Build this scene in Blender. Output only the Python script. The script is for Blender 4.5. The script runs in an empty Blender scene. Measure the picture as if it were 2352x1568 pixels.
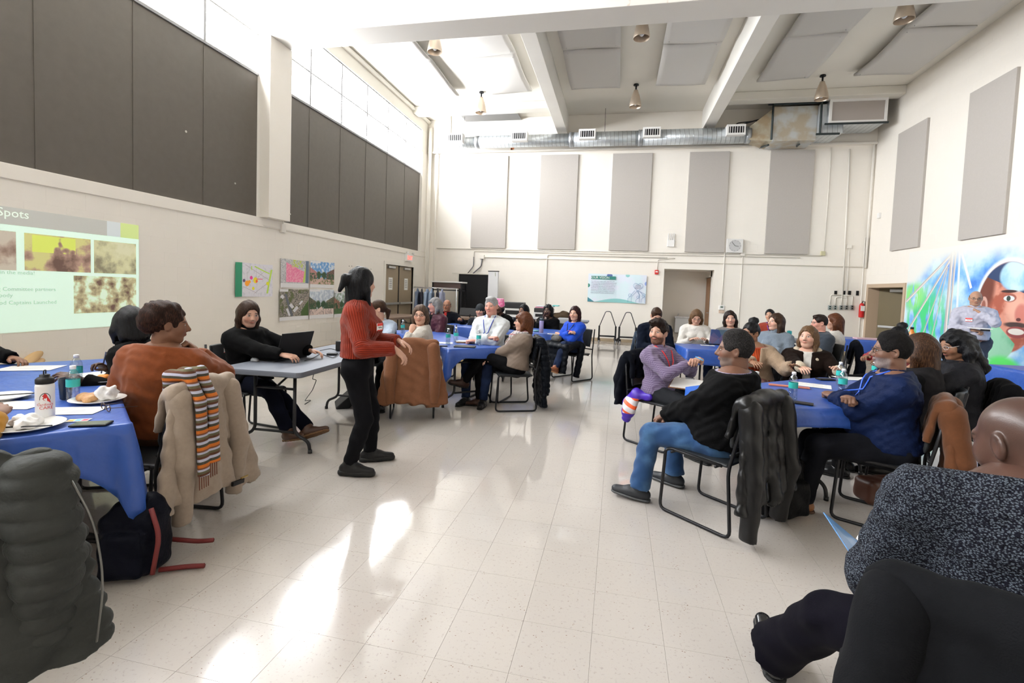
import bpy, bmesh, math, random
import numpy as np
from mathutils import Vector, Matrix
random.seed(7); rng = np.random.default_rng(7)
SC = bpy.context.scene; C = SC.collection
PI = math.pi
def rad(a): return a*PI/180
# ------------------------------------------------------------------ camera
CF, CA, CB, CC, CH = 1097.5553, .2043, -.051, .0378, 1.4861
CX, CY = 13.3212, -62.5423
def cam_axes():
    cz, sz = math.cos(CA), math.sin(CA); cx, sx = math.cos(CB), math.sin(CB); cr, sr = math.cos(CC), math.sin(CC)
    r = Vector((cz, sz, 0)); f0 = Vector((-sz, cz, 0)); u0 = Vector((0, 0, 1))
    F = f0*cx+u0*sx; u = -f0*sx+u0*cx
    return r*cr+u*sr, -r*sr+u*cr, F
RR, UU, FF = cam_axes()
cd = bpy.data.cameras.new('camera'); cam = bpy.data.objects.new('camera', cd); C.objects.link(cam)
M = Matrix.Identity(4)
for i in range(3):
    M[i][0] = RR[i]; M[i][1] = UU[i]; M[i][2] = -FF[i]
M[0][3], M[1][3], M[2][3] = 0, 0, CH
cam.matrix_world = M
cd.sensor_fit = 'HORIZONTAL'; cd.sensor_width = 36; cd.lens = CF*36/2352
cd.shift_x = -CX/2352; cd.shift_y = CY/2352
cd.clip_start = .05; cd.clip_end = 200
SC.camera = cam
def ray(x, y): return FF+RR*((x-1176-CX)/CF)-UU*((y-784-CY)/CF)
O0 = Vector((0, 0, CH))
def atz(x, y, z=0.0):
    d = ray(x, y); return O0+d*((z-CH)/d.z)
def aty(x, y, Y):
    d = ray(x, y); return O0+d*(Y/d.y)
def atx(x, y, X):
    d = ray(x, y); return O0+d*(X/d.x)
# ------------------------------------------------------------------ world, light, exposure
w = bpy.data.worlds.new('sky'); SC.world = w; w.use_nodes = True
bg = w.node_tree.nodes['Background']; bg.inputs[0].default_value = (.955, .975, 1, 1); bg.inputs[1].default_value = 51.0
vs = SC.view_settings; vs.view_transform = 'Standard'; vs.look = 'None'; vs.gamma = 1; vs.use_curve_mapping = False; vs.exposure = 0.0
cy = SC.cycles
cy.max_bounces = 7; cy.diffuse_bounces = 5; cy.glossy_bounces = 3; cy.transmission_bounces = 4; cy.transparent_max_bounces = 8
cy.sample_clamp_indirect = 6; cy.caustics_reflective = False; cy.caustics_refractive = False
cy.use_adaptive_sampling = True; cy.adaptive_threshold = .02; cy.blur_glossy = .5
XL, XR, YB, YF, ZC = -6.28, 6.7, 14.95, -7.4, 6.87
def portal(x, y0, y1, z0, z1, sx):
    l = bpy.data.lights.new('sky_portal', 'AREA'); l.shape = 'RECTANGLE'; l.size = y1-y0; l.size_y = z1-z0
    l.cycles.is_portal = True
    o = bpy.data.objects.new('sky_portal', l); C.objects.link(o)
    o.location = (x, (y0+y1)/2, (z0+z1)/2); o.rotation_euler = (PI/2, 0, -PI/2 if sx > 0 else PI/2)
    return o
for y0, y1 in ((8.0, 14.4), (.4, 7.4), (-7.0, -.2)):
    portal(XL-.3, y0, y1, 5.06, 6.4, 1)
# ------------------------------------------------------------------ materials
MATS = {}
def mat(name, col, rough=.7, metal=0.0, spec=None, bump=None, noise=None, emit=None, trans=0, alpha=1, sheen=0, coat=0, ior=None):
    """bump=(scale, strength[, stretch]); noise=(scale, amount, col2)"""
    if name in MATS: return MATS[name]
    m = bpy.data.materials.new(name); m.use_nodes = True; nt = m.node_tree; b = nt.nodes['Principled BSDF']
    b.inputs['Base Color'].default_value = (*col, 1); b.inputs['Roughness'].default_value = rough; b.inputs['Metallic'].default_value = metal
    spec = (.25 if max(col) < .05 and rough > .2 else .5) if spec is None else spec
    b.inputs['Specular IOR Level'].default_value = spec
    if sheen: b.inputs['Sheen Weight'].default_value = sheen
    if coat: b.inputs['Coat Weight'].default_value = coat; b.inputs['Coat Roughness'].default_value = .15
    if trans: b.inputs['Transmission Weight'].default_value = trans
    if ior: b.inputs['IOR'].default_value = ior
    if alpha < 1: b.inputs['Alpha'].default_value = alpha
    if emit: b.inputs['Emission Color'].default_value = (*emit[0], 1); b.inputs['Emission Strength'].default_value = emit[1]
    if bump or noise:
        tc = nt.nodes.new('ShaderNodeTexCoord'); mp = nt.nodes.new('ShaderNodeMapping'); nt.links.new(tc.outputs['Object'], mp.inputs[0])
    if bump:
        mp.inputs['Scale'].default_value = bump[2] if len(bump) > 2 else (1, 1, 1)
        n = nt.nodes.new('ShaderNodeTexNoise'); n.inputs['Scale'].default_value = bump[0]; n.inputs['Detail'].default_value = 3
        nt.links.new(mp.outputs[0], n.inputs['Vector'])
        bp = nt.nodes.new('ShaderNodeBump'); bp.inputs['Strength'].default_value = bump[1]; bp.inputs['Distance'].default_value = min(.01, .25/bump[0])
        nt.links.new(n.outputs[0], bp.inputs['Height']); nt.links.new(bp.outputs[0], b.inputs['Normal'])
    if noise:
        n2 = nt.nodes.new('ShaderNodeTexNoise'); n2.inputs['Scale'].default_value = noise[0]; n2.inputs['Detail'].default_value = 4
        nt.links.new(tc.outputs['Object'], n2.inputs['Vector'])
        r = nt.nodes.new('ShaderNodeValToRGB'); r.color_ramp.elements[0].position = .5-noise[1]; r.color_ramp.elements[1].position = .5+noise[1]
        r.color_ramp.elements[0].color = (*noise[2], 1); r.color_ramp.elements[1].color = (*col, 1)
        nt.links.new(n2.outputs[0], r.inputs[0]); nt.links.new(r.outputs[0], b.inputs['Base Color'])
    MATS[name] = m
    return m
class NT:
    """tiny node-graph helper: values are sockets or numbers"""
    def __init__(s, m): s.nt = m.node_tree; s.b = s.nt.nodes['Principled BSDF']
    def _in(s, sock, v):
        if v is None: return
        if hasattr(v, 'is_output'): s.nt.links.new(v, sock)
        elif isinstance(v, (tuple, list)) and sock.type == 'RGBA' and len(v) == 3: sock.default_value = (*v, 1)
        else: sock.default_value = v
    def math(s, op, a, b=None, c=None, clamp=False):
        n = s.nt.nodes.new('ShaderNodeMath'); n.operation = op; n.use_clamp = clamp
        for i, v in enumerate((a, b, c)): s._in(n.inputs[i], v)
        return n.outputs[0]
    def mix(s, f, a, b):
        n = s.nt.nodes.new('ShaderNodeMix'); n.data_type = 'RGBA'; s._in(n.inputs[0], f); s._in(n.inputs[6], a); s._in(n.inputs[7], b)
        return n.outputs[2]
    def sep(s, v):
        n = s.nt.nodes.new('ShaderNodeSeparateXYZ'); s.nt.links.new(v, n.inputs[0]); return n.outputs
    def comb(s, x, y, z):
        n = s.nt.nodes.new('ShaderNodeCombineXYZ')
        for i, v in enumerate((x, y, z)): s._in(n.inputs[i], v)
        return n.outputs[0]
    def coord(s, k='Object'): return s.nt.nodes.new('ShaderNodeTexCoord').outputs[k]
    def attr(s, name):
        n = s.nt.nodes.new('ShaderNodeAttribute'); n.attribute_name = name; return n.outputs['Vector']
    def map(s, v, sc=(1, 1, 1), loc=(0, 0, 0), rot=(0, 0, 0)):
        n = s.nt.nodes.new('ShaderNodeMapping'); s.nt.links.new(v, n.inputs[0]); n.inputs['Scale'].default_value = sc; n.inputs['Location'].default_value = loc; n.inputs['Rotation'].default_value = rot
        return n.outputs[0]
    def noise(s, v, sc, det=3, col=False):
        n = s.nt.nodes.new('ShaderNodeTexNoise'); s.nt.links.new(v, n.inputs['Vector']); n.inputs['Scale'].default_value = sc; n.inputs['Detail'].default_value = det
        return n.outputs[1 if col else 0]
    def voro(s, v, sc, out=0):
        n = s.nt.nodes.new('ShaderNodeTexVoronoi'); s.nt.links.new(v, n.inputs['Vector']); n.inputs['Scale'].default_value = sc
        return n.outputs[out]
    def ramp(s, f, stops):
        n = s.nt.nodes.new('ShaderNodeValToRGB'); cr = n.color_ramp
        while len(cr.elements) < len(stops): cr.elements.new(.5)
        for e, (p, c) in zip(cr.elements, stops): e.position = p; e.color = (*c, 1) if len(c) == 3 else c
        s._in(n.inputs[0], f); return n.outputs[0]
    def ss(s, x, a, b):
        n = s.nt.nodes.new('ShaderNodeMapRange'); n.interpolation_type = 'SMOOTHSTEP'; s._in(n.inputs[0], x); n.inputs[1].default_value = a; n.inputs[2].default_value = b
        return n.outputs[0]
    def bump(s, h, st=.3, d=.01):
        n = s.nt.nodes.new('ShaderNodeBump'); n.inputs['Strength'].default_value = st; n.inputs['Distance'].default_value = d; s.nt.links.new(h, n.inputs['Height']); s.nt.links.new(n.outputs[0], s.b.inputs['Normal'])
    def ell(s, x, y, cx, cy_, rx, ry, soft=.25):
        a = s.math('DIVIDE', s.math('SUBTRACT', x, cx), rx); b = s.math('DIVIDE', s.math('SUBTRACT', y, cy_), ry)
        d = s.math('ADD', s.math('MULTIPLY', a, a), s.math('MULTIPLY', b, b))
        return s.ss(d, 1+soft, 1-soft)
    def box(s, x, y, x0, x1, y0, y1):
        a = s.math('MULTIPLY', s.math('GREATER_THAN', x, x0), s.math('LESS_THAN', x, x1)); b = s.math('MULTIPLY', s.math('GREATER_THAN', y, y0), s.math('LESS_THAN', y, y1))
        return s.math('MULTIPLY', a, b)
    def line(s, x, y, x0, y0, x1, y1, wd):
        L = math.hypot(x1-x0, y1-y0); ux, uy = (x1-x0)/L, (y1-y0)/L
        dx = s.math('SUBTRACT', x, x0); dy = s.math('SUBTRACT', y, y0)
        t = s.math('ADD', s.math('MULTIPLY', dx, ux), s.math('MULTIPLY', dy, uy))
        n = s.math('ABSOLUTE', s.math('SUBTRACT', s.math('MULTIPLY', dx, uy), s.math('MULTIPLY', dy, ux)))
        return s.math('MULTIPLY', s.math('LESS_THAN', n, wd), s.math('MULTIPLY', s.math('GREATER_THAN', t, 0.0), s.math('LESS_THAN', t, L)))
    def out(s, c): s.nt.links.new(c, s.b.inputs['Base Color'])
# ------------------------------------------------------------------ object helpers
def link_mesh(name, me, m, parent=None):
    o = bpy.data.objects.new(name, me); C.objects.link(o)
    if m is not None:
        for x in (m if isinstance(m, (list, tuple)) else [m]): me.materials.append(x)
    if parent is not None: o.parent = parent
    return o
def obj(name, bm, m, parent=None, smooth=False):
    me = bpy.data.meshes.new(name); bm.normal_update(); bm.to_mesh(me); bm.free()
    if smooth:
        for p in me.polygons: p.use_smooth = True
    return link_mesh(name, me, m, parent)
def pyobj(name, V, Fc, m, parent=None, smooth=False):
    me = bpy.data.meshes.new(name); me.from_pydata([tuple(v) for v in V], [], [tuple(f) for f in Fc]); me.update()
    if smooth:
        for p in me.polygons: p.use_smooth = True
    return link_mesh(name, me, m, parent)
def thing(name, label, cat, loc=(0, 0, 0), rz=0, group=None):
    o = bpy.data.objects.new(name, None); C.objects.link(o); o.location = loc; o.rotation_euler = (0, 0, rz)
    o['label'] = label; o['category'] = cat
    if group: o['group'] = group
    return o
def tag(o, label, cat, group=None):
    o['label'] = label; o['category'] = cat
    if group: o['group'] = group
    return o
def struct(o): o['kind'] = 'structure'; return o
def B(): return bmesh.new()
def box(bm, x0, x1, y0, y1, z0, z1, bev=0, M=None):
    v = [bm.verts.new((x, y, z)) for x in (x0, x1) for y in (y0, y1) for z in (z0, z1)]
    if M is not None:
        for q in v: q.co = M @ q.co
    fs = [(0, 1, 3, 2), (4, 6, 7, 5), (0, 4, 5, 1), (2, 3, 7, 6), (0, 2, 6, 4), (1, 5, 7, 3)]
    F = [bm.faces.new([v[i] for i in f]) for f in fs]
    if bev:
        es = list({e for f in F for e in f.edges})
        bmesh.ops.bevel(bm, geom=es, offset=bev, segments=2, affect='EDGES', profile=.6)
    return v
def sweep(bm, pts, r, n=8, closed=False, cap=True):
    pts = [Vector(p) for p in pts]; N = len(pts); rings = []
    rs = r if isinstance(r, (list, tuple)) else [r]*N
    up = Vector((0, 0, 1)); prev = None
    for i, p in enumerate(pts):
        a = pts[(i-1) % N] if (closed or i > 0) else p; b = pts[(i+1) % N] if (closed or i < N-1) else p
        t = (b-a).normalized()
        if prev is None:
            u = t.cross(up)
            if u.length < .1: u = t.cross(Vector((1, 0, 0)))
        else: u = prev-t*prev.dot(t)
        u.normalize(); prev = u; v = t.cross(u)
        rings.append([bm.verts.new(p+(u*math.cos(2*PI*k/n)+v*math.sin(2*PI*k/n))*rs[i]) for k in range(n)])
    for i in range(N if closed else N-1):
        A, Bq = rings[i], rings[(i+1) % N]
        for k in range(n): bm.faces.new((A[k], A[(k+1) % n], Bq[(k+1) % n], Bq[k]))
    if cap and not closed:
        bm.faces.new(rings[0][::-1]); bm.faces.new(rings[-1])
def rnd_path(pts, r=.04, seg=4):
    """round the corners of a polyline"""
    P = [Vector(p) for p in pts]; out = [P[0]]
    for i in range(1, len(P)-1):
        a = (P[i-1]-P[i]); b = (P[i+1]-P[i]); q = min(r, a.length*.45, b.length*.45); a.normalize(); b.normalize()
        s, e = P[i]+a*q, P[i]+b*q
        for k in range(seg+1):
            t = k/seg; out.append(s*(1-t)**2+P[i]*2*t*(1-t)+e*t*t)
    out.append(P[-1]); return out
def lathe(bm, prof, n=20, c=(0, 0, 0), cap=True):
    rings = [[bm.verts.new((c[0]+r*math.cos(2*PI*k/n), c[1]+r*math.sin(2*PI*k/n), c[2]+z)) for k in range(n)] for r, z in prof]
    for A, Bq in zip(rings, rings[1:]):
        for k in range(n): bm.faces.new((A[k], A[(k+1) % n], Bq[(k+1) % n], Bq[k]))
    if cap:
        bm.faces.new(rings[0][::-1]); bm.faces.new(rings[-1])
def prism(bm, poly, z0, z1):
    a = [bm.verts.new((x, y, z0)) for x, y in poly]; b = [bm.verts.new((x, y, z1)) for x, y in poly]; n = len(poly)
    bm.faces.new(a[::-1]); bm.faces.new(b)
    for i in range(n): bm.faces.new((a[i], a[(i+1) % n], b[(i+1) % n], b[i]))
def text(name, s, size, m, parent, loc, rot, ext=.0006, align='LEFT'):
    cu = bpy.data.curves.new(name, 'FONT'); cu.body = s; cu.size = size; cu.extrude = ext; cu.align_x = align; cu.resolution_u = 2
    o = bpy.data.objects.new(name, cu); C.objects.link(o); me = bpy.data.meshes.new_from_object(o.evaluated_get(bpy.context.evaluated_depsgraph_get()))
    bpy.data.objects.remove(o); o = link_mesh(name, me, m, parent); o.location = loc; o.rotation_euler = rot; return o
def copy_tree(o, parent=None):
    c = o.copy(); C.objects.link(c); c.parent = parent
    for ch in CH_OF.get(o.name, ()): copy_tree(ch, c)
    return c
CH_OF = {}
def index_children(o):
    CH_OF[o.name] = list(o.children)
    for ch in o.children: index_children(ch)
# ------------------------------------------------------------------ implicit surfaces
class SDF:
    """smooth union of tapered capsules and ellipsoids on a grid, meshed by surface nets"""
    def __init__(s, lo, hi, h, pad=.02):
        s.h = h; lo = np.array(lo, float)-pad; hi = np.array(hi, float)+pad
        n = np.maximum(4, np.ceil((hi-lo)/h).astype(int)+1); s.n = n; s.lo = lo
        s.ax = [(lo[i]+h*np.arange(n[i])).astype(np.float32) for i in range(3)]
        s.F = np.full(tuple(n), .2, np.float32)
    def _sub(s, lo, hi):
        sl = []
        for i in range(3):
            a = max(0, int((lo[i]-s.lo[i])/s.h)-1); b = min(s.n[i], int((hi[i]-s.lo[i])/s.h)+3)
            if b <= a: return None
            sl.append(slice(a, b))
        g = [s.ax[i][sl[i]] for i in range(3)]
        return tuple(sl), g[0][:, None, None], g[1][None, :, None], g[2][None, None, :]
    def _put(s, sl, d, k, op):
        A = s.F[sl]
        if op == 'add':
            if k > 0:
                h = np.maximum(k-np.abs(A-d), 0)/k; s.F[sl] = np.minimum(A, d)-h*h*k*.25
            else: s.F[sl] = np.minimum(A, d)
        elif op == 'sub':
            d = -d; h = np.maximum(k-np.abs(A-d), 0)/max(k, 1e-6); s.F[sl] = np.maximum(A, d)+h*h*k*.25
        else: s.F[sl] = np.maximum(A, d)
    def cone(s, a, b, r1, r2=None, k=.02, op='add', fl=None, cap=0, inf=0):
        """fl=(axis vector, factor): squash along that axis; cap=1 flat end at b, 2 both"""
        a = np.array(a, float); b = np.array(b, float); r2 = r1 if r2 is None else r2; r1 += inf; r2 += inf
        m = max(r1, r2)+k+.02
        q = s._sub(np.minimum(a, b)-m, np.maximum(a, b)+m)
        if q is None: return
        sl, X, Y, Z = q; ba = b-a; L2 = max(1e-9, ba@ba)
        px, py, pz = X-a[0], Y-a[1], Z-a[2]
        t0 = (px*ba[0]+py*ba[1]+pz*ba[2])/L2; t = np.clip(t0, 0, 1)
        dx, dy, dz = px-t*ba[0], py-t*ba[1], pz-t*ba[2]
        r = r1+(r2-r1)*t
        if fl:
            f = np.array(fl[0], float); f /= np.linalg.norm(f); c = (dx*f[0]+dy*f[1]+dz*f[2])*(1/fl[1]-1)
            dx, dy, dz = dx+c*f[0], dy+c*f[1], dz+c*f[2]
            d = np.sqrt(dx*dx+dy*dy+dz*dz)-r
            d *= (fl[1]+1)/2
        else: d = np.sqrt(dx*dx+dy*dy+dz*dz)-r
        L = math.sqrt(L2)
        if cap: d = np.maximum(d, (t0-1)*L)
        if cap == 2: d = np.maximum(d, -t0*L)
        s._put(sl, d.astype(np.float32), k, op)
    def ell(s, c, r, k=.02, op='add', R=None, inf=0):
        c = np.array(c, float); r = np.array(r if hasattr(r, '__len__') else (r,)*3, float)+inf
        m = r.max()+k+.02; q = s._sub(c-m, c+m)
        if q is None: return
        sl, X, Y, Z = q; px, py, pz = X-c[0], Y-c[1], Z-c[2]
        if R is not None:
            px, py, pz = (px*R[0][i]+py*R[1][i]+pz*R[2][i] for i in range(3))
        k0 = np.sqrt((px/r[0])**2+(py/r[1])**2+(pz/r[2])**2); k1 = np.sqrt((px/r[0]**2)**2+(py/r[1]**2)**2+(pz/r[2]**2)**2)+1e-6
        s._put(sl, (k0*(k0-1)/k1).astype(np.float32), k, op)
    def box(s, c, hs, R=None, rd=.01, k=.01, op='add'):
        c = np.array(c, float); hs = np.array(hs, float); m = np.linalg.norm(hs)+k+.02; q = s._sub(c-m, c+m)
        if q is None: return
        sl, X, Y, Z = q; px, py, pz = X-c[0], Y-c[1], Z-c[2]
        if R is not None: px, py, pz = (px*R[0][i]+py*R[1][i]+pz*R[2][i] for i in range(3))
        qx, qy, qz = (np.abs(p)-(hs[i]-rd) for i, p in enumerate((px, py, pz)))
        d = np.sqrt(np.maximum(qx, 0)**2+np.maximum(qy, 0)**2+np.maximum(qz, 0)**2)+np.minimum(np.maximum(qx, np.maximum(qy, qz)), 0)-rd
        s._put(sl, d.astype(np.float32), k, op)
    def plane(s, p, n):
        """keep the side opposite to n"""
        n = np.array(n, float); n /= np.linalg.norm(n); X, Y, Z = s.ax[0][:, None, None], s.ax[1][None, :, None], s.ax[2][None, None, :]
        s.F = np.maximum(s.F, ((X-p[0])*n[0]+(Y-p[1])*n[1]+(Z-p[2])*n[2]).astype(np.float32))
    def disp(s, fn): s.F = s.F+fn(s.ax[0][:, None, None], s.ax[1][None, :, None], s.ax[2][None, None, :]).astype(np.float32)
    def mesh(s):
        F = s.F; F[0], F[-1] = .1, .1; F[:, 0], F[:, -1] = .1, .1; F[:, :, 0], F[:, :, -1] = .1, .1
        I = F < 0; nx, ny, nz = F.shape
        cnt = np.zeros((nx-1, ny-1, nz-1), np.int8)
        cs = [(i, j, k) for i in (0, 1) for j in (0, 1) for k in (0, 1)]
        for i, j, k in cs: cnt += I[i:nx-1+i, j:ny-1+j, k:nz-1+k]
        act = np.argwhere((cnt > 0) & (cnt < 8))
        if len(act) == 0: return np.zeros((0, 3)), np.zeros((0, 4), int)
        idx = np.full(cnt.shape, -1, np.int32); ai = tuple(act.T); idx[ai] = np.arange(len(act))
        P = np.zeros((len(act), 3)); W = np.zeros(len(act))
        val = {c: F[act[:, 0]+c[0], act[:, 1]+c[1], act[:, 2]+c[2]] for c in cs}
        for c in cs:
            for a in range(3):
                if c[a]: continue
                e = list(c); e[a] = 1; e = tuple(e); f0, f1 = val[c], val[e]; mk = (f0 < 0) != (f1 < 0)
                t = np.where(mk, f0/np.where(mk, f0-f1, 1), 0); q = np.tile(np.array(c, float), (len(act), 1)); q[:, a] += t
                P += q*mk[:, None]; W += mk
        V = (act+P/W[:, None])*s.h+s.lo
        Q = []
        for a in range(3):
            b, c = (a+1) % 3, (a+2) % 3
            s0 = [slice(0, n) for n in F.shape]; s1 = list(s0); s0[a] = slice(0, F.shape[a]-1); s1[a] = slice(1, F.shape[a])
            m = I[tuple(s0)] != I[tuple(s1)]
            e = np.argwhere(m); ins = I[tuple(s0)][tuple(e.T)]
            ok = (e[:, b] > 0) & (e[:, c] > 0) & (e[:, b] < F.shape[b]-1) & (e[:, c] < F.shape[c]-1)
            e, ins = e[ok], ins[ok]
            def g(db, dc):
                z = e.copy(); z[:, b] -= db; z[:, c] -= dc; return idx[tuple(z.T)]
            q = np.stack([g(1, 1), g(0, 1), g(0, 0), g(1, 0)], 1); q[~ins] = q[~ins][:, ::-1]
            Q.append(q)
        return V, np.concatenate(Q)
def join_vf(parts):
    V, F, n = [], [], 0
    for v, f in parts:
        V.append(v); F.append(f+n); n += len(v)
    return np.concatenate(V), np.concatenate(F)
def vf_obj(name, V, Q, m, parent=None, hp=None):
    me = bpy.data.meshes.new(name); me.vertices.add(len(V)); me.vertices.foreach_set('co', np.asarray(V, np.float32).ravel())
    me.loops.add(Q.size); me.loops.foreach_set('vertex_index', Q.ravel().astype(np.int32))
    me.polygons.add(len(Q)); me.polygons.foreach_set('loop_start', np.arange(0, Q.size, 4, dtype=np.int32)); me.polygons.foreach_set('loop_total', np.full(len(Q), 4, np.int32))
    me.polygons.foreach_set('use_smooth', np.ones(len(Q), bool)); me.update(calc_edges=True)
    if hp is not None:
        a = me.attributes.new('hp', 'FLOAT_VECTOR', 'POINT'); a.data.foreach_set('vector', np.asarray(hp, np.float32).ravel())
    return link_mesh(name, me, m, parent)
def relax(V, Q, it=1, w=.5):
    for _ in range(it):
        S = np.zeros_like(V); N = np.zeros(len(V))
        for k in range(4):
            np.add.at(S, Q[:, k], V[Q[:, (k+1) % 4]]+V[Q[:, (k+3) % 4]]); np.add.at(N, Q[:, k], 2)
        V = V*(1-w)+w*S/np.maximum(N, 1)[:, None]
    return V
# ------------------------------------------------------------------ people
def rotm(yaw, pitch=0, roll=0):
    return np.array((Matrix.Rotation(yaw, 3, 'Z') @ Matrix.Rotation(pitch, 3, 'X') @ Matrix.Rotation(roll, 3, 'Y')))
def skin_mat(key, col, lip=None, brow=(.02, .012, .008), beard=None, wr=0, hairline=None):
    if 'skin_'+key in MATS: return MATS['skin_'+key]
    m = mat('skin_'+key, col, .5, spec=.35); g = NT(m); g.b.inputs['Subsurface Weight'].default_value = 0
    x, y, z = g.sep(g.attr('hp')); ax = g.math('ABSOLUTE', x); fr = g.math('GREATER_THAN', y, .045)
    n = g.noise(g.coord(), 14); base = g.mix(g.math('MULTIPLY', n, .5), col, tuple(c*.72 for c in col))
    chk = g.ell(ax, z, .04, -.03, .022, .02, .8); base = g.mix(g.math('MULTIPLY', g.math('MULTIPLY', chk, fr), .35), base, (col[0]*1.0, col[1]*.62, col[2]*.58))
    if beard:
        bz = g.math('MULTIPLY', g.ss(z, -.035, -.055), g.ss(y, -.0, .02)); mu = g.ell(ax, z, .0, -.049, .036, .008, .4)
        nb = g.ss(g.noise(g.coord(), 160, 2), .25, .6); bm_ = g.math('MULTIPLY', g.math('MAXIMUM', bz, g.math('MULTIPLY', mu, fr)), g.math('ADD', .55, g.math('MULTIPLY', nb, .45)))
        base = g.mix(g.math('MULTIPLY', bm_, beard[1]), base, beard[0])
    lc = lip or (col[0]*.85, col[1]*.5, col[2]*.5)
    lm = g.math('MULTIPLY', g.ell(x, z, 0, -.0595, .024, .0075, .3), fr); base = g.mix(g.math('MULTIPLY', lm, .85), base, lc)
    base = g.mix(g.math('MULTIPLY', g.math('MULTIPLY', g.ell(x, z, 0, -.0595, .023, .0012, .3), fr), .8), base, (lc[0]*.25, lc[1]*.2, lc[2]*.2))
    bz = g.math('SUBTRACT', z, g.math('MULTIPLY', g.math('SUBTRACT', ax, .034), -.25))
    base = g.mix(g.math('MULTIPLY', g.math('MULTIPLY', g.ell(ax, bz, .034, .0245, .019, .0042, .5), fr), .85), base, brow)
    base = g.mix(g.math('MULTIPLY', g.math('MULTIPLY', g.ell(ax, z, .032, .004, .0175, .0085, .4), fr), .6), base, tuple(c*.4 for c in col))
    base = g.mix(g.math('MULTIPLY', g.ell(ax, z, .032, .004, .0135, .0048, .25), fr), base, (.62, .58, .55))
    base = g.mix(g.math('MULTIPLY', g.ell(ax, z, .032, .0042, .0058, .0056, .2), fr), base, (.02, .012, .008))
    base = g.mix(g.math('MULTIPLY', g.math('MULTIPLY', g.ell(ax, z, .032, .0092, .0155, .0016, .5), fr), .8), base, (.015, .01, .008))
    base = g.mix(g.math('MULTIPLY', g.math('MULTIPLY', g.ell(ax, z, .0075, -.0375, .0045, .0025, .4), fr), .7), base, tuple(c*.2 for c in col))
    if hairline:
        hz = g.math('MULTIPLY', g.ss(g.math('ADD', z, g.math('MULTIPLY', y, -.5)), -.01, .03), g.ss(y, .055, .03)); base = g.mix(g.math('MULTIPLY', hz, hairline[1]), base, hairline[0])
    g.out(base); g.bump(g.noise(g.coord(), 350, 2), .12, .002)
    return m
def hair_mat(key, col, rough=.45, hi=None, iso=False):
    if 'hair_'+key in MATS: return MATS['hair_'+key]
    col = tuple(c*.55 for c in col); hi = tuple(c*.6 for c in hi) if hi else None; m = mat('hair_'+key, col, rough, spec=.14); g = NT(m); v = g.attr('hp')
    n = g.noise(g.map(v, (90, 90, 70) if iso else (90, 90, 9)), 2.5, 4); c2 = hi or tuple(min(1, c*2.2+.004) for c in col)
    g.out(g.mix(g.ss(n, .42, .72), col, c2)); g.bump(n, .7, .006); return m
def cloth_mat(key, col, kind='plain', rough=.85, col2=None, sc=1):
    if 'cloth_'+key in MATS: return MATS['cloth_'+key]
    col = tuple(c*(.42 if max(col) < .05 else .84) for c in col); m = mat('cloth_'+key, col, rough, spec=.06 if max(col) < .05 else .2); g = NT(m); v = g.coord(); g.b.inputs['Sheen Weight'].default_value = .01 if max(col) < .05 else .12; g.b.inputs['Sheen Roughness'].default_value = .5
    if kind == 'rib':
        a = g.attr('hp'); x, y, z = g.sep(a); w_ = g.math('SINE', g.math('MULTIPLY', x, 1.0)); g.out(g.mix(g.ss(w_, -.9, .2), tuple(c*.7 for c in col), col)); g.bump(w_, .5, .005)
    elif kind == 'check':
        x, y, z = g.sep(v); s = 330*sc
        a = g.math('GREATER_THAN', g.math('SINE', g.math('MULTIPLY', g.math('ADD', x, y), s)), .2); b = g.math('GREATER_THAN', g.math('SINE', g.math('MULTIPLY', z, s)), .2)
        g.out(g.mix(g.math('MULTIPLY', g.math('ADD', a, b), .5), col, col2)); g.bump(g.noise(v, 9, 2), .35, .02)
    elif kind == 'tweed':
        t = g.voro(g.map(v, (200, 200, 290)), 1.0, 1); n = g.noise(v, 170, 2); e = g.voro(g.map(v, (200, 200, 290)), 1.0, 0)
        c = g.mix(g.ss(e, .2, .6), col2, col); g.out(g.mix(g.ss(n, .55, .7), c, tuple(c_*.4 for c_ in col))); g.bump(e, .8, .004)
    elif kind == 'plaid':
        x, y, z = g.sep(v); a = g.ss(g.math('SINE', g.math('MULTIPLY', g.math('ADD', x, g.math('MULTIPLY', y, .6)), 160)), .75, .9); b = g.ss(g.math('SINE', g.math('MULTIPLY', z, 130)), .75, .9)
        c = g.mix(a, col, col2); g.out(g.mix(b, c, (.30, .08, .10))); g.bump(g.noise(v, 60, 2), .4, .01)
    elif kind == 'denim':
        n = g.noise(v, 7, 4); g.out(g.mix(g.ss(n, .4, .7), col, col2 or tuple(c*1.8 for c in col))); g.bump(g.noise(v, 400, 2), .2, .002)
    elif kind == 'leather':
        n = g.noise(v, 8, 3); g.b.inputs['Roughness'].default_value = rough; g.b.inputs['Specular IOR Level'].default_value = .28; g.out(g.mix(n, col, tuple(c*1.5 for c in col))); g.bump(g.noise(v, 60, 3), .15, .004)
    elif kind == 'fuzzy':
        n = g.noise(v, 120, 3); g.out(g.mix(n, tuple(c*.6 for c in col), col)); g.bump(n, .8, .006)
    elif kind == 'dots':
        e = g.voro(v, 60, 0); g.out(g.mix(g.ss(e, .25, .2), col, col2)); g.bump(g.noise(v, 9, 2), .3, .02)
    elif kind == 'nylon':
        n = g.noise(v, 10, 3); g.b.inputs['Roughness'].default_value = rough; g.out(g.mix(g.ss(n, .3, .7), tuple(c*.8 for c in col), col)); g.bump(g.noise(v, 35, 3), .5, .01)
    else:
        n = g.noise(v, 45, 3); g.out(g.mix(n, tuple(c*.82 for c in col), tuple(min(1, c*1.1) for c in col))); g.bump(g.noise(v, 260, 2), .25, .003)
    return m
HAND = {}
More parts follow.
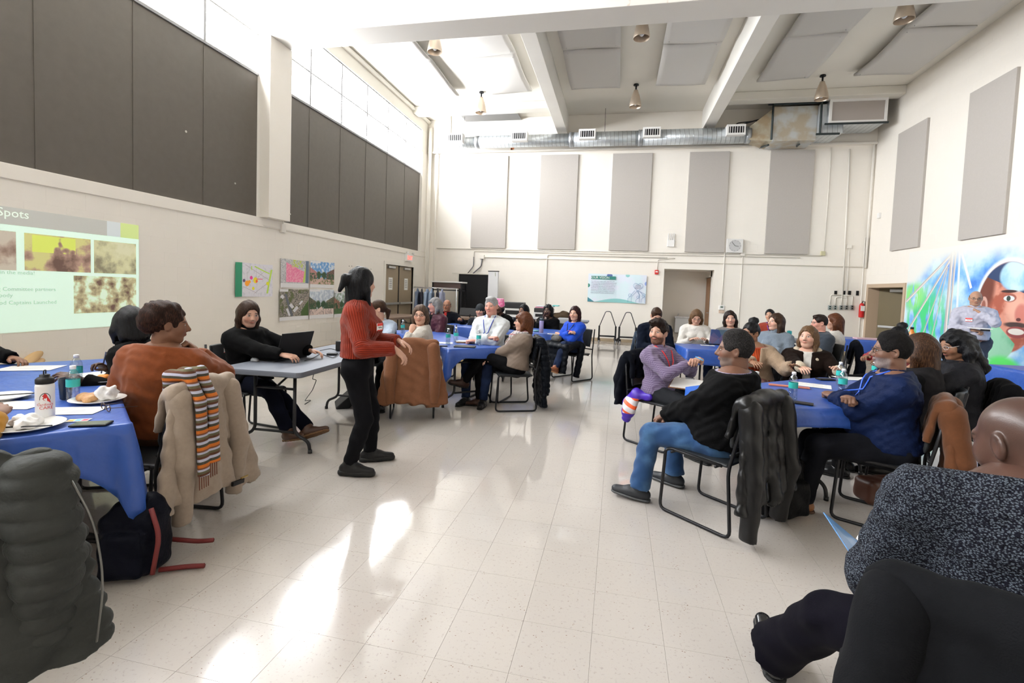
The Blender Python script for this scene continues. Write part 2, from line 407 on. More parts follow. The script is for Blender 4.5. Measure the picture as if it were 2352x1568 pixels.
def hand_vf(style):
    """right-handed frame: y along the fingers, z out of the back, thumb at +x"""
    if style in HAND: return HAND[style]
    cu = {'relax': (.35, .45, .35), 'fist': (1.25, 1.5, .9), 'flat': (.08, .1, .08), 'grip': (.8, .9, .5), 'write': (.7, .8, .4)}[style]
    s = SDF((-.055, -.04, -.11), (.085, .2, .04), .0052)
    s.cone((0, -.035, 0), (0, .02, 0), .027, .029, fl=((0, 0, 1), .72), k=.01)
    s.ell((0, .052, 0), (.041, .05, .0155), k=.015); s.ell((.022, .03, -.008), (.02, .032, .014), k=.012)
    for i, (x, y, L) in enumerate(((.029, .088, .074), (.0095, .093, .081), (-.0105, .089, .075), (-.029, .08, .06))):
        p = np.array((x, y, 0.)); a = 0; sp = (x/.03)*.09
        for j, f in enumerate((.45, .3, .25)):
            a += cu[j]*(1+.1*i*(style != 'flat')); q = p+L*f*np.array((math.sin(sp)*math.cos(a), math.cos(a)*math.cos(sp), -math.sin(a)))
            s.cone(p, q, .0088-.0008*j, .0082-.0008*j, k=.003 if j else .008); p = q
    if style in ('fist', 'grip', 'write'): th = [(.026, .02, -.008), (.042, .052, -.028), (.026, .078, -.044), (.008, .086, -.048)]
    else: th = [(.026, .02, -.005), (.05, .05, -.014), (.06, .078, -.02), (.064, .096, -.024)]
    for (p, q, r) in zip(th, th[1:], (.0135, .0108, .0095)): s.cone(p, q, r, r-.001, k=.006)
    HAND[style] = s.mesh(); return HAND[style]
def ik(a, t, l1, l2, pole):
    a = np.array(a, float); t = np.array(t, float); d = t-a; L = np.linalg.norm(d)
    if L > (l1+l2)*.995: t = a+d/L*(l1+l2)*.995; d = t-a; L = np.linalg.norm(d)
    if L < abs(l1-l2)+.03: t = a+d/max(L, 1e-4)*(abs(l1-l2)+.03); d = t-a; L = np.linalg.norm(d)
    u = d/L; x = (l1*l1-l2*l2+L*L)/(2*L); h = math.sqrt(max(0, l1*l1-x*x)); p = np.array(pole, float); p = p-u*(p@u); p /= np.linalg.norm(p)+1e-9
    return a+u*x+p*h, t
V3 = lambda *a: np.array(a, float)
def head_sdf(h, male, nloc, shape=1.0):
    s = SDF((-.1, -.14, -.24), (.1, .14, .135), h)
    s.ell((0, -.012, .026), (.075, .095, .09), k=.02); s.ell((0, .018, -.03), (.061*shape, .07, .082), k=.03)
    s.ell((0, .05, -.095), (.029 if male else .024, .027, .02), k=.03); s.cone((-.05, .0, -.066), (-.02, .05, -.096), .017, .016, k=.03); s.cone((.05, .0, -.066), (.02, .05, -.096), .017, .016, k=.03)
    for q in (-1, 1):
        s.ell((q*.038, .052, -.028), (.026*shape, .026, .026), k=.03)
        s.ell((q*.031, .094, .003), (.019, .014, .012), k=.012, op='sub'); s.ell((q*.031, .0715, .003), (.0155, .013, .0115), k=.005)
        s.ell((q*.078, -.012, -.006), (.01, .02, .033), k=.008, R=rotm(q*.35)); s.ell((q*.0865, -.007, -.003), (.006, .011, .018), k=.004, op='sub')
    s.cone((-.036, .074, .022), (.036, .074, .022), .0105 if male else .008, k=.016)
    s.cone((0, .084, .016), (0, .107, -.028), .0075, .0125, k=.014); s.ell((.012, .093, -.034), .0095, k=.01); s.ell((-.012, .093, -.034), .0095, k=.01)
    s.ell((0, .084, -.0555), (.022, .0125, .0062), k=.008); s.ell((0, .082, -.0645), (.018, .0125, .0065), k=.008)
    s.cone((-.013, .1, -.0598), (.013, .1, -.0598), .0025, k=.004, op='sub')
    s.cone((0, -.025, -.045), (0, -.03, -.10), .056 if male else .049, .054 if male else .047, k=.03)
    n = np.array(nloc); s.cone((0, -.03, -.09), n, .053 if male else .046, .062 if male else .055, k=.03)
    return s
def hair_sdf(st, h):
    """head-frame hair volume"""
    big = st in ('long', 'longback', 'curlylong', 'ponybig', 'braids'); s = SDF((-.17, -.2, -.42 if big else -.24), (.17, .17, .2), h)
    cap = lambda r, c=(0, -.014, .03): s.ell(c, r, k=.0)
    face = lambda r=(.063, .07, .098), c=(0, .098, -.032): s.ell(c, r, k=.015, op='sub')
    def ears(z=-.012, y0=.02, sl=.6):   # short back and sides
        s.plane((0, y0, z), (0, .5*sl, -1))
    if st == 'short':
        cap((.083, .104, .1)); s.ell((0, .04, .098), (.055, .05, .022), k=.03); face((.064, .06, .078), (0, .105, -.012)); s.ell((0, .02, -.1), (.11, .1, .075), k=.01, op='sub'); s.plane((0, 0, -.075), (0, 0, -1))
        for q in (-1, 1): s.ell((q*.09, .0, -.02), (.03, .036, .045), k=.01, op='sub')
        s.disp(lambda x, y, z: .003*np.sin(70*x+20*y)*np.sin(60*y+40*z))
    elif st in ('messy', 'afro'):
        a = st == 'afro'
        s.ell((0, -.018, .034), (.086, .104, .104) if a else (.092, .108, .106), k=0); s.ell((0, .035 if not a else .0, .105), (.07, .06, .04 if not a else .03), k=.03)
        if not a: s.ell((.015, .085, .1), (.055, .035, .028), k=.02); s.ell((-.03, .07, .115), .03, k=.02)
        face((.072, .066, .096 if a else .08), (0, .11, -.015)); s.ell((0, .03, -.1), (.12, .11, .08), k=.01, op='sub'); s.plane((0, 0, -.085), (0, 0, -1))
        for q in (-1, 1): s.ell((q*.095, .002, -.018), (.032, .034, .04), k=.01, op='sub')
        s.disp(lambda x, y, z: (.004 if a else .007)*np.sin(95*x+30*z)*np.sin(90*y+10)*np.sin(85*z+40*x))
    elif st == 'bald':
        s.ell((0, -.016, .02), (.081, .1, .09), k=0); s.plane((0, 0, .028), (0, .35, 1)); s.plane((0, .03, 0), (0, 1, .2)); s.plane((0, 0, -.06), (0, 0, -1))
        for q in (-1, 1): s.ell((q*.095, .012, -.02), (.032, .036, .04), k=.01, op='sub')
    elif st in ('bob', 'lob', 'long', 'longback', 'curlylong', 'braids', 'halfup'):
        cap((.09, .107, .104)); L = {'bob': -.13, 'lob': -.17, 'halfup': -.2, 'long': -.3, 'longback': -.3, 'curlylong': -.24, 'braids': -.33}[st]; f = {'curlylong': 1.45, 'longback': 1.2, 'bob': 1.1}.get(st, 1)
        for q in (-1, 1):
            s.cone((q*.07, -.015, .03), (q*.082*f, -.012, -.06), .028*f, .027*f, k=.03); s.cone((q*.082*f, -.012, -.06), (q*.08*f, .012, L), .027*f, .017*f, k=.03)
            s.cone((q*.04, -.065, .0), (q*.05*f, -.08*f, L*.9), .045*f, .03*f, k=.04)
        s.cone((0, -.075, .0), (0, -.085*f, L), .05*f, .035*f, k=.04)
        face((.064, .084, .1), (0, .1, -.034)); s.cone((0, .085, -.07), (0, .10, -.32), .066, .085, k=.015, op='sub'); s.disp(lambda x, y, z: .004*np.exp(-((x-.012)/.006)**2)*(z > .07))
        if st == 'bob': s.ell((0, .082, .052), (.055, .018, .026), k=.015)
        if st == 'halfup': s.cone((0, -.1, .03), (0, -.14, .035), .018, .03, k=.02); s.cone((0, -.14, .035), (0, -.185, -.06), .032, .015, k=.02)
        if st == 'curlylong': s.disp(lambda x, y, z: .011*np.sin(60*x+20*z)*np.sin(50*y+9)*np.sin(55*z+30*x))
        elif st == 'braids': s.disp(lambda x, y, z: .005*np.sin(130*x+60*y))
        else: s.disp(lambda x, y, z: .0035*np.sin(120*x+50*y+8*z)*np.sin(14*z+40*x))
    elif st in ('pony', 'bun', 'topbun', 'ponybig'):
        cap((.083, .103, .1)); face((.062, .066, .09), (0, .104, -.022)); s.ell((0, .03, -.1), (.12, .1, .075), k=.01, op='sub'); s.plane((0, 0, -.085), (0, 0, -1))
        for q in (-1, 1): s.ell((q*.09, .0, -.025), (.03, .032, .045), k=.01, op='sub')
        if st == 'pony': s.cone((0, -.1, -.005), (0, -.135, -.02), .022, .032, k=.02); s.cone((0, -.135, -.02), (0, -.13, -.14), .033, .016, k=.02)
        if st == 'bun': s.ell((0, -.115, .03), .042, k=.015)
        if st == 'topbun': s.ell((0, -.05, .14), (.055, .055, .042), k=.015); s.disp(lambda x, y, z: .004*np.sin(110*x)*np.sin(90*y+60*z))
        if st == 'ponybig':
            s.ell((0, -.07, .05), (.092, .085, .075), k=.03); s.ell((0, -.04, .1), (.075, .08, .045), k=.03); s.ell((.0, -.1, .0), (.07, .06, .06), k=.03)
            s.disp(lambda x, y, z: .010*np.sin(80*x+30*z)*np.sin(75*y+40*z)*np.sin(60*z+20*x))
    elif st == 'beanie':
        s.ell((0, -.014, .035), (.09, .108, .11), k=0); s.plane((0, 0, -.0), (0, -.3, -1)); s.cone((-.0, .0, .02), (.0, .0, .021), .02, k=0)
    elif st == 'tallhat':
        s.cone((0, -.014, .03), (.012, -.014, .115), .092, .088, k=0, fl=((0, 1, 0), 1.1)); s.plane((0, 0, .0), (0, -.3, -1)); s.plane((0, 0, .15), (0, 0, 1))
    return s
PEOPLE = {}
def person(key, label, crown, fb, fh=None, hp=0, hr=0, skin='light', male=False, hair='short', haircol='brown', g=1.0, lean=0, side=0, twist=0, stand=False, seat=.45,
           lh=None, rh=None, lst='relax', rst='relax', lel=None, rel=None, lhd=None, rhd=None, lft=None, rft=None, lkn=None, rkn=None, top=None, tops=(), legs=None, shoes=None, glasses=None, hs=1.0, res=.012,
           belly=0, face=1.0, bust=0, group='people at the meeting', hidelegs=False, shoekind='shoe', nk=.06, tag_=None, lany=None, hres=.0075, hatmat=None, pants_cut=True, breadth=1.0):
    fh = fb if fh is None else fh; crown = Vector(crown)
    rz0 = Matrix.Rotation(rad(fb-90), 3, 'Z')
    Rt = rotm(rad(twist), rad(-lean), rad(side)); rx, ry, rz = Rt[:, 0], Rt[:, 1], Rt[:, 2]
    hipz = seat+.085 if not stand else .90*crown.z/1.72
    Rh = rotm(rad(fh-fb), rad(hp), rad(hr)); hx, hy_, hz = Rh[:, 0], Rh[:, 1], Rh[:, 2]
    H = V3(0, 0, hipz); neckup = .6*rz+.4*V3(0, 0, 1); neckup /= np.linalg.norm(neckup)
    top_off = neckup*nk*hs+hz*(.115+.105)*hs+hy_*.02*hs
    Ls = (crown.z-hipz-top_off[2]+.0)/max(.5, rz[2]); Ls = min(max(Ls, .36), .60); q = Ls/.5
    N = H+rz*Ls; HC = N+neckup*nk*hs+hz*.105*hs+hy_*.02*hs; cr = HC+hz*.118*hs
    crw = rz0 @ Vector(cr); root = Vector((crown.x-crw.x, crown.y-crw.y, 0)); dz = crown.z-cr[2]
    if abs(dz) > .005 and not stand:
        H[2] += dz; N[2] += dz; HC[2] += dz
    def loc(t):
        if t is None: return None
        if t[0] == 'w': return np.array(rz0.transposed() @ (Vector(t[1:])-root))
        return np.array(t, float)
    S = {q_: N-rz*.075*q+rx*q_*.158*breadth*(1.12 if male else 1)*g**.5 for q_ in (-1, 1)}
    k_ = q if stand else 1.0
    la, lf = .285*hs, .25*hs
    W, E, HD = {}, {}, {}
    for sg, t, el in ((-1, loc(lh), lel), (1, loc(rh), rel)):
        if t is None: t = H+V3(sg*.12, .32, .07) if not stand else S[sg]+V3(sg*.08, .06, -.5)
        if el is not None and el[0] == 'w': el = loc(el)-(S[sg]+t)/2
        E[sg], W[sg] = ik(S[sg], t, la, lf, (sg*.55, -.35, -.8) if el is None else el)
    f_ = (hipz-.115)/.84*1.02 if stand else 1; lt, ls_ = .43*f_, .41*f_
    K, A, HP = {}, {}, {}
    for sg, t, kn in ((-1, loc(lft), lkn), (1, loc(rft), rkn)):
        HP[sg] = H+V3(sg*.09, .0, -.03)
        if t is None: t = V3(sg*.12, .47, .085) if not stand else V3(sg*.1, 0, .085)
        K[sg], A[sg] = ik(HP[sg], t, lt, ls_, kn or (sg*.15, .5, 1) if not stand else kn or (0, 1, .1))
    # ---- clothing prims
    arm_r = .05*g**.5
    def torso(s, inf, lo=0.02, hi=.46):
        s.cone(H+rz*lo, H+rz*.2*q, .148*g, .13*g, fl=(ry, .80), k=.04, inf=inf)
        s.cone(H+rz*.2*q, H+rz*.36*q, .13*g, .15*g, fl=(ry, .76), k=.05, inf=inf); s.cone(H+rz*.36*q, H+rz*.43*q, .15*g, .115*g, fl=(ry, .76), k=.04, inf=inf)
        s.cone(S[-1]*.93+S[1]*.07, S[1]*.93+S[-1]*.07, .055*g**.5, k=.05, inf=inf)
        for sg in (-1, 1): s.cone(N-rz*.012-ry*.01, S[sg], .048, .046, k=.05, inf=inf*.7)
        if belly: s.ell(H+rz*.12+ry*.07*g, (.13*g, .09*g+belly, .13), k=.06, inf=inf, R=Rt)
        if bust:
            for sg in (-1, 1): s.ell(H+rz*.315*q+rx*sg*.068+ry*.085*g, (.062, .05+bust*.02, .06), k=.04, inf=inf, R=Rt)
    def arms(s, inf, cut=.0, k=.03, short=False):
        for sg in (-1, 1):
            s.cone(S[sg], E[sg], arm_r*1.05, arm_r*.85, k=k, inf=inf)
            if short: continue
            d = W[sg]-E[sg]; e = W[sg]-d/np.linalg.norm(d)*cut
            s.cone(E[sg], e, arm_r*.86, .030, k=.02, cap=1, inf=inf)
    allp = [H, N]+list(E.values())+list(W.values())+list(S.values())
    # ---- body: head and neck, covered trunk and limbs, hands, joined in one mesh
    near = hres; parts, hps = [], []
    nl = Rh.T @ (N-HC)/hs
    s = head_sdf(near, male, nl-V3(0, 0, .05), face); v, f = s.mesh(); hps.append(v.copy()); parts.append(((v*hs) @ Rh.T+HC, f))
    bs = SDF(np.min(allp+list(K.values())+list(A.values()), 0)-.2, np.max(allp+list(K.values())+list(A.values()), 0)+.2, .028)
    torso(bs, -.012); arms(bs, -.012, 0)
    for sg in (-1, 1):
        bs.cone(HP[sg], K[sg], .075*g, .05, k=.03); bs.cone(K[sg], A[sg], .045, .033, k=.03)
    v, f = bs.mesh(); hps.append(np.full_like(v, -1)); parts.append((v, f))
    for sg, st, hd in ((-1, lst, lhd), (1, rst, rhd)):
        v, f = hand_vf(st); d = W[sg]-E[sg]; d /= np.linalg.norm(d)
        if hd: d = d*.35+np.array(loc(hd) if hd[0] == 'w' else hd, float)
        y = d/np.linalg.norm(d); up = V3(-sg*-.35, 0, 1.0) if abs(y[2]) < .85 else V3(sg*1., .2, 0); z = up-y*(up@y); z /= np.linalg.norm(z); x = np.cross(y, z)
        vv = v.copy(); vv[:, 0] *= -sg                                   # thumb towards the middle
        if sg == 1: f = f[:, ::-1]
        parts.append((vv*hs*(1.05 if male else .95) @ np.array((x, y, z))+W[sg]+y*.005, f)); hps.append(np.full_like(v, -1))
    v, f = join_vf(parts); body = vf_obj('person', v, f, skin, hp=np.concatenate(hps)); tag(body, label, 'person', group)
    body.location = root; body.rotation_euler = (0, 0, rad(fb-90))
    # ---- hair
    if hair:
        s = hair_sdf(hair, max(.0085, near)); v, f = s.mesh()
        if len(v): vf_obj('hat' if hair in ('beanie', 'tallhat') else 'hair', (v*hs*1.01) @ Rh.T+HC, f, hatmat or haircol, body, hp=v)
    if hair in ('beanie', 'tallhat') and haircol and not isinstance(haircol, str) and haircol is not hatmat:
        s = SDF((-.12, -.15, -.2), (.12, .1, .05), .01); s.ell((0, -.03, -.03), (.085, .09, .09), k=0); s.ell((0, .1, -.04), (.063, .09, .1), k=.01, op='sub'); v, f = s.mesh(); vf_obj('hair', (v*hs) @ Rh.T+HC, f, haircol, body, hp=v)
    # ---- garments
    def garment(name, m, inf, hem=-.02, arms_=True, cut=.012, collar='crew', open_=0, r=res, fold=.006, neck=.0, longer=0, short=False, quilt=0, sub=None, pat=0):
        pts = np.array(allp); s = SDF(pts.min(0)-.22-(.1 if longer else 0), pts.max(0)+.2, r)
        torso(s, inf, lo=max(-.0, hem) if hem > -.02 else -.01)
        if hem < .02: s.cone(H-rx*.07+rz*.01, H+rx*.07+rz*.01, .12*g, k=.05, inf=inf)
        if longer:
            for sg in (-1, 1): s.cone(HP[sg], HP[sg]*(1-longer)+K[sg]*longer, .1*g, .085*g, k=.05, inf=inf, cap=1)
            s.cone(H, (K[-1]+K[1])/2*longer+H*(1-longer), .11, .1, k=.05, inf=inf, cap=1)
        if arms_: arms(s, inf, cut, short=short)
        if fold:
            def fd(x, y, z):
                a = np.sin(38*(x*rx[0]+z*.5)+3*np.sin(21*y+9*z)+hash(key) % 7); b = np.sin(55*z+24*y*(1 if x is not None else 0)+2.5*np.sin(30*x)); return fold*.55*a*b+fold*.25*np.sin(90*z+30*x+2*np.sin(40*y))
            s.disp(fd)
        if quilt: s.disp(lambda x, y, z: -.012*np.abs(np.sin(PI*z/quilt))**.5+.006)
        if hem >= -.02: s.plane(H+rz*hem, -rz)
        s.plane(N+rz*(.03+neck)+0*ry, rz+ry*.2)
        if collar in ('crew', 'v', 'shirt', 'zip', 'coat'):
            s.cone(N-rz*.03+ry*.02, N+rz*.14+ry*.035, .052+(.012 if collar in ('coat', 'v') else 0), .062, k=.006, op='sub')
        if collar == 'zip': s.cone(N+ry*.13+rz*.05, N-rz*.09+ry*.15, .04, .008, k=.006, op='sub')
        if collar == 'v': s.cone(N+ry*.14-rz*.02, N-rz*.12+ry*.14, .05, .006, k=.01, op='sub')
        if open_:
            c = H+ry*(.16*g+belly)+rz*Ls*.45; s.box(c, (open_, .14, Ls*.75), R=Rt, rd=.02, k=.01, op='sub')
        if collar in ('turtle', 'zip', 'shirt', 'coat'):
            hh = {'turtle': .05, 'zip': .035, 'shirt': .032, 'coat': .02}[collar]; tk = {'turtle': .012, 'zip': .012, 'shirt': .007, 'coat': .016}[collar]; rc = {'turtle': .05, 'zip': .06, 'shirt': .056, 'coat': .075}[collar]+(.006 if male else 0)
            t = SDF(N-.12, N+.14, .007); ax_ = neckup*.8+hz*.2; ax_ /= np.linalg.norm(ax_); n0 = N+ry*.005-rz*.02
            t.cone(n0, n0+ax_*(hh+.04), rc+tk+.012, rc+tk, k=0, cap=1); t.cone(n0-ax_*.02, n0+ax_*.2, rc, rc-.002, k=0, op='sub')
            if collar != 'turtle': t.cone(n0+ry*.1+ax_*.09, n0+ry*.09+ax_*-.02, .045, .02 if collar == 'zip' else .012, k=.004, op='sub')
            cv = t.mesh()
        else: cv = None
        v, f = s.mesh(); P = [(v, f)]
        if cv is not None and len(cv[0]): P.append(cv)
        v, f = join_vf(P)
        if pat:
            hp_ = v.copy(); ang = np.arctan2((v-H)@rx, (v-H)@ry); hp_[:, 0] = ang*pat
            for sg in (-1, 1):                                           # rib lines run along each sleeve
                for a, b in ((S[sg], E[sg]), (E[sg], W[sg])):
                    d = b-a; t_ = np.clip(((v-a)@d)/(d@d), 0, 1); e = v-(a+t_[:, None]*d); dist_ = np.linalg.norm(e, axis=1)
                    u = np.cross(d, V3(0, 1, .2)); u /= np.linalg.norm(u); w2 = np.cross(d, u); w2 /= np.linalg.norm(w2)
                    mk = (dist_ < .085) & (np.abs((v-H)@rx) > .12); hp_[mk, 0] = (np.arctan2(e@u, e@w2)*pat*.45)[mk]
            return vf_obj(name, v, f, m, body, hp=hp_)
        return vf_obj(name, v, f, m, body)
    for tdef in tops: garment(**tdef)
    if legs and not hidelegs:
        name, m, inf = legs[:3]; allk = [H]+list(K.values())+list(A.values())+list(HP.values()); s = SDF(np.min(allk, 0)-.17, np.max(allk, 0)+.17, res*1.15)
        s.cone(H-rx*.075*g+V3(0, 0, .0), H+rx*.075*g, .112*g, k=.04, inf=inf*.5); s.cone(H, H+rz*.1, .13*g, .125*g, fl=(ry, .8), k=.04, inf=inf*.4)
        cw = legs[3] if len(legs) > 3 else .045
        for sg in (-1, 1):
            d = A[sg]-K[sg]; d /= np.linalg.norm(d); s.cone(HP[sg], K[sg], .085*g, .056, k=.03, inf=inf); s.cone(K[sg], K[sg]+d*.16, .056, .054, k=.02, inf=inf)
            s.cone(K[sg]+d*.14, A[sg]-d*.0, .053, cw, k=.02, inf=inf*.8, cap=1)
        s.disp(lambda x, y, z: .0045*np.sin(60*z+35*y+2*np.sin(25*x))*np.sin(20*y+10*x))
        v, f = s.mesh(); vf_obj(name, v, f, m, body)
        if shoes:
            for sg in (-1, 1):
                d = A[sg]-K[sg]; d /= np.linalg.norm(d); fwd = V3(sg*.18, 1, 0); fwd -= d*(fwd@d)*.55; fwd /= np.linalg.norm(fwd)
                if A[sg][2] < .1: fwd[2] = 0; fwd /= np.linalg.norm(fwd)
                if shoekind == 'sneak' and A[sg][2] > .1: fwd[2] += .3
                up = -d if A[sg][2] > .12 else V3(0, 0, 1); up = up-fwd*(up@fwd); up /= np.linalg.norm(up); a = A[sg]
                s = SDF(a-.25, a+.25, min(res, .01)); b = a-up*.045
                s.cone(b-fwd*.045, b+fwd*.06, .04, .042, k=.03); s.cone(b+fwd*.06-up*.004, b+fwd*.165-up*.012, .043, .034, k=.03, fl=(up, .8)); s.cone(a+up*.02, b, .042, .045, k=.03)
                if shoekind != 'shoe': s.cone(a-d*(.10 if shoekind == 'boot' else .04), a, .054 if shoekind == 'boot' else .044, .046, k=.02, cap=0); s.plane(a-d*.10, -d)
                s.plane(b-up*.036, -up); v, f = s.mesh(); sh = vf_obj('boot' if shoekind in ('boot', 'chunky') else 'shoe', v, f, shoes[0], body)
                s = SDF(a-.27, a+.27, min(res, .01)); hgt = .012 if shoekind != 'chunky' else .022; c = b-up*.03
                s.cone(c-fwd*.045, c+fwd*.06, .045, .047, k=.01, fl=(up, .8)); s.cone(c+fwd*.06, c+fwd*.163, .047, .038, k=.01, fl=(up, .8)); s.plane(c+up*(hgt-.006), up); s.plane(c-up*.012, -up)
                if shoekind == 'chunky': s.F = s.F-.004
                v, f = s.mesh(); vf_obj('sole', v, f, shoes[1], sh)
    # ---- small parts
    tv = None
    if tag_ or lany:
        from mathutils.bvhtree import BVHTree
        vs_, ps_, n_ = [], [], 0
        for ch in body.children:
            if ch.name.split('.')[0] in [t_['name'] for t_ in tops]:
                me_ = ch.data; vs_ += [v_.co.copy() for v_ in me_.vertices]; ps_ += [[i+n_ for i in p_.vertices] for p_ in me_.polygons]; n_ = len(vs_)
        tv = BVHTree.FromPolygons(vs_, ps_)
    def onto(p, d, off=.006):
        h_ = tv.ray_cast(Vector(p)+Vector(d)*(.24+belly), -Vector(d), .45); return (np.array(h_[0])+np.array(d)*off) if h_[0] is not None else np.array(p)
    if glasses:
        bm = B()
        for q_ in (-1, 1):
            P = [(q_*.031+.023*math.cos(t)*(abs(math.cos(t))+.35)**-.25, .098-.012*abs(math.cos(t))*(1 if q_*math.cos(t) > 0 else .2), .003+.0155*math.sin(t)) for t in np.linspace(0, 2*PI, 16, endpoint=False)]
            sweep(bm, P, .0018, 5, closed=True); sweep(bm, [(q_*.055, .09, .008), (q_*.077, .07, .009), (q_*.084, .0, .008), (q_*.082, -.02, -.005)], .0018, 5)
        sweep(bm, [(-.009, .1, .005), (0, .106, .008), (.009, .1, .005)], .0017, 5)
        for v_ in bm.verts: v_.co = Vector(Rh @ (np.array(v_.co)*hs))+Vector(HC)
        obj('glasses', bm, glasses, body, True)
    if tag_:
        sg, zz, c2 = tag_; c = onto(H+rz*zz*q+rx*sg*.085, ry, .004); bm = B(); nrm = ry*.95+rx*sg*.3; nrm /= np.linalg.norm(nrm); xx = np.cross(nrm, rz); xx /= np.linalg.norm(xx)
        Mt = Matrix(((*[xx[0], nrm[0], rz[0]], c[0]), (*[xx[1], nrm[1], rz[1]], c[1]), (*[xx[2], nrm[2], rz[2]], c[2]), (0, 0, 0, 1)))
        box(bm, -.042, .042, -.002, .002, -.028, .028, M=Mt); tg = obj('name_tag', bm, TAGW, body)
        bm = B(); box(bm, -.042, .042, .0022, .003, .008, .028, M=Mt); box(bm, -.042, .042, .0022, .003, -.028, -.022, M=Mt); obj('tag_band', bm, c2, tg)
        bm = B()
        for i in range(6): box(bm, -.026+i*.009, -.021+i*.009, .0022, .003, -.012+.003*(i % 3), .0, M=Mt)
        obj('lettering', bm, BLK, tg)
    if lany:
        m, zz = lany[:2]; bm = B(); e_ = onto(H+rz*zz*q, ry)
        for sg in (-1, 1):
            P = [onto(N+rx*sg*.05-ry*.03, rz, .004), onto(N+rx*sg*.075+ry*.02, rz*.9+ry*.43, .005)]
            for k in range(1, 7):
                t_ = k/7; P.append(onto(N+rx*sg*(.078*(1-t_)+.004)-rz*(.02+(Ls-zz*q-.02)*t_), ry*.96+rz*.28*(1-t_)))
            P.append(e_+rx*sg*.004); sweep(bm, P, .0055, 6)
        ln = obj('lanyard', bm, m, body, True)
        if len(lany) > 2:
            bm = B(); c = e_-rz*.03+ry*.008; box(bm, c[0]-.04, c[0]+.04, c[1]-.003, c[1]+.003, c[2]-.03, c[2]+.03); obj('badge', bm, lany[2], ln)
    info = dict(root=root, fb=fb, H=H, N=N, S=S, E=E, W=W, K=K, A=A, HC=HC, Rh=Rh, Rt=Rt, R0=rz0, q=q, hs=hs)
    PEOPLE[key] = (body, info); return body, info
def wpt(info, p): return info['root']+info['R0'] @ Vector(p)
# ------------------------------------------------------------------ room shell
CREAM = mat('cream_paint', (.84, .80, .735), .5, noise=(3, .5, (.82, .775, .705)), bump=(60, .15))
WHITEP = mat('ceiling_paint', (.80, .77, .70), .8, noise=(1.2, .4, (.75, .72, .65)))
BEAM = mat('beam_paint', (.80, .78, .73), .7, noise=(2, .4, (.74, .71, .66)))
TAUPE = mat('taupe_panel', (.088, .075, .062), .6, bump=(300, .3), noise=(9, .3, (.075, .064, .053)))
ALU = mat('window_frame', (.22, .22, .225), .5, metal=.3)
def clear(name, tint=(1, 1, 1), refl=.06, rough=.0):
    m = mat(name, tint, rough); nt = m.node_tree; t = nt.nodes.new('ShaderNodeBsdfTransparent'); t.inputs[0].default_value = (*tint, 1)
    gl = nt.nodes.new('ShaderNodeBsdfGlossy'); gl.inputs['Roughness'].default_value = max(rough, .02); mx = nt.nodes.new('ShaderNodeMixShader'); mx.inputs[0].default_value = refl; nt.links.new(t.outputs[0], mx.inputs[1]); nt.links.new(gl.outputs[0], mx.inputs[2]); nt.links.new(mx.outputs[0], nt.nodes['Material Output'].inputs[0]); return m
GLASS = clear('window_glass')
FABRIC = mat('panel_fabric', (.47, .44, .41), .95, spec=.1, bump=(250, .5), noise=(30, .4, (.44, .41, .38)))
FABW = mat('ceiling_fabric', (.58, .565, .54), .95, spec=.1, bump=(200, .4))
STEEL = mat('brushed_steel', (.55, .56, .57), .35, metal=.9); DARK = mat('dark_metal', (.02, .02, .022), .45, metal=.4)
BLACK = mat('black_plastic', (.012, .012, .013), .5); WHITE = mat('white_plastic', (.82, .81, .79), .45)
TAN = mat('tan_base', (.42, .33, .22), .5)
def wbox(name, x0, x1, y0, y1, z0, z1, m, parent=None, bev=0):
    bm = B(); box(bm, x0, x1, y0, y1, z0, z1, bev); return obj(name, bm, m, parent)
# floor
FL = mat('floor_tile', (.60, .54, .45), .09, spec=.55); g = NT(FL); v = g.coord('Object')
oi = g.nt.nodes.new('ShaderNodeObjectInfo'); geo = g.nt.nodes.new('ShaderNodeNewGeometry'); P = geo.outputs['Position']
c = g.mix(g.noise(P, 1.4, 4), (.415, .38, .35), (.465, .435, .405)); c = g.mix(g.ss(g.noise(P, 70, 3), .58, .72), c, (.36, .33, .305))
sp = g.math('LESS_THAN', g.voro(g.map(P, (38, 60, 1)), 1.0), .12); sel = g.math('GREATER_THAN', g.noise(P, 9, 1), .56); c = g.mix(g.math('MULTIPLY', g.math('MULTIPLY', sp, sel), .8), c, (.17, .10, .06))
sp2 = g.math('LESS_THAN', g.voro(g.map(P, (150, 90, 1)), 1.0), .16); c = g.mix(g.math('MULTIPLY', sp2, .16), c, (.25, .2, .17))
c = g.mix(g.math('MULTIPLY', g.math('SUBTRACT', oi.outputs['Random'], .5), .12), c, (.40, .35, .29)); g.out(c)
rn = g.noise(g.map(P, (1.2, .7, 1)), 1.6, 4); g.b.inputs['Roughness'].default_value = .1; g.nt.links.new(g.math('MULTIPLY_ADD', g.ss(rn, .35, .7), .13, .05), g.b.inputs['Roughness'])
g.bump(g.math('ADD', g.noise(P, 2.2, 2), g.math('MULTIPLY', g.noise(P, 45, 2), .02)), .10, .02)
floor = struct(wbox('floor', XL-.3, XR+.3, YF-.2, YB+.2, -.2, -.0022, mat('floor_joint', (.27, .24, .215), .5)))
T = .3048; gx, gy = -.3458, 2.6621
tm = None; cells = []
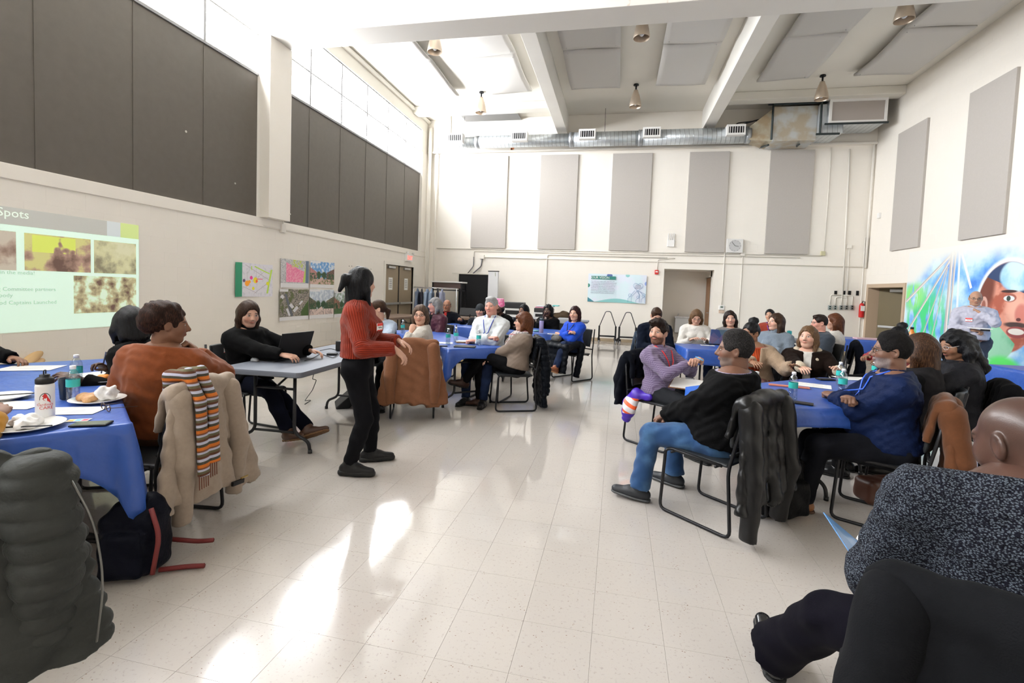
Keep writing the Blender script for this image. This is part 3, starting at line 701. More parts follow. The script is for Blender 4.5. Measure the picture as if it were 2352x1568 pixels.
for i in range(-21, 25):
    for j in range(-34, 42):
        x0, y0 = gx+i*T, gy+j*T
        if x0 < XL-.3 or x0+T > XR+.3 or y0+T > YB+.2 or y0 < YF: continue
        cx_, cy_ = x0+T/2, y0+T/2; d = Vector((cx_, cy_, -CH)); z = d.dot(FF); vis = 0
        if z > .3:
            px = CF*d.dot(RR)/z+1176+CX; py = -CF*d.dot(UU)/z+784+CY; vis = (-40 < px < 2392 and -40 < py < 1640)
        cells.append((0 if vis else 1, z, x0, y0))
cells.sort()
bm = B(); gp = .0007; q = [bm.verts.new(p) for p in ((gp, gp, 0), (T-gp, gp, 0), (T-gp, T-gp, 0), (gp, T-gp, 0), (0, 0, -.0022), (T, 0, -.0022), (T, T, -.0022), (0, T, -.0022))]
for f in ((0, 1, 2, 3), (0, 4, 5, 1), (1, 5, 6, 2), (2, 6, 7, 3), (3, 7, 4, 0)): bm.faces.new([q[k] for k in f])
tile0 = obj('tile', bm, FL, floor); V0 = np.array([v_.co for v_ in tile0.data.vertices]); F0 = [tuple(p.vertices) for p in tile0.data.polygons]
for n, (_, _, x0, y0) in enumerate(cells[:300]):
    o = tile0 if n == 0 else tile0.copy()
    if n: C.objects.link(o); o.parent = floor
    o.location = (x0, y0, 0)
VV, FFc = [], []
for _, _, x0, y0 in cells[300:]:
    n = len(VV); VV += [(a+x0, b+y0, c_) for a, b, c_ in V0]; FFc += [tuple(k+n for k in f) for f in F0]
o = pyobj('tiles_far', VV, FFc, FL, floor); o['kind'] = 'stuff'
# masonry
def blocks(name, wall, frame, u0, u1, z0, z1, skip, single=0, vis=None):
    """courses of painted block; frame(u, z, d) -> world; d is how far it stands proud"""
    L, Hh = .4064, .2032; e = .0016; pr = .0013
    sh = [(e, e, pr), (L-e, e, pr), (L-e, Hh-e, pr), (e, Hh-e, pr), (0, 0, 0), (L, 0, 0), (L, Hh, 0), (0, Hh, 0)]; fc = ((0, 1, 2, 3), (0, 4, 5, 1), (1, 5, 6, 2), (2, 6, 7, 3), (3, 7, 4, 0))
    out = []; k = 0; z = z0
    while z < z1-.05:
        h = min(Hh, z1-z); u = u0-(L/2 if k % 2 else 0)
        while u < u1-.02:
            a, b = max(u, u0), min(u+L, u1)
            if b-a > .05 and not any(a < s[1]-.01 and b > s[0]+.01 and z < s[3]-.01 and z+h > s[2]+.01 for s in skip): out.append((a, b, z, h))
            u += L
        z += Hh; k += 1
    def geo_(a, b, z, h):
        P = [(a if s[0] < L/2 else b, z if s[1] < Hh/2 else z+h, s[2]) for s in sh]
        return [frame(p[0]+(e if s[0] == e else -e if s[0] == L-e else 0), p[1]+(e if s[1] == e else -e if s[1] == Hh-e else 0), p[2]) for p, s in zip(P, sh)]
    if vis: out.sort(key=lambda q: 0 if vis(q) else 1)
    cache = {}
    for q in out[:single]:
        a, b, z, h = q; key = (round(b-a, 3), round(h, 3))
        if key not in cache:
            o = pyobj('block', geo_(0, b-a, 0, h), fc, CREAM, wall); cache[key] = o
        else:
            o = cache[key].copy(); C.objects.link(o); o.parent = wall
        o.location = Vector(frame(a, z, 0))-Vector(frame(0, 0, 0))
    VV, F2 = [], []
    for q in out[single:]:
        n = len(VV); VV += geo_(*q); F2 += [tuple(k+n for k in f) for f in fc]
    if VV: o = pyobj(name, VV, F2, CREAM, wall); o['kind'] = 'stuff'
# left wall
wl = struct(wbox('wall_left', XL-.35, XL, YF, 12.16, -.2, 2.44, CREAM))
bm = B(); box(bm, XL-.35, XL, 13.98, YB+.3, -.2, 2.44); box(bm, XL-.35, XL, 12.16, 13.98, 2.06, 2.44); obj('masonry', bm, CREAM, wl)
blocks('block_courses', wl, lambda u, z, d: (XL+d, u, z), YF, YB, 0, 2.43, [(12.08, 14.06, 0, 2.15)], 300, lambda q: q[0] > 4.6)
bm = B(); box(bm, XL-.35, XL+.02, YF, YB, 2.44, 2.60, .008); o = obj('trim_1', bm, CREAM); struct(o)
bm = B(); box(bm, XL-.35, XL, YF, YB, 6.42, ZC+.2); sweep(bm, [(XL+.03, YF, 6.79), (XL+.03, YB, 6.79)], .06, 10); o = obj('trim_2', bm, WHITEP); struct(o)
for n, (a, b) in enumerate(((7.41, 7.97), (14.40, YB), (-.25, .30), (YF, -7.0))):
    o = wbox('pilaster', XL, -6.08 if n in (0, 2) else XL+.03, a, b, 2.60, 5.72, CREAM, wl, .006); wbox('pier', XL-.35, XL+.001, a+.002, b-.002, 2.60, 6.42, CREAM, wl)
def glazing(n, y0, y1, ys):
    w_ = bpy.data.objects.new('window_%d' % n, None); C.objects.link(w_); w_['kind'] = 'structure'
    E = [y0]+sorted(y for y in ys if y0 < y < y1)+[y1]
    for a, b in zip(E, E[1:]):
        bm = B(); box(bm, XL-.10, XL-.05, a+.004, b-.004, 2.60, 5.05, .004); obj('panel', bm, TAUPE, w_)
        wbox('pane', XL-.079, XL-.073, a, b, 5.08, 6.42, GLASS, w_)
    for y in E[1:-1]: wbox('mullion', XL-.12, XL-.035, y-.022, y+.022, 5.05, 6.42, ALU, w_)
    for y in E[1:-1]: wbox('panel_joint', XL-.06, XL-.043, y-.012, y+.012, 2.60, 5.05, TAUPE, w_)
    bm = B(); box(bm, XL-.13, XL-.03, y0, y1, 5.04, 5.085); obj('sill_rail', bm, ALU, w_)
    wbox('transom', XL-.10, XL-.045, y0, y1, 5.725, 5.755, ALU, w_)
    wbox('head_rail', XL-.12, XL-.03, y0, y1, 6.39, 6.43, ALU, w_)
glazing(1, 7.97, 14.40, [8.85+1.115*i for i in range(6)]); glazing(2, .30, 7.41, [6.30-1.085*i for i in range(6)]); glazing(3, -7.0, -.25, [-.7-1.1*i for i in range(6)])
# back wall
wb = struct(wbox('wall_back', XL-.3, 1.33, YB, YB+.3, -.2, ZC+.2, CREAM))
bm = B(); box(bm, 2.74, XR+.3, YB, YB+.3, -.2, ZC+.2); box(bm, 1.33, 2.74, YB, YB+.3, 2.28, ZC+.2); obj('masonry', bm, CREAM, wb)
blocks('block_courses', wb, lambda u, z, d: (u, YB-d, z), XL, XR, 0, 5.84, [(1.27, 2.80, 0, 2.34)], 0)
bm = B(); box(bm, XL, XR, YB-.07, YB+.01, 5.84, ZC, .01); box(bm, XL, XR, YB-.11, YB+.01, 5.80, 5.86, .008); o = struct(obj('trim_3', bm, CREAM))
bm = B(); box(bm, 1.0, 1.33, YB+.3, 16.55, -.2, 2.5); box(bm, 1.0, 3.6, 16.4, 16.7, -.2, 2.6); box(bm, 1.0, 3.6, YB+.3, 16.7, 2.28, 2.6); box(bm, 2.74, 3.0, YB+.3, 15.45, -.2, 2.5); box(bm, 2.74, 3.0, YB+.29, 16.4, 2.1, 2.5); o = struct(obj('wall_alcove', bm, CREAM))
d_ = wbox('door_3', 2.78, 2.83, 15.45, 16.35, 0, 2.08, mat('oak_door', (.34, .17, .07), .4, bump=(8, .3, (30, 30, 1)))); struct(d_)
o = wbox('door_frame', 2.74, 2.80, 15.40, 15.45, 0, 2.12, mat('frame_tan', (.5, .36, .2), .5), d_); bm = B(); sweep(bm, [(2.78, 15.53, 1.0), (2.71, 15.53, 1.0), (2.71, 15.63, 1.0)], .011, 8); obj('door_handle', bm, STEEL, d_, True)
fo = wbox('floor_alcove', 1.0, 3.6, YB+.2, 16.6, -.2, -.001, FL); struct(fo)
ft = thing('drinking_fountain', 'stainless steel drinking fountain on the far wall of the alcove', 'fountain')
bm = B(); box(bm, 1.85, 2.3, 16.08, 16.4, .3, .78, .015); obj('cabinet', bm, STEEL, ft); bm = B(); box(bm, 1.83, 2.32, 16.06, 16.4, .78, .83, .01); obj('basin', bm, mat('steel_light', (.75, .76, .78), .25, metal=.9), ft); bm = B(); sweep(bm, rnd_path([(1.95, 16.3, .83), (1.95, 16.3, .9), (1.98, 16.25, .9)], .02), .012, 8); obj('spout', bm, STEEL, ft, True)
for n, (x0, x1, yy) in enumerate(((XL, 1.33, 0), (2.74, XR, 0))): struct(wbox('baseboard_back', x0, x1, YB-.013, YB, 0, .10, TAN))
struct(wbox('baseboard_left', XL, XL+.013, YF, 12.08, 0, .10, TAN)); struct(wbox('baseboard_right', XR-.013, XR, YF, 12.95, 0, .10, TAN))
# right wall
wr_ = struct(wbox('wall_right', XR, XR+.3, YF, 13.04, -.2, ZC+.2, CREAM))
bm = B(); box(bm, XR, XR+.3, 14.80, YB+.3, -.2, ZC+.2); box(bm, XR, XR+.3, 13.04, 14.80, 1.97, ZC+.2); obj('masonry', bm, CREAM, wr_)
blocks('block_courses', wr_, lambda u, z, d: (XR-d, u, z), YF, YB, 0, ZC, [(12.96, 14.88, 0, 2.05)], 0)
wf = struct(wbox('wall_front', XL-.3, XR+.3, YF-.3, YF, -.2, ZC+.2, CREAM))
YEL = mat('yellow_passage', (.42, .36, .16), .6); BRN = mat('brown_door', (.14, .11, .055), .5); TANF = mat('tan_frame', (.50, .38, .27), .5)
bm = B(); box(bm, XR+.3, XR+2.4, 15.0, 15.2, -.2, 2.4); box(bm, XR+.3, XR+2.4, 12.7, 12.9, -.2, 2.4); box(bm, XR+2.3, XR+2.5, 12.7, 15.2, -.2, 2.4); box(bm, XR+.3, XR+2.5, 12.7, 15.2, 2.2, 2.4); o = struct(obj('wall_passage', bm, YEL)); struct(wbox('floor_passage', XR+.2, XR+2.5, 12.7, 15.2, -.2, -.001, FL))
d2 = bpy.data.objects.new('door_2', None); C.objects.link(d2); d2['kind'] = 'structure'
bm = B(); box(bm, XR-.03, XR+.3, 14.72, 14.82, 0, 2.0); box(bm, XR-.03, XR+.3, 13.02, 13.10, 0, 2.0); box(bm, XR-.028, XR+.3, 13.10, 14.72, 1.90, 1.998); obj('door_frame', bm, TANF, d2)
Mr = Matrix.Translation((XR+.25, 14.70, 0)) @ Matrix.Rotation(rad(-62), 4, 'Z'); bm = B(); box(bm, 0, .9, -.022, .022, .01, 1.9, M=Mr); lf = obj('door_leaf', bm, BRN, d2)
bm = B(); box(bm, .66, .76, -.03, .03, .95, 1.72, M=Mr); obj('lite', bm, mat('pale_glass', (.5, .5, .3), .2), lf); bm = B(); box(bm, .05, .85, -.07, -.03, .84, .90, .01, M=Mr); obj('push_bar', bm, STEEL, lf); bm = B(); box(bm, .3, .65, -.06, -.022, 1.80, 1.87, M=Mr); obj('closer', bm, STEEL, lf)
struct(wbox('light_stop_doors', XL-.5, XL-.35, 11.9, 14.2, -.2, 2.5, CREAM)); struct(wbox('light_stop_alcove', 3.6, 3.7, YB+.2, 16.7, -.2, 2.6, CREAM))  # unseen backing added to stop sky light leaking round the doors and alcove
# ceiling and beams
ce = struct(wbox('ceiling', XL-.3, XR+.3, YF-.2, YB+.3, ZC, ZC+.25, WHITEP))
BST = mat('beam_stained', (.80, .78, .73), .7); g = NT(BST); x, y, z = g.sep(g.coord()); n = g.noise(g.coord(), 6, 5)
st = g.math('MAXIMUM', g.box(g.math('ADD', x, g.math('MULTIPLY', n, .15)), z, -.07+.08, -.02+.08, 5.722, 6.0), g.box(g.math('ADD', x, g.math('MULTIPLY', n, .1)), z, .55, .57, 5.722, 5.95)); g.out(g.mix(g.math('MULTIPLY', g.math('MULTIPLY', st, g.ss(n, .42, .7)), .6), g.mix(g.noise(g.coord(), 1.5), (.80, .78, .73), (.74, .71, .66)), (.42, .24, .10)))
for n, (a, b, zb) in enumerate(((7.41, 7.95, 5.72), (-.25, .30, 5.72))): struct(wbox('beam', XL, XR, a, b, zb, ZC, BST, None, .01))
for x0, x1 in ((-2.02, -1.72), (2.15, 2.45)):
    for a, b in ((7.95, YB-.07), (.30, 7.41), (YF, -.25)): struct(wbox('beam', x0, x1, a, b, 6.27, ZC, BEAM, None, .008))
for x0, x1 in ((XL, -2.02), (2.45, XR)): struct(wbox('rib', x0, x1, 13.65, 14.0, 6.66, ZC, WHITEP, None, .02))
# ceiling baffles
def baffle(x0, x1, y0, y1, lab):
    nx, ny = 10, 14; V, Fq = [], []
    for k in (0, 1):
        for i in range(nx+1):
            for j in range(ny+1):
                a, b = i/nx, j/ny; sag = .05*math.sin(PI*b)*(.6+.4*math.sin(PI*a))+.02*math.sin(3*a+5*b+x0); edge = min(a, 1-a, b, 1-b)*2
                V.append((x0+(x1-x0)*a, y0+(y1-y0)*b, 6.76-sag-(.03 if k == 0 else -.02)))
    n = (nx+1)*(ny+1)
    for i in range(nx):
        for j in range(ny):
            a = i*(ny+1)+j; Fq.append((a, a+1, a+ny+2, a+ny+1)); Fq.append((n+a, n+a+ny+1, n+a+ny+2, n+a+1))
    for j in range(ny):
        Fq.append((j, n+j, n+j+1, j+1)); a = nx*(ny+1)+j; Fq.append((a, a+1, n+a+1, n+a))
    for i in range(nx):
        a = i*(ny+1); Fq.append((a, a+ny+1, n+a+ny+1, n+a)); a += ny; Fq.append((a, n+a, n+a+ny+1, a+ny+1))
    o = thing('ceiling_baffle', lab, 'acoustic panel', group='sagging fabric baffles on the ceiling'); pyobj('fabric', V, Fq, FABW, o, True)
    bm = B()
    for x in (x0+.1, x1-.1):
        for y in (y0+.1, y1-.1): sweep(bm, [(x, y, 6.72), (x, y, ZC)], .006, 5)
    f = obj('hanger', bm, STEEL, o)
bay = ('window-side bay', 'middle bay', 'mural-side bay'); sd = ('nearer the windows', 'nearer the mural wall')
for bi, xs in enumerate((((-5.75, -4.5), (-3.65, -2.48)), ((-1.43, -.19), (.69, 1.86)), ((3.04, 4.17), (5.13, 6.33)))):
    for si, (x0, x1) in enumerate(xs):
        for yi, (a, b) in enumerate(((8.55, 10.66), (10.70, 12.72), (5.0, 6.95), (2.9, 4.9))):
            if yi > 1: continue
            baffle(x0, x1, a, b, 'sagging white ceiling baffle in the %s, strip %s, %s piece' % (bay[bi], sd[si], ('beam-end', 'duct-end')[yi]))
# pendants
def pendant(x, y, lab):
    t = thing('pendant_lamp', lab, 'ceiling lamp', (x, y, 0), 0, 'cone pendant lamps under the ceiling'); z = 6.30
    bm = B(); lathe(bm, [(.15, z), (.155, z+.02), (.135, z+.14), (.10, z+.28), (.062, z+.38), (.05, z+.42), (.045, z+.42), (.06, z+.37), (.095, z+.27), (.128, z+.14), (.147, z+.015), (.15, z)], 24, cap=False); obj('shade', bm, mat('spun_metal', (.62, .52, .42), .35, metal=.7), t, True)
    bm = B(); lathe(bm, [(.02, z+.04), (.05, z+.07), (.06, z+.12), (.045, z+.2), (.02, z+.28)], 14); obj('bulb', bm, mat('bulb_glass', (.75, .76, .78), .15), t, True)
    bm = B(); sweep(bm, [(0, 0, z+.42), (0, 0, ZC)], .022, 8); obj('stem', bm, DARK, t, True); bm = B(); lathe(bm, [(.07, ZC-.03), (.06, ZC)], 12); obj('canopy', bm, DARK, t)
for bi, x in enumerate((-3.92, .21, 4.54)):
    for yi, y in enumerate((9.5, 12.88)): pendant(x, y, 'cone metal pendant lamp in the %s, %s' % (bay[bi], ('next to the cross beam', 'close to the duct')[yi]))
# acoustic panels on the walls
bp = [(-4.74, -3.58), (-2.54, -1.37), (-.34, .82), (1.87, 2.97), (4.05, 5.19)]
ord_ = ('first', 'second', 'third', 'fourth', 'fifth')
for n, (a, b) in enumerate(bp):
    bm = B(); box(bm, a, b, YB-.055, YB, 2.79, 5.70, .006); o = obj('acoustic_panel', bm, FABRIC); tag(o, 'tall beige fabric acoustic panel on the duct wall, %s from the window corner' % ord_[n], 'acoustic panel', 'beige acoustic panels')
for n, (a, b) in enumerate(((12.61, 13.76), (10.14, 11.29), (7.7, 8.85))):
    bm = B(); box(bm, XR-.055, XR, a, b, 2.81, 5.71, .006); o = obj('acoustic_panel', bm, FABRIC); tag(o, 'tall beige fabric acoustic panel on the mural wall, %s from the doorway' % ord_[n], 'acoustic panel', 'beige acoustic panels')
# ------------------------------------------------------------------ duct
GALV = mat('galvanised', (.62, .66, .69), .38, metal=.75); g = NT(GALV); x, y, z = g.sep(g.coord()); sw = g.math('SINE', g.math('MULTIPLY_ADD', x, 52, g.math('MULTIPLY', z, 3))); n = g.noise(g.coord(), 9); g.out(g.mix(g.ss(sw, .9, 1), g.mix(n, (.50, .54, .57), (.72, .76, .79)), (.34, .36, .38))); g.bump(g.ss(sw, .85, 1), .4, .01)
du = thing('air_duct', 'round galvanised air duct running along the wall under the ceiling', 'duct')
yc, zc = 14.42, 5.99
for x0, x1, r in ((-5.45, -4.5, .165), (-4.42, -1.62, .18), (-1.5, .38, .205), (.46, 3.28, .215)):
    bm = B(); sweep(bm, [(x0, yc, zc), (x1, yc, zc)], r, 32); obj('duct_section', bm, GALV, du, True)
for x, r in ((-4.46, .19), (-1.56, .215), (.42, .225), (3.3, .225)):
    bm = B(); sweep(bm, [(x-.06, yc, zc), (x+.06, yc, zc)], r, 32); obj('collar', bm, mat('galv_dark', (.42, .44, .46), .4, metal=.8), du, True)
for x in (-5.08, -3.08, -1.08, .72, 2.93):
    z0 = 6.05; gl = None; bm = B(); box(bm, x-.24, x+.24, yc-.36, yc-.10, z0-.15, z0+.13, .01); gl = obj('grille', bm, WHITE, du)
    bm = B(); box(bm, x-.19, x+.19, yc-.366, yc-.355, z0-.10, z0+.07); obj('opening', bm, BLACK, gl)
    for k in range(6):
        bm = B(); box(bm, x-.165+k*.062, x-.15+k*.062, yc-.375, yc-.36, z0-.10, z0+.07); obj('slat', bm, WHITE, gl)
for x in (-4.9, -.6, 2.2):
    bm = B(); sweep(bm, [(x, yc, zc+.15), (x, yc, ZC)], .006, 6); obj('hanger_rod', bm, DARK, du)
ah = thing('air_handler', 'boxy sheet metal air handler with stains beside the filter grille', 'air handler'); RUST = mat('stained_sheet', (.58, .60, .60), .45, metal=.4, noise=(3.2, .09, (.50, .44, .34)))
bm = B(); box(bm, 3.85, 4.92, 14.12, 14.88, 5.72, 6.62, .01); obj('housing', bm, RUST, ah); bm = B(); v8 = [bm.verts.new(p) for p in ((3.3, 14.25, 5.82), (3.3, 14.6, 5.82), (3.3, 14.6, 6.16), (3.3, 14.25, 6.16), (3.85, 14.13, 5.72), (3.85, 14.86, 5.72), (3.85, 14.86, 6.60), (3.85, 14.13, 6.60))]
for f in ((0, 3, 2, 1), (4, 5, 6, 7), (0, 1, 5, 4), (1, 2, 6, 5), (2, 3, 7, 6), (3, 0, 4, 7)): bm.faces.new([v8[k] for k in f])
obj('transition', bm, mat('rusty_sheet', (.45, .42, .33), .5, metal=.4, noise=(4, .12, (.36, .28, .18))), ah)
bm = B(); box(bm, 4.92, 5.5, 14.0, 14.85, 5.85, 6.6, .01); obj('plenum', bm, GALV, ah); bm = B(); box(bm, 5.1, 6.42, 13.9, 14.75, 6.06, 6.66, .01); fb_ = obj('filter_box', bm, GALV, ah)
bm = B()
for a, b, c_, d in ((5.1, 6.42, 6.60, 6.66), (5.1, 6.42, 6.06, 6.12), (5.1, 5.16, 6.12, 6.60), (6.36, 6.42, 6.12, 6.60)): box(bm, a, b, 13.86, 13.90, c_, d)
obj('grille_frame', bm, WHITE, fb_); FM = mat('filter_mesh', (.40, .36, .33), .9, bump=(120, .6)); bm = B(); box(bm, 5.16, 6.36, 13.885, 13.9, 6.12, 6.60); obj('filter', bm, FM, fb_)
for P_ in (((5.0, 13.85, 6.04), (6.45, 13.85, 6.04)), ((4.85, 13.95, 5.82), (5.4, 13.95, 5.82)), ((3.75, 14.05, 5.6), (3.75, 14.9, 5.78)), ((4.5, 14.05, 5.6), (4.7, 14.9, 5.78)), ((3.82, 14.08, 5.75), (3.82, 14.08, 6.8)), ((4.95, 13.98, 5.85), (4.95, 13.98, 6.8)), ((3.7, 14.1, 6.68), (5.5, 14.1, 6.68))):
    bm = B(); sweep(bm, P_, .028, 4); obj('angle_bar', bm, mat('bar_green', (.03, .04, .04), .5), ah)
bm = B(); sweep(bm, rnd_path([(3.2, 14.7, 6.3), (3.2, 14.4, 6.3), (3.9, 14.3, 6.45), (3.85, 14.2, 6.7)], .1), .02, 8); sweep(bm, rnd_path([(3.0, 14.6, 6.1), (3.0, 14.5, 6.35), (3.7, 14.3, 6.35)], .08), .015, 8); obj('pipework', bm, DARK, ah, True)
bm = B(); box(bm, -5.0, -3.2, 14.2, 14.86, 6.78, 6.80); o = obj('return_grille', bm, mat('grey_mesh', (.20, .195, .19), .9)); tag(o, 'dark grey return air grille in the ceiling above the duct', 'vent')
# ------------------------------------------------------------------ pipes and boxes on the walls
PIPE = mat('conduit_paint', (.79, .755, .69), .45)
def conduit(pts, r, lab, m=None, name='conduit'):
    bm = B(); sweep(bm, rnd_path(pts, .06), r, 8); o = obj(name, bm, m or PIPE, None, True); tag(o, lab, 'pipe'); return o
yb = YB-.022
conduit([(-5.9, yb, 2.755), (5.55, yb, 2.755)], .014, 'thin cream conduit right under the acoustic panels')
conduit([(-4.62, yb, 2.52), (-4.62, yb, 2.69), (-.5, yb, 2.69), (5.0, yb, 2.69)], .012, 'cream conduit running just below the thin one under the panels')
conduit([(-4.3, yb, 2.50), (6.62, yb, 2.47)], .014, 'cream conduit across the wall above the vision banner')
conduit([(-2.22, yb, .8), (-2.22, yb, 2.62), (1.4, yb, 2.60)], .015, 'cream conduit dropping to the printers then turning along the wall')
conduit([(1.12, yb, 2.17), (1.12, yb, 2.55), (1.6, yb, 2.60)], .012, 'short cream conduit feeding the red fire alarm')
conduit([(2.99, yb, 1.25), (2.99, yb, 2.8)], .014, 'cream conduit dropping from the clock to the thermostat')
conduit([(3.48, yb, .1), (3.48, yb, 2.7)], .012, 'cream conduit dropping to the floor right of the thermostat')
conduit([(6.06, yb, 5.7), (6.14, yb, 1.6)], .02, 'thick cream conduit from the ledge down to the arched outlets')
conduit([(5.6, yb, 5.75), (5.6, yb, 2.85)], .011, 'thin cream conduit down to the yellow junction box')
conduit([(6.22, yb, 3.0), (6.25, yb, 1.6)], .012, 'cream conduit beside the thick one above the outlets')
conduit([(6.6, yb, 3.3), (6.62, yb, .1)], .016, 'cream conduit beside the fire extinguisher')
conduit([(XR-.06, YB-.06, 5.8), (XR-.06, YB-.06, 2.45)], .03, 'cream pipe in the corner of the mural wall')
conduit([(-6.17, 14.80, 0), (-6.17, 14.80, 6.6)], .065, 'thick cream drain pipe in the window corner')
conduit([(-5.95, 14.86, 0), (-5.95, 14.86, 6.0)], .025, 'thin cream pipe beside the thick drain pipe'); 
conduit([(-5.3, 14.2, 6.2), (-5.3, 14.2, 6.8)], .07, 'short cream pipe stub above the duct end')
GREYC = mat('grey_cable', (.12, .12, .13), .6)
conduit([(-4.62, yb-.01, 2.5), (-4.62, yb-.01, 2.2), (-4.8, yb-.05, 1.95)], .014, 'grey cable looping down to the blackboard, window side', GREYC, 'cable')
conduit([(-4.33, yb-.01, 2.48), (-4.36, yb-.01, 2.2), (-4.62, yb-.05, 1.95)], .018, 'grey cable looping down to the blackboard, banner side', GREYC, 'cable')
def wb_(name, px, py, w_, h, d, m, lab, cat): bm = B(); p = aty(px, py, YB); box(bm, p.x-w_/2, p.x+w_/2, YB-d, YB, p.z-h/2, p.z+h/2, .006); return tag(obj(name, bm, m), lab, cat)
RT = thing('wireless_router', 'white wireless router with four aerials between acoustic panels', 'router'); p = aty(1541, 556, YB); bm = B(); box(bm, p.x-.1, p.x+.1, YB-.05, YB, p.z-.14, p.z+.06, .01); obj('case', bm, WHITE, RT)
for k in range(4): bm = B(); box(bm, p.x-.095+k*.053, p.x-.07+k*.053, YB-.04, YB-.02, p.z+.05, p.z+.26, .004); obj('aerial', bm, WHITE, RT)
ck = thing('wall_clock', 'square white wall clock in a wire guard', 'clock'); p = aty(1686, 565, YB); bm = B(); box(bm, p.x-.22, p.x+.22, YB-.11, YB, p.z-.2, p.z+.2, .01); obj('case', bm, mat('clock_case', (.70, .69, .67), .5), ck)
bm = B(); n_ = 40
Vc = [(p.x+.165*math.cos(2*PI*k/n_), YB-.114, p.z+.165*math.sin(2*PI*k/n_)) for k in range(n_)]; bm.faces.new([bm.verts.new(v_) for v_ in Vc][::-1]); obj('dial', bm, mat('clock_dial', (.50, .50, .50), .5), ck)
for a, l in ((50, .14), (190, .10)):
    bm = B(); sweep(bm, [(p.x, YB-.118, p.z), (p.x-l*math.cos(rad(a)), YB-.118, p.z+l*math.sin(rad(a)))], .005, 4); obj('hand', bm, BLACK, ck)
for k in range(12):
    a = k*PI/6; bm = B(); sweep(bm, [(p.x+.14*math.cos(a), YB-.117, p.z+.14*math.sin(a)), (p.x+.158*math.cos(a), YB-.117, p.z+.158*math.sin(a))], .004, 4); obj('hour_mark', bm, BLACK, ck)
al = wb_('fire_alarm', 1508, 625, .11, .13, .05, mat('alarm_red', (.55, .02, .02), .35), 'red fire alarm pull station left of the alcove', 'alarm'); p = aty(1508, 625, YB); bm = B(); box(bm, p.x-.035, p.x+.035, YB-.056, YB-.05, p.z-.005, p.z+.03); obj('label', bm, WHITE, al)
th = wb_('thermostat', 1657, 706, .15, .13, .04, WHITE, 'white thermostat with a grey screen on the wall right of the alcove', 'thermostat'); p = aty(1657, 706, YB); bm = B(); box(bm, p.x-.035, p.x+.035, YB-.045, YB-.04, p.z-.01, p.z+.04); obj('screen', bm, mat('lcd', (.12, .17, .14), .3), th); bm = B(); box(bm, p.x-.07, p.x+.08, YB-.03, YB, p.z-.16, p.z-.08, .004); obj('plate', bm, mat('plate_tan', (.55, .42, .33), .5), th)
wb_('junction_box', 1889, 582, .11, .12, .06, mat('box_yellow', (.55, .52, .33), .5), 'yellowish junction box on the wall below an acoustic panel', 'electrical box'); wb_('junction_box', 1950, 566, .11, .11, .05, PIPE, 'cream junction box on the conduit near the mural wall', 'electrical box'); wb_('junction_box', 1705, 583, .12, .12, .05, PIPE, 'cream junction box just below the clock', 'electrical box'); wb_('junction_box', 1108, 590, .14, .13, .06, PIPE, 'cream junction box above the blackboard cables', 'electrical box')
for k, px in enumerate((1919, 1938, 1951, 1969)): wb_('wall_switch', px, 673, .07, .13, .02, BLACK, 'small black wall switch above the outlets, %s from the alcove' % ord_[k], 'switch')
for k, px in enumerate((1905, 1917, 1931, 1943, 1956)):
    o = wb_('wall_outlet', px, 706, .085, .12, .04, STEEL, 'steel outlet box under the arched conduits, %s from the alcove' % ord_[k], 'outlet'); p = aty(px, 706, YB)
    for s_ in (-1, 1): bm = B(); box(bm, p.x-.018, p.x+.018, YB-.046, YB-.04, p.z+s_*.028-.016, p.z+s_*.028+.016); obj('socket', bm, BLACK, o)
    top = 1.62 if k in (1, 3) else 1.68; conduit([(p.x, yb, 1.40), (p.x, yb, top), (6.15, yb, top)] if k != 2 else [(p.x, yb, 1.40), (p.x, yb, 1.7)], .013, 'arched cream conduit over the steel outlets, %s from the alcove' % ord_[k])
ex = thing('fire_extinguisher', 'red fire extinguisher hung on the wall beside the mural wall corner', 'fire extinguisher'); p = aty(1975, 712, YB); bm = B(); lathe(bm, [(.05, -.2), (.062, -.18), (.062, .12), (.05, .17), (.02, .2)], 18, (p.x, YB-.09, p.z)); obj('cylinder', bm, mat('ext_red', (.55, .02, .02), .3), ex, True)
bm = B(); box(bm, p.x-.05, p.x+.05, YB-.16, YB-.148, p.z-.02, p.z+.12, .003); obj('label', bm, WHITE, ex); bm = B(); sweep(bm, [(p.x, YB-.09, p.z+.19), (p.x+.02, YB-.09, p.z+.25), (p.x+.07, YB-.09, p.z+.24), (p.x+.08, YB-.09, p.z+.0)], .012, 8); obj('hose', bm, BLACK, ex, True)
p = atx(2022, 495, XR); bm = B(); box(bm, XR-.06, XR, p.y-.05, p.y+.05, p.z-.07, p.z+.07, .01); tag(obj('motion_sensor', bm, WHITE), 'small white motion sensor high on the mural wall', 'sensor')
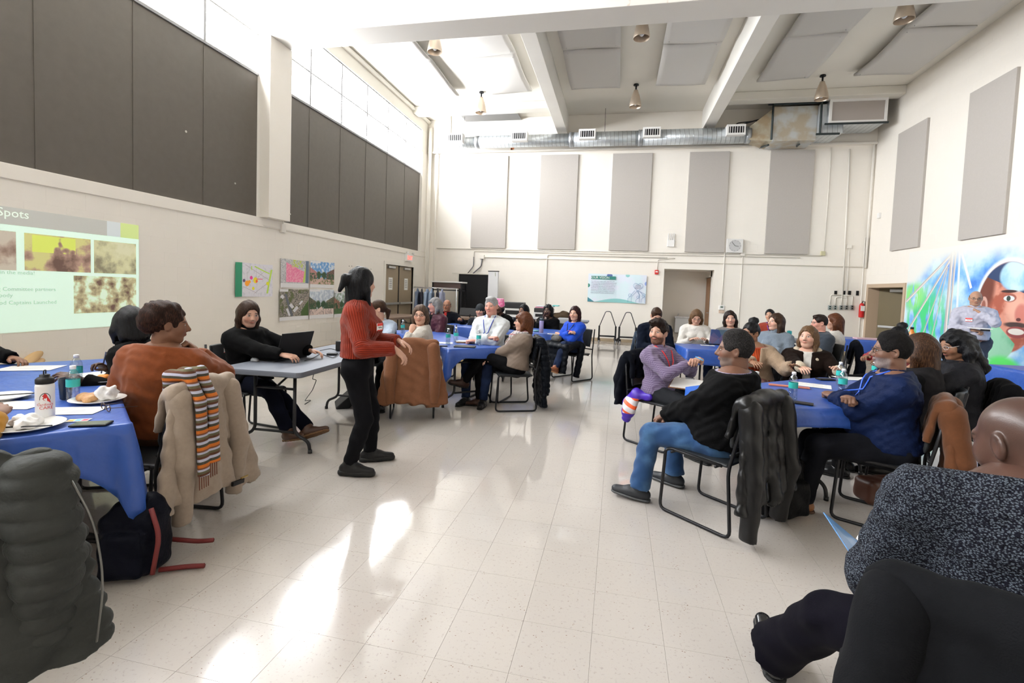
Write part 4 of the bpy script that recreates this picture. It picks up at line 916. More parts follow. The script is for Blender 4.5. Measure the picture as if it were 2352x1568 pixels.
# ------------------------------------------------------------------ double door, exit sign
DR = mat('door_tan', (.30, .235, .16), .5, noise=(4, .4, (.27, .21, .14))); d1 = bpy.data.objects.new('door_1', None); C.objects.link(d1); d1['kind'] = 'structure'
bm = B(); box(bm, XL-.1, XL+.02, 12.06, 12.16, 0, 2.14); box(bm, XL-.1, XL+.02, 13.98, 14.08, 0, 2.14); box(bm, XL-.1, XL+.02, 12.16, 13.98, 2.06, 2.14); obj('door_frame', bm, PIPE, d1)
for k, (a, b) in enumerate(((12.17, 13.055), (13.075, 13.97))):
    bm = B(); box(bm, XL-.09, XL-.045, a, b, .01, 2.05, .003); lf = obj('door_leaf', bm, DR, d1); m_ = (a+b)/2+(.05 if k else -.05)
    bm = B(); box(bm, XL-.045, XL+.02, a+.05, b-.03, .93, .99, .01); obj('push_bar', bm, STEEL, lf); bm = B(); box(bm, XL-.045, XL+.01, m_-.2, m_+.2, 1.96, 2.02, .005); obj('closer', bm, STEEL, lf)
    sg = wbox('notice', XL-.044, XL-.041, m_-.12, m_+.12, 1.35, 1.70, WHITE, lf)
    for r_ in range(5): wbox('print_line', XL-.0405, XL-.040, m_-.08, m_+.08, 1.62-r_*.05, 1.64-r_*.05, mat('print_grey', (.25, .25, .25), .6), lf)
wbox('astragal', XL-.045, XL-.03, 13.045, 13.085, .01, 2.05, DARK, d1)
es = thing('exit_sign', 'white exit sign with red letters and emergency lamps above the double doors', 'sign'); bm = B(); box(bm, XL, XL+.07, 13.35, 13.78, 2.22, 2.44, .006); obj('case', bm, WHITE, es)
text('lettering', 'EXIT', .17, mat('exit_red', (.8, .05, .03), .5, emit=((1, .08, .05), 2.5)), es, (XL+.072, 13.565, 2.27), (PI/2, 0, PI/2), .001, 'CENTER')
for y_ in (13.4, 13.82): bm = B(); lathe(bm, [(.02, -.03), (.045, .03)], 12); o = obj('lamp_head', bm, WHITE, es, True); o.location = (XL+.06, y_, 2.47)
conduit([(XL+.015, 7.5, 2.46), (XL+.015, 13.3, 2.46), (XL+.015, 13.5, 2.40)], .011, 'thin cream conduit under the window ledge towards the exit sign')
bm = B(); box(bm, XL, XL+.05, 7.94, 8.06, 2.40, 2.56, .006); sweep(bm, [(XL+.03, 8.0, 2.56), (XL+.06, 7.97, 2.68), (XL+.22, 7.95, 2.74)], .012, 6); tag(obj('junction_box', bm, PIPE), 'cream junction box on the ledge under the column', 'electrical box')

for k, (px_, py_) in enumerate(((802, 611), (808, 611), (839, 616), (852, 618))):
    p = atx(px_, py_, XL+.004); bm = B(); sweep(bm, [(XL, p.y, p.z), (XL+.006, p.y, p.z)], .011, 8); o = obj('hole_mark', bm, BLACK, wl)  # black discs painted for the dark of drilled holes
for px_, py_, r_ in ((427, 302, .018), (540, 421, .016)):
    p = atx(px_, py_, XL-.05); bm = B(); sweep(bm, [(XL-.052, p.y, p.z), (XL-.046, p.y, p.z)], r_, 7); obj('chip', bm, mat('chip_pale', (.45, .42, .38), .7), wl)
p = aty(1177, 341, YB-.07); bm = B(); sweep(bm, [(p.x, YB-.07, p.z), (p.x, YB-.0725, p.z)], .06, 7); sweep(bm, [(p.x-.03, YB-.07, p.z-.03), (p.x-.03, YB-.0725, p.z-.03)], .04, 6); obj('wall_stain', bm, mat('stain_orange', (.75, .30, .14), .8), wb)
# ------------------------------------------------------------------ flat prints
def uvgraph(m, ax, a0, a1, b0, b1):
    """u, v in 0..1 over a wall rectangle; ax = (index of u, index of v)"""
    g = NT(m); geo = g.nt.nodes.new('ShaderNodeNewGeometry'); c = g.sep(geo.outputs['Position'])
    u = g.math('DIVIDE', g.math('SUBTRACT', c[ax[0]], a0), a1-a0); v = g.math('DIVIDE', g.math('SUBTRACT', c[ax[1]], b0), b1-b0)
    return g, u, v, geo.outputs['Position']
WH3 = (.80, .79, .80)
def poster(name, lab, y0, y1, z0, z1, fn, group='printed posters taped to the wall'):
    m = mat('print_'+lab[:30], (.8, .8, .8), .5); g, u, v, P = uvgraph(m, (1, 2), y0, y1, z0, z1); g.out(fn(g, u, v, P))
    nx = 12; V, Fq = [], []
    for i in range(nx+1):
        t = i/nx; c = .012+.008*math.sin(5*t+y0)+.01*(abs(t-.5)*2)**4
        for z in (z0, z1): V.append((XL+c, y0+(y1-y0)*t, z+.004*math.sin(7*t)))
    n = len(V); V += [(x-.0015, y, z) for x, y, z in V]
    for i in range(nx): a = 2*i; Fq += [(a, a+2, a+3, a+1), (n+a, n+a+1, n+a+3, n+a+2), (a, n+a, n+a+2, a+2), (a+1, a+3, n+a+3, n+a+1)]
    Fq += [(0, 1, n+1, n), (2*nx, n+2*nx, n+2*nx+1, 2*nx+1)]
    return tag(pyobj('poster', V, Fq, m), lab, 'poster', group)
def f1(g, u, v, P):
    c = g.mix(g.ss(g.noise(P, 18, 3), .5, .65), (.78, .76, .82), (.66, .66, .72))
    for a, b, cc, d, w in ((.25, .95, .95, .5, .006), (.2, .3, .55, .12, .006), (.5, .1, .85, .4, .006), (.8, .8, .6, .6, .004), (.3, .75, .3, .4, .003), (.55, .9, .55, .45, .003)): c = g.mix(g.line(u, v, a, b, cc, d, w), c, (.45, .38, .42))
    for a, b, cc, d, w in ((.5, .92, .92, .72, .018), (.97, .85, .86, .1, .022), (.42, .92, .42, .8, .012)): c = g.mix(g.line(u, v, a, b, cc, d, w), c, (.50, .72, .10))
    for x, y, r, k in ((.53, .5, .065, (.85, .72, .02)), (.3, .4, .06, (.9, .35, .02)), (.36, .45, .035, (.9, .35, .02)), (.41, .57, .04, (.75, .05, .3)), (.22, .48, .035, (.12, .07, .16)), (.87, .41, .04, (.75, .75, .02)), (.47, .25, .035, (.8, .75, .02)), (.56, .47, .03, (.85, .12, .05))): c = g.mix(g.ell(u, v, x, y, r, r*1.4, .1), c, k)
    c = g.mix(g.line(u, v, .56, .54, .73, .54, .012), c, (.75, .08, .25)); return g.mix(g.math('LESS_THAN', u, .17), c, (.02, .25, .13))
def f2(g, u, v, P):
    c = g.mix(g.ss(g.noise(P, 40, 4), .45, .6), (.62, .6, .6), (.35, .36, .38)); pk = g.math('MULTIPLY', g.box(u, v, .2, .86, .2, .92), g.math('LESS_THAN', g.math('ADD', v, g.math('MULTIPLY', u, .45)), .98)); c = g.mix(pk, c, g.mix(g.ss(g.noise(P, 30, 3), .4, .65), (.78, .18, .34), (.85, .38, .48)))
    c = g.mix(g.math('MULTIPLY', g.box(u, v, .4, .8, .74, 1), g.ss(g.noise(P, 25, 3), .5, .52)), c, (.55, .62, .1)); c = g.mix(g.line(u, v, .95, 1, .84, .2, .035), c, (.50, .62, .12)); c = g.mix(g.math('MULTIPLY', g.math('GREATER_THAN', u, .9), g.math('GREATER_THAN', v, .18)), c, (.12, .17, .25)); return g.mix(g.math('LESS_THAN', v, .16), c, WH3)
def street(sky, l, r, gr, path):
    def f(g, u, v, P):
        n = g.noise(P, 14, 4); c = g.mix(g.ss(n, .4, .65), sky, (.75, .8, .85)); b = g.math('SUBTRACT', .62, g.math('MULTIPLY', g.math('ABSOLUTE', g.math('SUBTRACT', u, .5)), -.5))
        side = g.math('ABSOLUTE', g.math('SUBTRACT', u, .5)); bl = g.math('MULTIPLY', g.math('GREATER_THAN', side, .2), g.math('LESS_THAN', v, g.math('MULTIPLY_ADD', side, .55, .48)))
        tex = g.mix(g.ss(g.noise(P, 50, 2), .45, .6), (.05, .04, .04), (.4, .25, .2)); c = g.mix(bl, c, g.mix(.5, tex, g.mix(g.math('GREATER_THAN', u, .5), l, r)))
        c = g.mix(g.math('MULTIPLY', g.math('LESS_THAN', v, .55), g.ss(g.noise(P, 16, 3), .4, .5)), c, (.03, .08, .03)); c = g.mix(g.math('LESS_THAN', v, .33), c, g.mix(g.ss(g.noise(P, 22, 3), .45, .6), path, gr))
        c = g.mix(g.ell(u, v, .38, .5, .09, .13, .5), c, (.02, .07, .02)); c = g.mix(g.ell(u, v, .6, .5, .09, .12, .5), c, (.02, .06, .02))
        c = g.mix(g.line(u, v, .2, .12, .55, .38, .05), c, path); return g.mix(g.math('MAXIMUM', g.math('LESS_THAN', v, .13), g.box(u, v, 0, .45, .93, 1)), c, WH3)
    return f
def f4(g, u, v, P):
    n = g.noise(P, 60, 4); c = g.mix(g.ss(n, .4, .62), (.07, .07, .06), (.42, .37, .32)); c = g.mix(g.ss(g.noise(P, 9, 3), .52, .6), c, (.10, .12, .04))
    for a, b, cc, d, w, k in ((.2, .85, .45, .13, .04, (.11, .12, .15)), (.5, .13, .97, .75, .025, (.3, .25, .22))): c = g.mix(g.line(u, v, a, b, cc, d, w), c, k)
    for a, b, cc, d, w in ((.26, .38, .36, .15, .035), (.37, .52, .48, .4, .05), (.5, .28, .64, .42, .05), (.7, .5, .8, .62, .03), (.05, .8, .14, .72, .05)): c = g.mix(g.line(u, v, a, b, cc, d, w), c, (.68, .68, .72))
    c = g.mix(g.math('MULTIPLY', g.math('GREATER_THAN', u, .76), g.math('LESS_THAN', v, g.math('MULTIPLY_ADD', u, 1.6, -.95))), c, (.05, .10, .02)); return g.mix(g.math('MAXIMUM', g.math('LESS_THAN', v, .12), g.box(u, v, 0, .3, .92, 1)), c, WH3)
poster('poster', 'white map poster with green side strip and coloured dots', 6.86, 7.75, 1.19, 1.77, f1)
poster('poster', 'aerial map poster with a large pink district, top row', 7.95, 8.79, 1.36, 1.91, f2)
poster('poster', 'poster of a plaza under a blue sky between pink and brown buildings, top row', 8.84, 9.69, 1.37, 1.93, street((.10, .30, .62), (.75, .3, .3), (.12, .05, .03), (.10, .14, .03), (.6, .4, .35)))
poster('poster', 'grey aerial photo poster with white roofs, bottom row', 7.93, 8.80, .72, 1.33, f4)
poster('poster', 'poster of a tree-lined painted crosswalk under clouds, bottom row', 8.83, 9.69, .71, 1.33, street((.45, .52, .62), (.05, .1, .04), (.04, .1, .03), (.35, .28, .26), (.7, .55, .5)))
poster('poster', 'poster with dark green hedge and brick building, bottom row beside the presenter', 9.73, 10.55, .70, 1.30, street((.2, .3, .2), (.35, .14, .08), (.3, .1, .05), (.03, .09, .02), (.05, .12, .03)))
# projected slide
y0, y1, z0, z1 = 2.86, 5.23, .83, 2.15
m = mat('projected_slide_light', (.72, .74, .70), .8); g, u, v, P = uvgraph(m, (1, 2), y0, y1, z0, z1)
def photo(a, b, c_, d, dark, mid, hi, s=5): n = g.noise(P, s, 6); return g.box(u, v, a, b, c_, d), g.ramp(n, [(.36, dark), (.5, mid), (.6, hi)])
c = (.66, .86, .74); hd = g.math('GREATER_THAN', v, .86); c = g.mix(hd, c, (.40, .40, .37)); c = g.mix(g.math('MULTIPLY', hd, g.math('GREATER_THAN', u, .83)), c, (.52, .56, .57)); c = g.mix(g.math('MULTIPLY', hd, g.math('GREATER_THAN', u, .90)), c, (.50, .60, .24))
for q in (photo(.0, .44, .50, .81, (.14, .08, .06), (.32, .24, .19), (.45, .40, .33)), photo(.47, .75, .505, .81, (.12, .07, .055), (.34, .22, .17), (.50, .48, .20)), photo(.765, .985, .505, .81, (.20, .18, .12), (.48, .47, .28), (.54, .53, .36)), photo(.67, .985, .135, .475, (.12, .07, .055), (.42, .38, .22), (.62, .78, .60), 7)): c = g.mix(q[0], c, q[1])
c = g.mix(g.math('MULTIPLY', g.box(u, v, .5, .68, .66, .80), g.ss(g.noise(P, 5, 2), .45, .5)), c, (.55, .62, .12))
g.out(c); g.nt.links.new(c, g.b.inputs['Emission Color']); g.b.inputs['Emission Strength'].default_value = .42  # coloured glowing panel stands in for the projector's light on the wall
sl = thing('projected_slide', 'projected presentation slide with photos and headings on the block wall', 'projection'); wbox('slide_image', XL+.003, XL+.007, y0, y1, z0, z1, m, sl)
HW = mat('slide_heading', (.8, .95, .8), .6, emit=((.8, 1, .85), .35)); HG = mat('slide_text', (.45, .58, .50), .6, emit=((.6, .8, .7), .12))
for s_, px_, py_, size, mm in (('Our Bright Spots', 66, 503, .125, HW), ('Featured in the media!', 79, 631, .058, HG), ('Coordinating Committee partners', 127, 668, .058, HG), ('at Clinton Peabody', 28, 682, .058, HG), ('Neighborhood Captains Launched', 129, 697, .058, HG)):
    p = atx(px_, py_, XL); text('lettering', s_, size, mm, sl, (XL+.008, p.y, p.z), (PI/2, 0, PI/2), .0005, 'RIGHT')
# banner
def bx_mesh(name, x0, x1, z0, z1, m, parent=None, d=.02):
    nx = 10; V, Fq = [], []
    for i in range(nx+1):
        t = i/nx; c = d+.012*math.sin(9*t)+.015*t*t
        for z in (z0, z1): V.append((x0+(x1-x0)*t, YB-c, z))
    n = len(V); V += [(x, y+.002, z) for x, y, z in V]
    for i in range(nx): a = 2*i; Fq += [(a, a+2, a+3, a+1), (n+a, n+a+1, n+a+3, n+a+2), (a, n+a, n+a+2, a+2), (a+1, a+3, n+a+3, n+a+1)]
    return pyobj(name, V, Fq, m, parent)
x0, x1, z0, z1 = -.91, .83, 1.21, 2.07; m = mat('banner_print', (.7, .76, .84), .5); g, u, v, P = uvgraph(m, (0, 2), x0, x1, z0, z1)
c = g.mix(g.ss(g.noise(P, 3), .4, .6), (.72, .77, .88), (.66, .80, .86)); TL = (.25, .55, .55)
c = g.mix(g.math('LESS_THAN', v, g.math('MULTIPLY_ADD', g.math('SINE', g.math('MULTIPLY_ADD', u, 5.5, -1.2)), .09, .05)), c, TL); c = g.mix(g.math('LESS_THAN', g.math('ADD', v, g.math('MULTIPLY', u, 1.3)), .16), c, (.05, .22, .28)); c = g.mix(g.ell(u, v, .0, .58, .035, .07, .1), c, (.03, .22, .17))
c = g.mix(g.ell(u, v, .37, .95, .05, .07, .2), c, (.10, .16, .40)); c = g.mix(g.ell(u, v, .68, .97, .035, .06, .2), c, TL); c = g.mix(g.ell(u, v, 1.0, .7, .03, .07, .2), c, (.25, .35, .7)); g.out(c)
ban = thing('vision_banner', 'white banner titled our vision with teal hills and dark text', 'banner'); bx_mesh('cloth', x0, x1, z0, z1, m, ban)
GRN = mat('banner_green', (.02, .20, .17), .5); INK = mat('banner_ink', (.12, .11, .20), .5); INB = mat('banner_blue', (.12, .25, .45), .5)
wbox('title_bar', -.82, -.08, YB-.038, YB-.034, 1.905, 2.005, GRN, ban); text('lettering', 'OUR VISION', .098, WHITE, ban, (-.815, YB-.04, 1.925), (PI/2, 0, 0), .001)
ls = ['Our vision is to create a safe, supportive, and', 'joyful community, that promotes personal growth', 'and belonging. We provide spaces for people of', 'all ages and backgrounds to come together and', 'thrive. We empower individuals and promote', 'educational outcomes, wellness, and recreation', 'with the ultimate goal of creating a community', 'where everyone flourishes and feels at home.']
for k, l in enumerate(ls): text('lettering', l, .038, INK, ban, (-.82, YB-.045, 1.835-k*.0505), (PI/2, 0, 0), .0006)
for k, l in enumerate(('WE ARE', 'CLINTON', 'PEABODY!')): text('lettering', l, .042, INK, ban, (.59, YB-.055, 1.74-k*.043), (PI/2, 0, 0), .0006, 'CENTER')
H_ = [(.59+.14*1.0*(16*math.sin(t)**3)/16, YB-.056, 1.715+.0088*(13*math.cos(t)-5*math.cos(2*t)-2*math.cos(3*t)-math.cos(4*t))) for t in np.linspace(0, 2*PI, 30, endpoint=False)]
bm = B(); sweep(bm, H_, .004, 4, closed=True); obj('heart', bm, INB, ban)
for cx_, cz_, r in ((.36, 1.45, .045), (.60, 1.40, .036), (.76, 1.44, .04)):
    bm = B(); sweep(bm, [(cx_+r*math.cos(t), YB-.058, cz_+r*math.sin(t)) for t in np.linspace(0, 2*PI, 14, endpoint=False)], .004, 4, closed=True); sweep(bm, [(cx_-.06, YB-.058, 1.24), (cx_-.055, YB-.058, cz_-r-.05), (cx_, YB-.058, cz_-r), (cx_+.06, YB-.058, cz_+.05), (.53+.2*(cx_-.5), YB-.058, 1.6)], .004, 4); sweep(bm, [(cx_+.045, YB-.058, 1.24), (cx_+.05, YB-.058, cz_-r), (.59+.2*(cx_-.5), YB-.058, 1.58)], .004, 4); obj('figure_outline', bm, INB, ban)
# mural: painted straight on the wall, generic portrait, arch and bridge cables
m = mat('mural_paint', (.5, .7, .9), .5); g = NT(m); geo = g.nt.nodes.new('ShaderNodeNewGeometry'); P = geo.outputs['Position']; X, Yy, Z = g.sep(P)
n1 = g.noise(P, 1.7, 5); n2 = g.noise(g.map(P, (1, 3, .8)), 2.3, 4)
c = g.ramp(n1, [(.34, (.05, .22, .72)), (.47, (.22, .50, .85)), (.6, (.60, .82, .92))]); c = g.mix(g.math('MULTIPLY', g.ell(Yy, Z, 12.2, 1.1, .75, .75, .9), g.ss(n2, .42, .55)), c, (.05, .62, .22)); c = g.mix(g.math('MULTIPLY', g.ell(Yy, Z, 12.7, 1.7, .35, .3, .9), g.ss(n2, .4, .5)), c, (.25, .75, .18))
c = g.mix(g.math('MULTIPLY', g.ell(Yy, Z, 11.9, .4, 1.2, .35, .8), g.ss(n1, .35, .55)), c, (.60, .72, .80)); GR = (.47, .45, .44)
for a, b, cc, d, w in ((11.42, 2.62, 12.98, 1.55, .035), (11.42, 2.6, 12.95, .72, .03), (11.5, 2.6, 11.52, .5, .05), (11.40, 2.6, 11.42, .4, .03), (11.62, 2.3, 12.3, .75, .012), (11.6, 2.3, 11.95, .8, .01)):
    c = g.mix(g.line(Yy, Z, a, b, cc, d, w), c, GR); c = g.mix(g.line(Yy, Z, a-.02, b, cc-.02, d, w*.4), c, (.78, .72, .68))
c = g.mix(g.line(Yy, Z, 11.25, 2.62, 10.88, 1.85, .03), c, (.85, .85, .88)); c = g.mix(g.line(Yy, Z, 11.28, 2.6, 11.2, 1.0, .03), c, (.75, .82, .92))
# the portrait
fc = g.ell(Yy, Z, 9.98, 1.5, .70, .80, .05); c = g.mix(g.ell(Yy, Z, 9.98, 1.56, .74, .82, .08), c, (.80, .84, .88))
sk = g.mix(g.ss(g.noise(g.map(P, (1, 1, 1), (3, 0, 0)), 4.5, 4), .42, .62), (.40, .10, .06), (.66, .28, .20)); sk = g.mix(g.ell(Yy, Z, 9.75, 1.45, .22, .3, .9), sk, (.78, .42, .32)); sk = g.mix(g.ell(Yy, Z, 10.5, 1.9, .22, .45, .6), sk, (.16, .04, .025)); c = g.mix(fc, c, sk)
c = g.mix(g.math('MULTIPLY', fc, g.math('GREATER_THAN', g.math('MULTIPLY_ADD', Yy, -.35, Z), -1.62)), c, (.02, .05, .14)); c = g.mix(g.math('MULTIPLY', g.ell(Yy, Z, 9.8, 2.06, .38, .28, .2), fc), c, g.mix(g.ss(n1, .4, .6), (.25, .55, .85), (.62, .84, .93)))
c = g.mix(g.ell(Yy, Z, 10.52, 1.52, .10, .17, .15), c, (.62, .36, .30)); c = g.mix(g.ell(Yy, Z, 10.52, 1.52, .05, .10, .3), c, (.30, .10, .07)); gch = g.ell(Yy, Z, 10.15, .95, .42, .42, .08); c = g.mix(g.math('MULTIPLY', gch, g.math('LESS_THAN', Z, g.math('MULTIPLY_ADD', Yy, .75, -6.42))), c, g.mix(g.ss(n1, .4, .6), (.10, .42, .22), (.30, .62, .42)))
c = g.mix(g.ell(Yy, Z, 9.93, 1.67, .15, .075, .2), c, (.35, .10, .07)); c = g.mix(g.ell(Yy, Z, 9.94, 1.66, .12, .05, .15), c, (.72, .74, .74)); c = g.mix(g.ell(Yy, Z, 9.95, 1.66, .045, .047, .1), c, (.03, .05, .04)); c = g.mix(g.ell(Yy, Z, 9.95, 1.785, .18, .026, .4), c, (.05, .02, .02))
c = g.mix(g.ell(Yy, Z, 9.66, 1.40, .13, .17, .5), c, (.60, .20, .16)); c = g.mix(g.ell(Yy, Z, 9.70, 1.30, .05, .03, .3), c, (.12, .03, .03)); c = g.mix(g.ell(Yy, Z, 9.75, 1.205, .25, .05, .5), c, (.06, .03, .03)); c = g.mix(g.ell(Yy, Z, 9.72, 1.08, .22, .10, .15), c, (.30, .06, .06)); c = g.mix(g.ell(Yy, Z, 9.73, 1.09, .17, .055, .15), c, (.78, .74, .68)); c = g.mix(g.ell(Yy, Z, 9.95, .42, .4, .22, .5), c, (.10, .72, .14))
top = g.math('ADD', g.math('MULTIPLY_ADD', Yy, -.03, 3.06), g.math('MULTIPLY', g.noise(P, 2.5, 2), -.1)); fade = g.math('MAXIMUM', g.ss(g.math('SUBTRACT', Z, top), -.45, .0), g.math('MULTIPLY', g.ss(g.math('ADD', g.math('MULTIPLY', Yy, .75), Z), 11.2, 11.75), g.ss(Z, 1.9, 2.05)))
c = g.mix(fade, c, (.80, .80, .76)); g.out(c)
bm = B(); box(bm, XR-.0052, XR-.0042, 6.2, 12.99, .1, 2.72); tag(obj('wall_mural', bm, m), 'painted mural of an arch, bridge cables and a smiling face on the wall', 'mural')
# ------------------------------------------------------------------ tables
CLB = mat('blue_plastic_cloth', (.026, .085, .36), .38, spec=.5, noise=(2.5, .3, (.022, .07, .31))); g = NT(CLB); g.bump(g.math('ADD', g.noise(g.coord(), 7, 3), g.math('MULTIPLY', g.noise(g.coord(), 26, 2), .3)), .45, .02)
GREYT = mat('grey_table_plastic', (.15, .165, .20), .45, bump=(350, .2)); LEG = mat('leg_tube', (.035, .035, .037), .4, metal=.5); BROWNT = mat('brown_table', (.13, .08, .055), .5)
def rounded(L, W, r=.05, n=5):
    P = []
    for cx_, cy_, a in ((L/2-r, W/2-r, 0), (-L/2+r, W/2-r, 90), (-L/2+r, -W/2+r, 180), (L/2-r, -W/2+r, 270)):
        for k in range(n+1): P.append((cx_+r*math.cos(rad(a+90*k/n)), cy_+r*math.sin(rad(a+90*k/n))))
    return P
def folding_table(c, ang, L, W, lab, top=GREYT, z=.74, group=None):
    t = thing('folding_table', lab, 'table', (c[0], c[1], 0), rad(ang), group)
    bm = B(); P = rounded(L, W); a = [bm.verts.new((x, y, z)) for x, y in P]; m1 = [bm.verts.new((x*1.002, y*1.002, z-.012)) for x, y in P]; m2 = [bm.verts.new((x*1.002, y*1.002, z-.038)) for x, y in P]; b = [bm.verts.new((x*.985, y*.97, z-.048)) for x, y in P]; n = len(P)
    bm.faces.new(a); bm.faces.new(b[::-1])
    for A, Bq in ((m1, a), (m2, m1), (b, m2)):
        for k in range(n): bm.faces.new((A[k], A[(k+1) % n], Bq[(k+1) % n], Bq[k]))
    obj('tabletop', bm, top, t)
    for s in (-1, 1):
        x = s*(L/2-.22)
        for q in (-1, 1):
            bm = B(); sweep(bm, rnd_path([(x, q*W*.25, z-.04), (x, q*W*.25, .16), (x+s*.0, q*W*.43, .10), (x, q*W*.45, .012)], .08), .0145, 8); sweep(bm, [(x, q*W*.45, 0), (x, q*W*.45, .03)], .018, 8); obj('leg', bm, LEG, t, True)
        bm = B(); sweep(bm, [(x, -W*.25, .17), (x, W*.25, .17)], .012, 8); obj('crossbar', bm, LEG, t, True); bm = B(); sweep(bm, [(x, 0, .55), (x-s*.35, 0, z-.05)], .010, 6); sweep(bm, [(x, -W*.25, .55), (x, W*.25, .55)], .011, 6); obj('brace', bm, LEG, t, True)
    return t
def cloth(poly, lab, drop=.24, tails=(), z=.757, seed=0, wav=.012, flare=.03, group='blue plastic tablecloths'):
    """poly: convex outline (counter-clockwise) of the covered top; tails: {corner: extra drop}"""
    r = random.Random(seed); P = [Vector((x, y, 0)) for x, y in poly]; n = len(P); tails = dict(tails); ring = []
    for i in range(n):
        a, b, c = P[i-1], P[i], P[(i+1) % n]; d1 = (b-a).normalized(); d2 = (c-b).normalized(); n1 = Vector((d1.y, -d1.x, 0)); n2 = Vector((d2.y, -d2.x, 0))
        L = (c-b).length; st_ = max(2, int(L/.05))
        for k, t in enumerate((0, .5, 1)): nn = (n1*(1-t)+n2*t).normalized(); ring.append((b-(n1+n2).normalized()*.02+nn*.02, nn, tails.get(i, .03)*(1 if k == 1 else .75), 1))
        for k in range(1, st_):
            t = k/st_; e = min(t, 1-t)*L; tl = max(0, 1-e/.2)**1.5*tails.get(i if t < .5 else (i+1) % n, .03)*.75; ring.append((b+(c-b)*t, n2, tl, 0))
    N = len(ring); V, Fq = [], []; rows = 7; ph = r.random()*6
    for j in range(rows+1):
        s = j/rows
        for k, (p, nn, tl, cn) in enumerate(ring):
            D = drop+tl+.012*math.sin(k*.35+ph); w_ = wav*s*(math.sin(k*.55+ph)+.6*math.sin(k*1.13+ph*2)); zz = z-D*s+(-.004 if s == 0 else 0)
            q = p+nn*(.004+flare*min(1, s*2.5)*.5+w_+tl*.22*s*cn); V.append((q.x, q.y, zz if s > 0 else z-.002))
    top = len(V)
    cen = sum((p for p, *_ in ring), Vector())/N
    for f_ in (.985, .6):
        for k, (p, nn, tl, cn) in enumerate(ring): q = cen+(p-cen)*f_; V.append((q.x, q.y, z+(.0008*math.sin(k*.9+f_*9))))
    V.append((cen.x, cen.y, z))
    for j in range(rows):
        for k in range(N): a = j*N+k; b = j*N+(k+1) % N; Fq.append((a, a+N, b+N, b))
    for k in range(N): Fq.append((k, (k+1) % N, top+(k+1) % N, top+k)); Fq.append((top+k, top+(k+1) % N, top+N+(k+1) % N, top+N+k)); Fq.append((top+N+k, top+N+(k+1) % N, top+2*N))
    o = pyobj('tablecloth', V, Fq, CLB, None, True); m_ = o.modifiers.new('t', 'SOLIDIFY'); m_.thickness = .0015; m_.offset = 0
    return tag(o, lab, 'tablecloth', group)
def rect(c, ang, L, W):
    R_ = Matrix.Rotation(rad(ang), 2); return [tuple(Vector(c)+R_ @ Vector((x*L/2, y*W/2))) for x, y in ((-1, -1), (1, -1), (1, 1), (-1, 1))]
A0 = Vector((-2.32, 1.89)); U0 = Vector((-.817, .577)); V0_ = Vector((-.577, -.817))
TG = 'folding tables under the blue cloths'
for k in (0, 1):
    c = A0+U0*1.22+V0_*(.375+.755*k); folding_table(c, 144.8, 2.42, .74, ('folding table under the bottle-strewn blue cloth, inner of the pair', 'folding table under the bottle-strewn blue cloth, outer of the pair')[k], group=TG)
c = A0+U0*1.22+V0_*.755; cloth([tuple(A0), tuple(A0+U0*2.44), tuple(A0+U0*2.44+V0_*1.5), tuple(A0+V0_*1.5)], 'blue plastic cloth on the tables with the white sports bottle', .20, {0: .30}, seed=3)
folding_table((-2.93, 4.33), 93, 1.85, .755, 'grey plastic folding table carrying the laptop')
T2C = Vector((-1.92, 5.33)); U2 = Vector((-.682, .731)); V2 = Vector((.731, .682)); c = T2C+U2*1.22+V2*.38; folding_table(c, 133, 2.4, .74, 'folding table under the cloth behind the camel coat', group=TG)
cloth([tuple(T2C), tuple(T2C+V2*.76), tuple(T2C+V2*.76+U2*2.44), tuple(T2C+U2*2.44)], 'blue plastic cloth on the table behind the camel coat', .12, {0: .28, 1: .1, 3: .1}, seed=5)
c3 = (-2.1, 8.86); folding_table(c3, -12, 2.4, .74, 'folding table under the blue cloth near the printers', group=TG); cloth(rect(c3, -12, 2.44, .76), 'blue plastic cloth on the table with the lilac bottle', .22, {1: .15}, seed=6)
RP = [(.97, 3.40), (1.72, 3.72), (2.18, 4.35), (2.60, 5.15), (1.94, 5.06), (1.25, 4.48), (.95, 3.62)]; folding_table((1.70, 4.38), 52, 1.3, .46, 'folding table under the blue cloth beside the leather coat', group=TG); cloth(RP, 'blue plastic cloth with water bottles beside the leather coat', .13, {0: .42, 2: .1}, seed=8, flare=.05)
c5 = (1.72, 7.42); folding_table(c5, 8, 1.55, .74, 'folding table under the blue cloth in front of the alcove', group=TG); cloth(rect(c5, 8, 1.6, .76), 'blue plastic cloth on the table with the stickered laptop', .22, {0: .12}, seed=9)
c6 = (5.3, 10.9); folding_table(c6, -5, 1.83, .74, 'folding table under the blue cloth near the mural doorway', group=TG); cloth(rect(c6, -5, 1.9, .78), 'blue plastic cloth on the table near the mural doorway', .25, {}, seed=10)
c7 = (5.68, 6.95); folding_table(c7, 4, 1.83, .74, 'folding table under the blue cloth below the portrait', group=TG); cloth(rect(c7, 4, 1.9, .78), 'blue plastic cloth on the table strewn with bags below the portrait', .3, {}, seed=11)
folding_table((-5.2, 10.2), 86, 2.4, .74, 'brown folding table in front of the double doors', BROWNT, .76); folding_table((-3.0, 11.35), 0, 2.4, .74, 'brown folding table in front of the blackboard', BROWNT, .76)
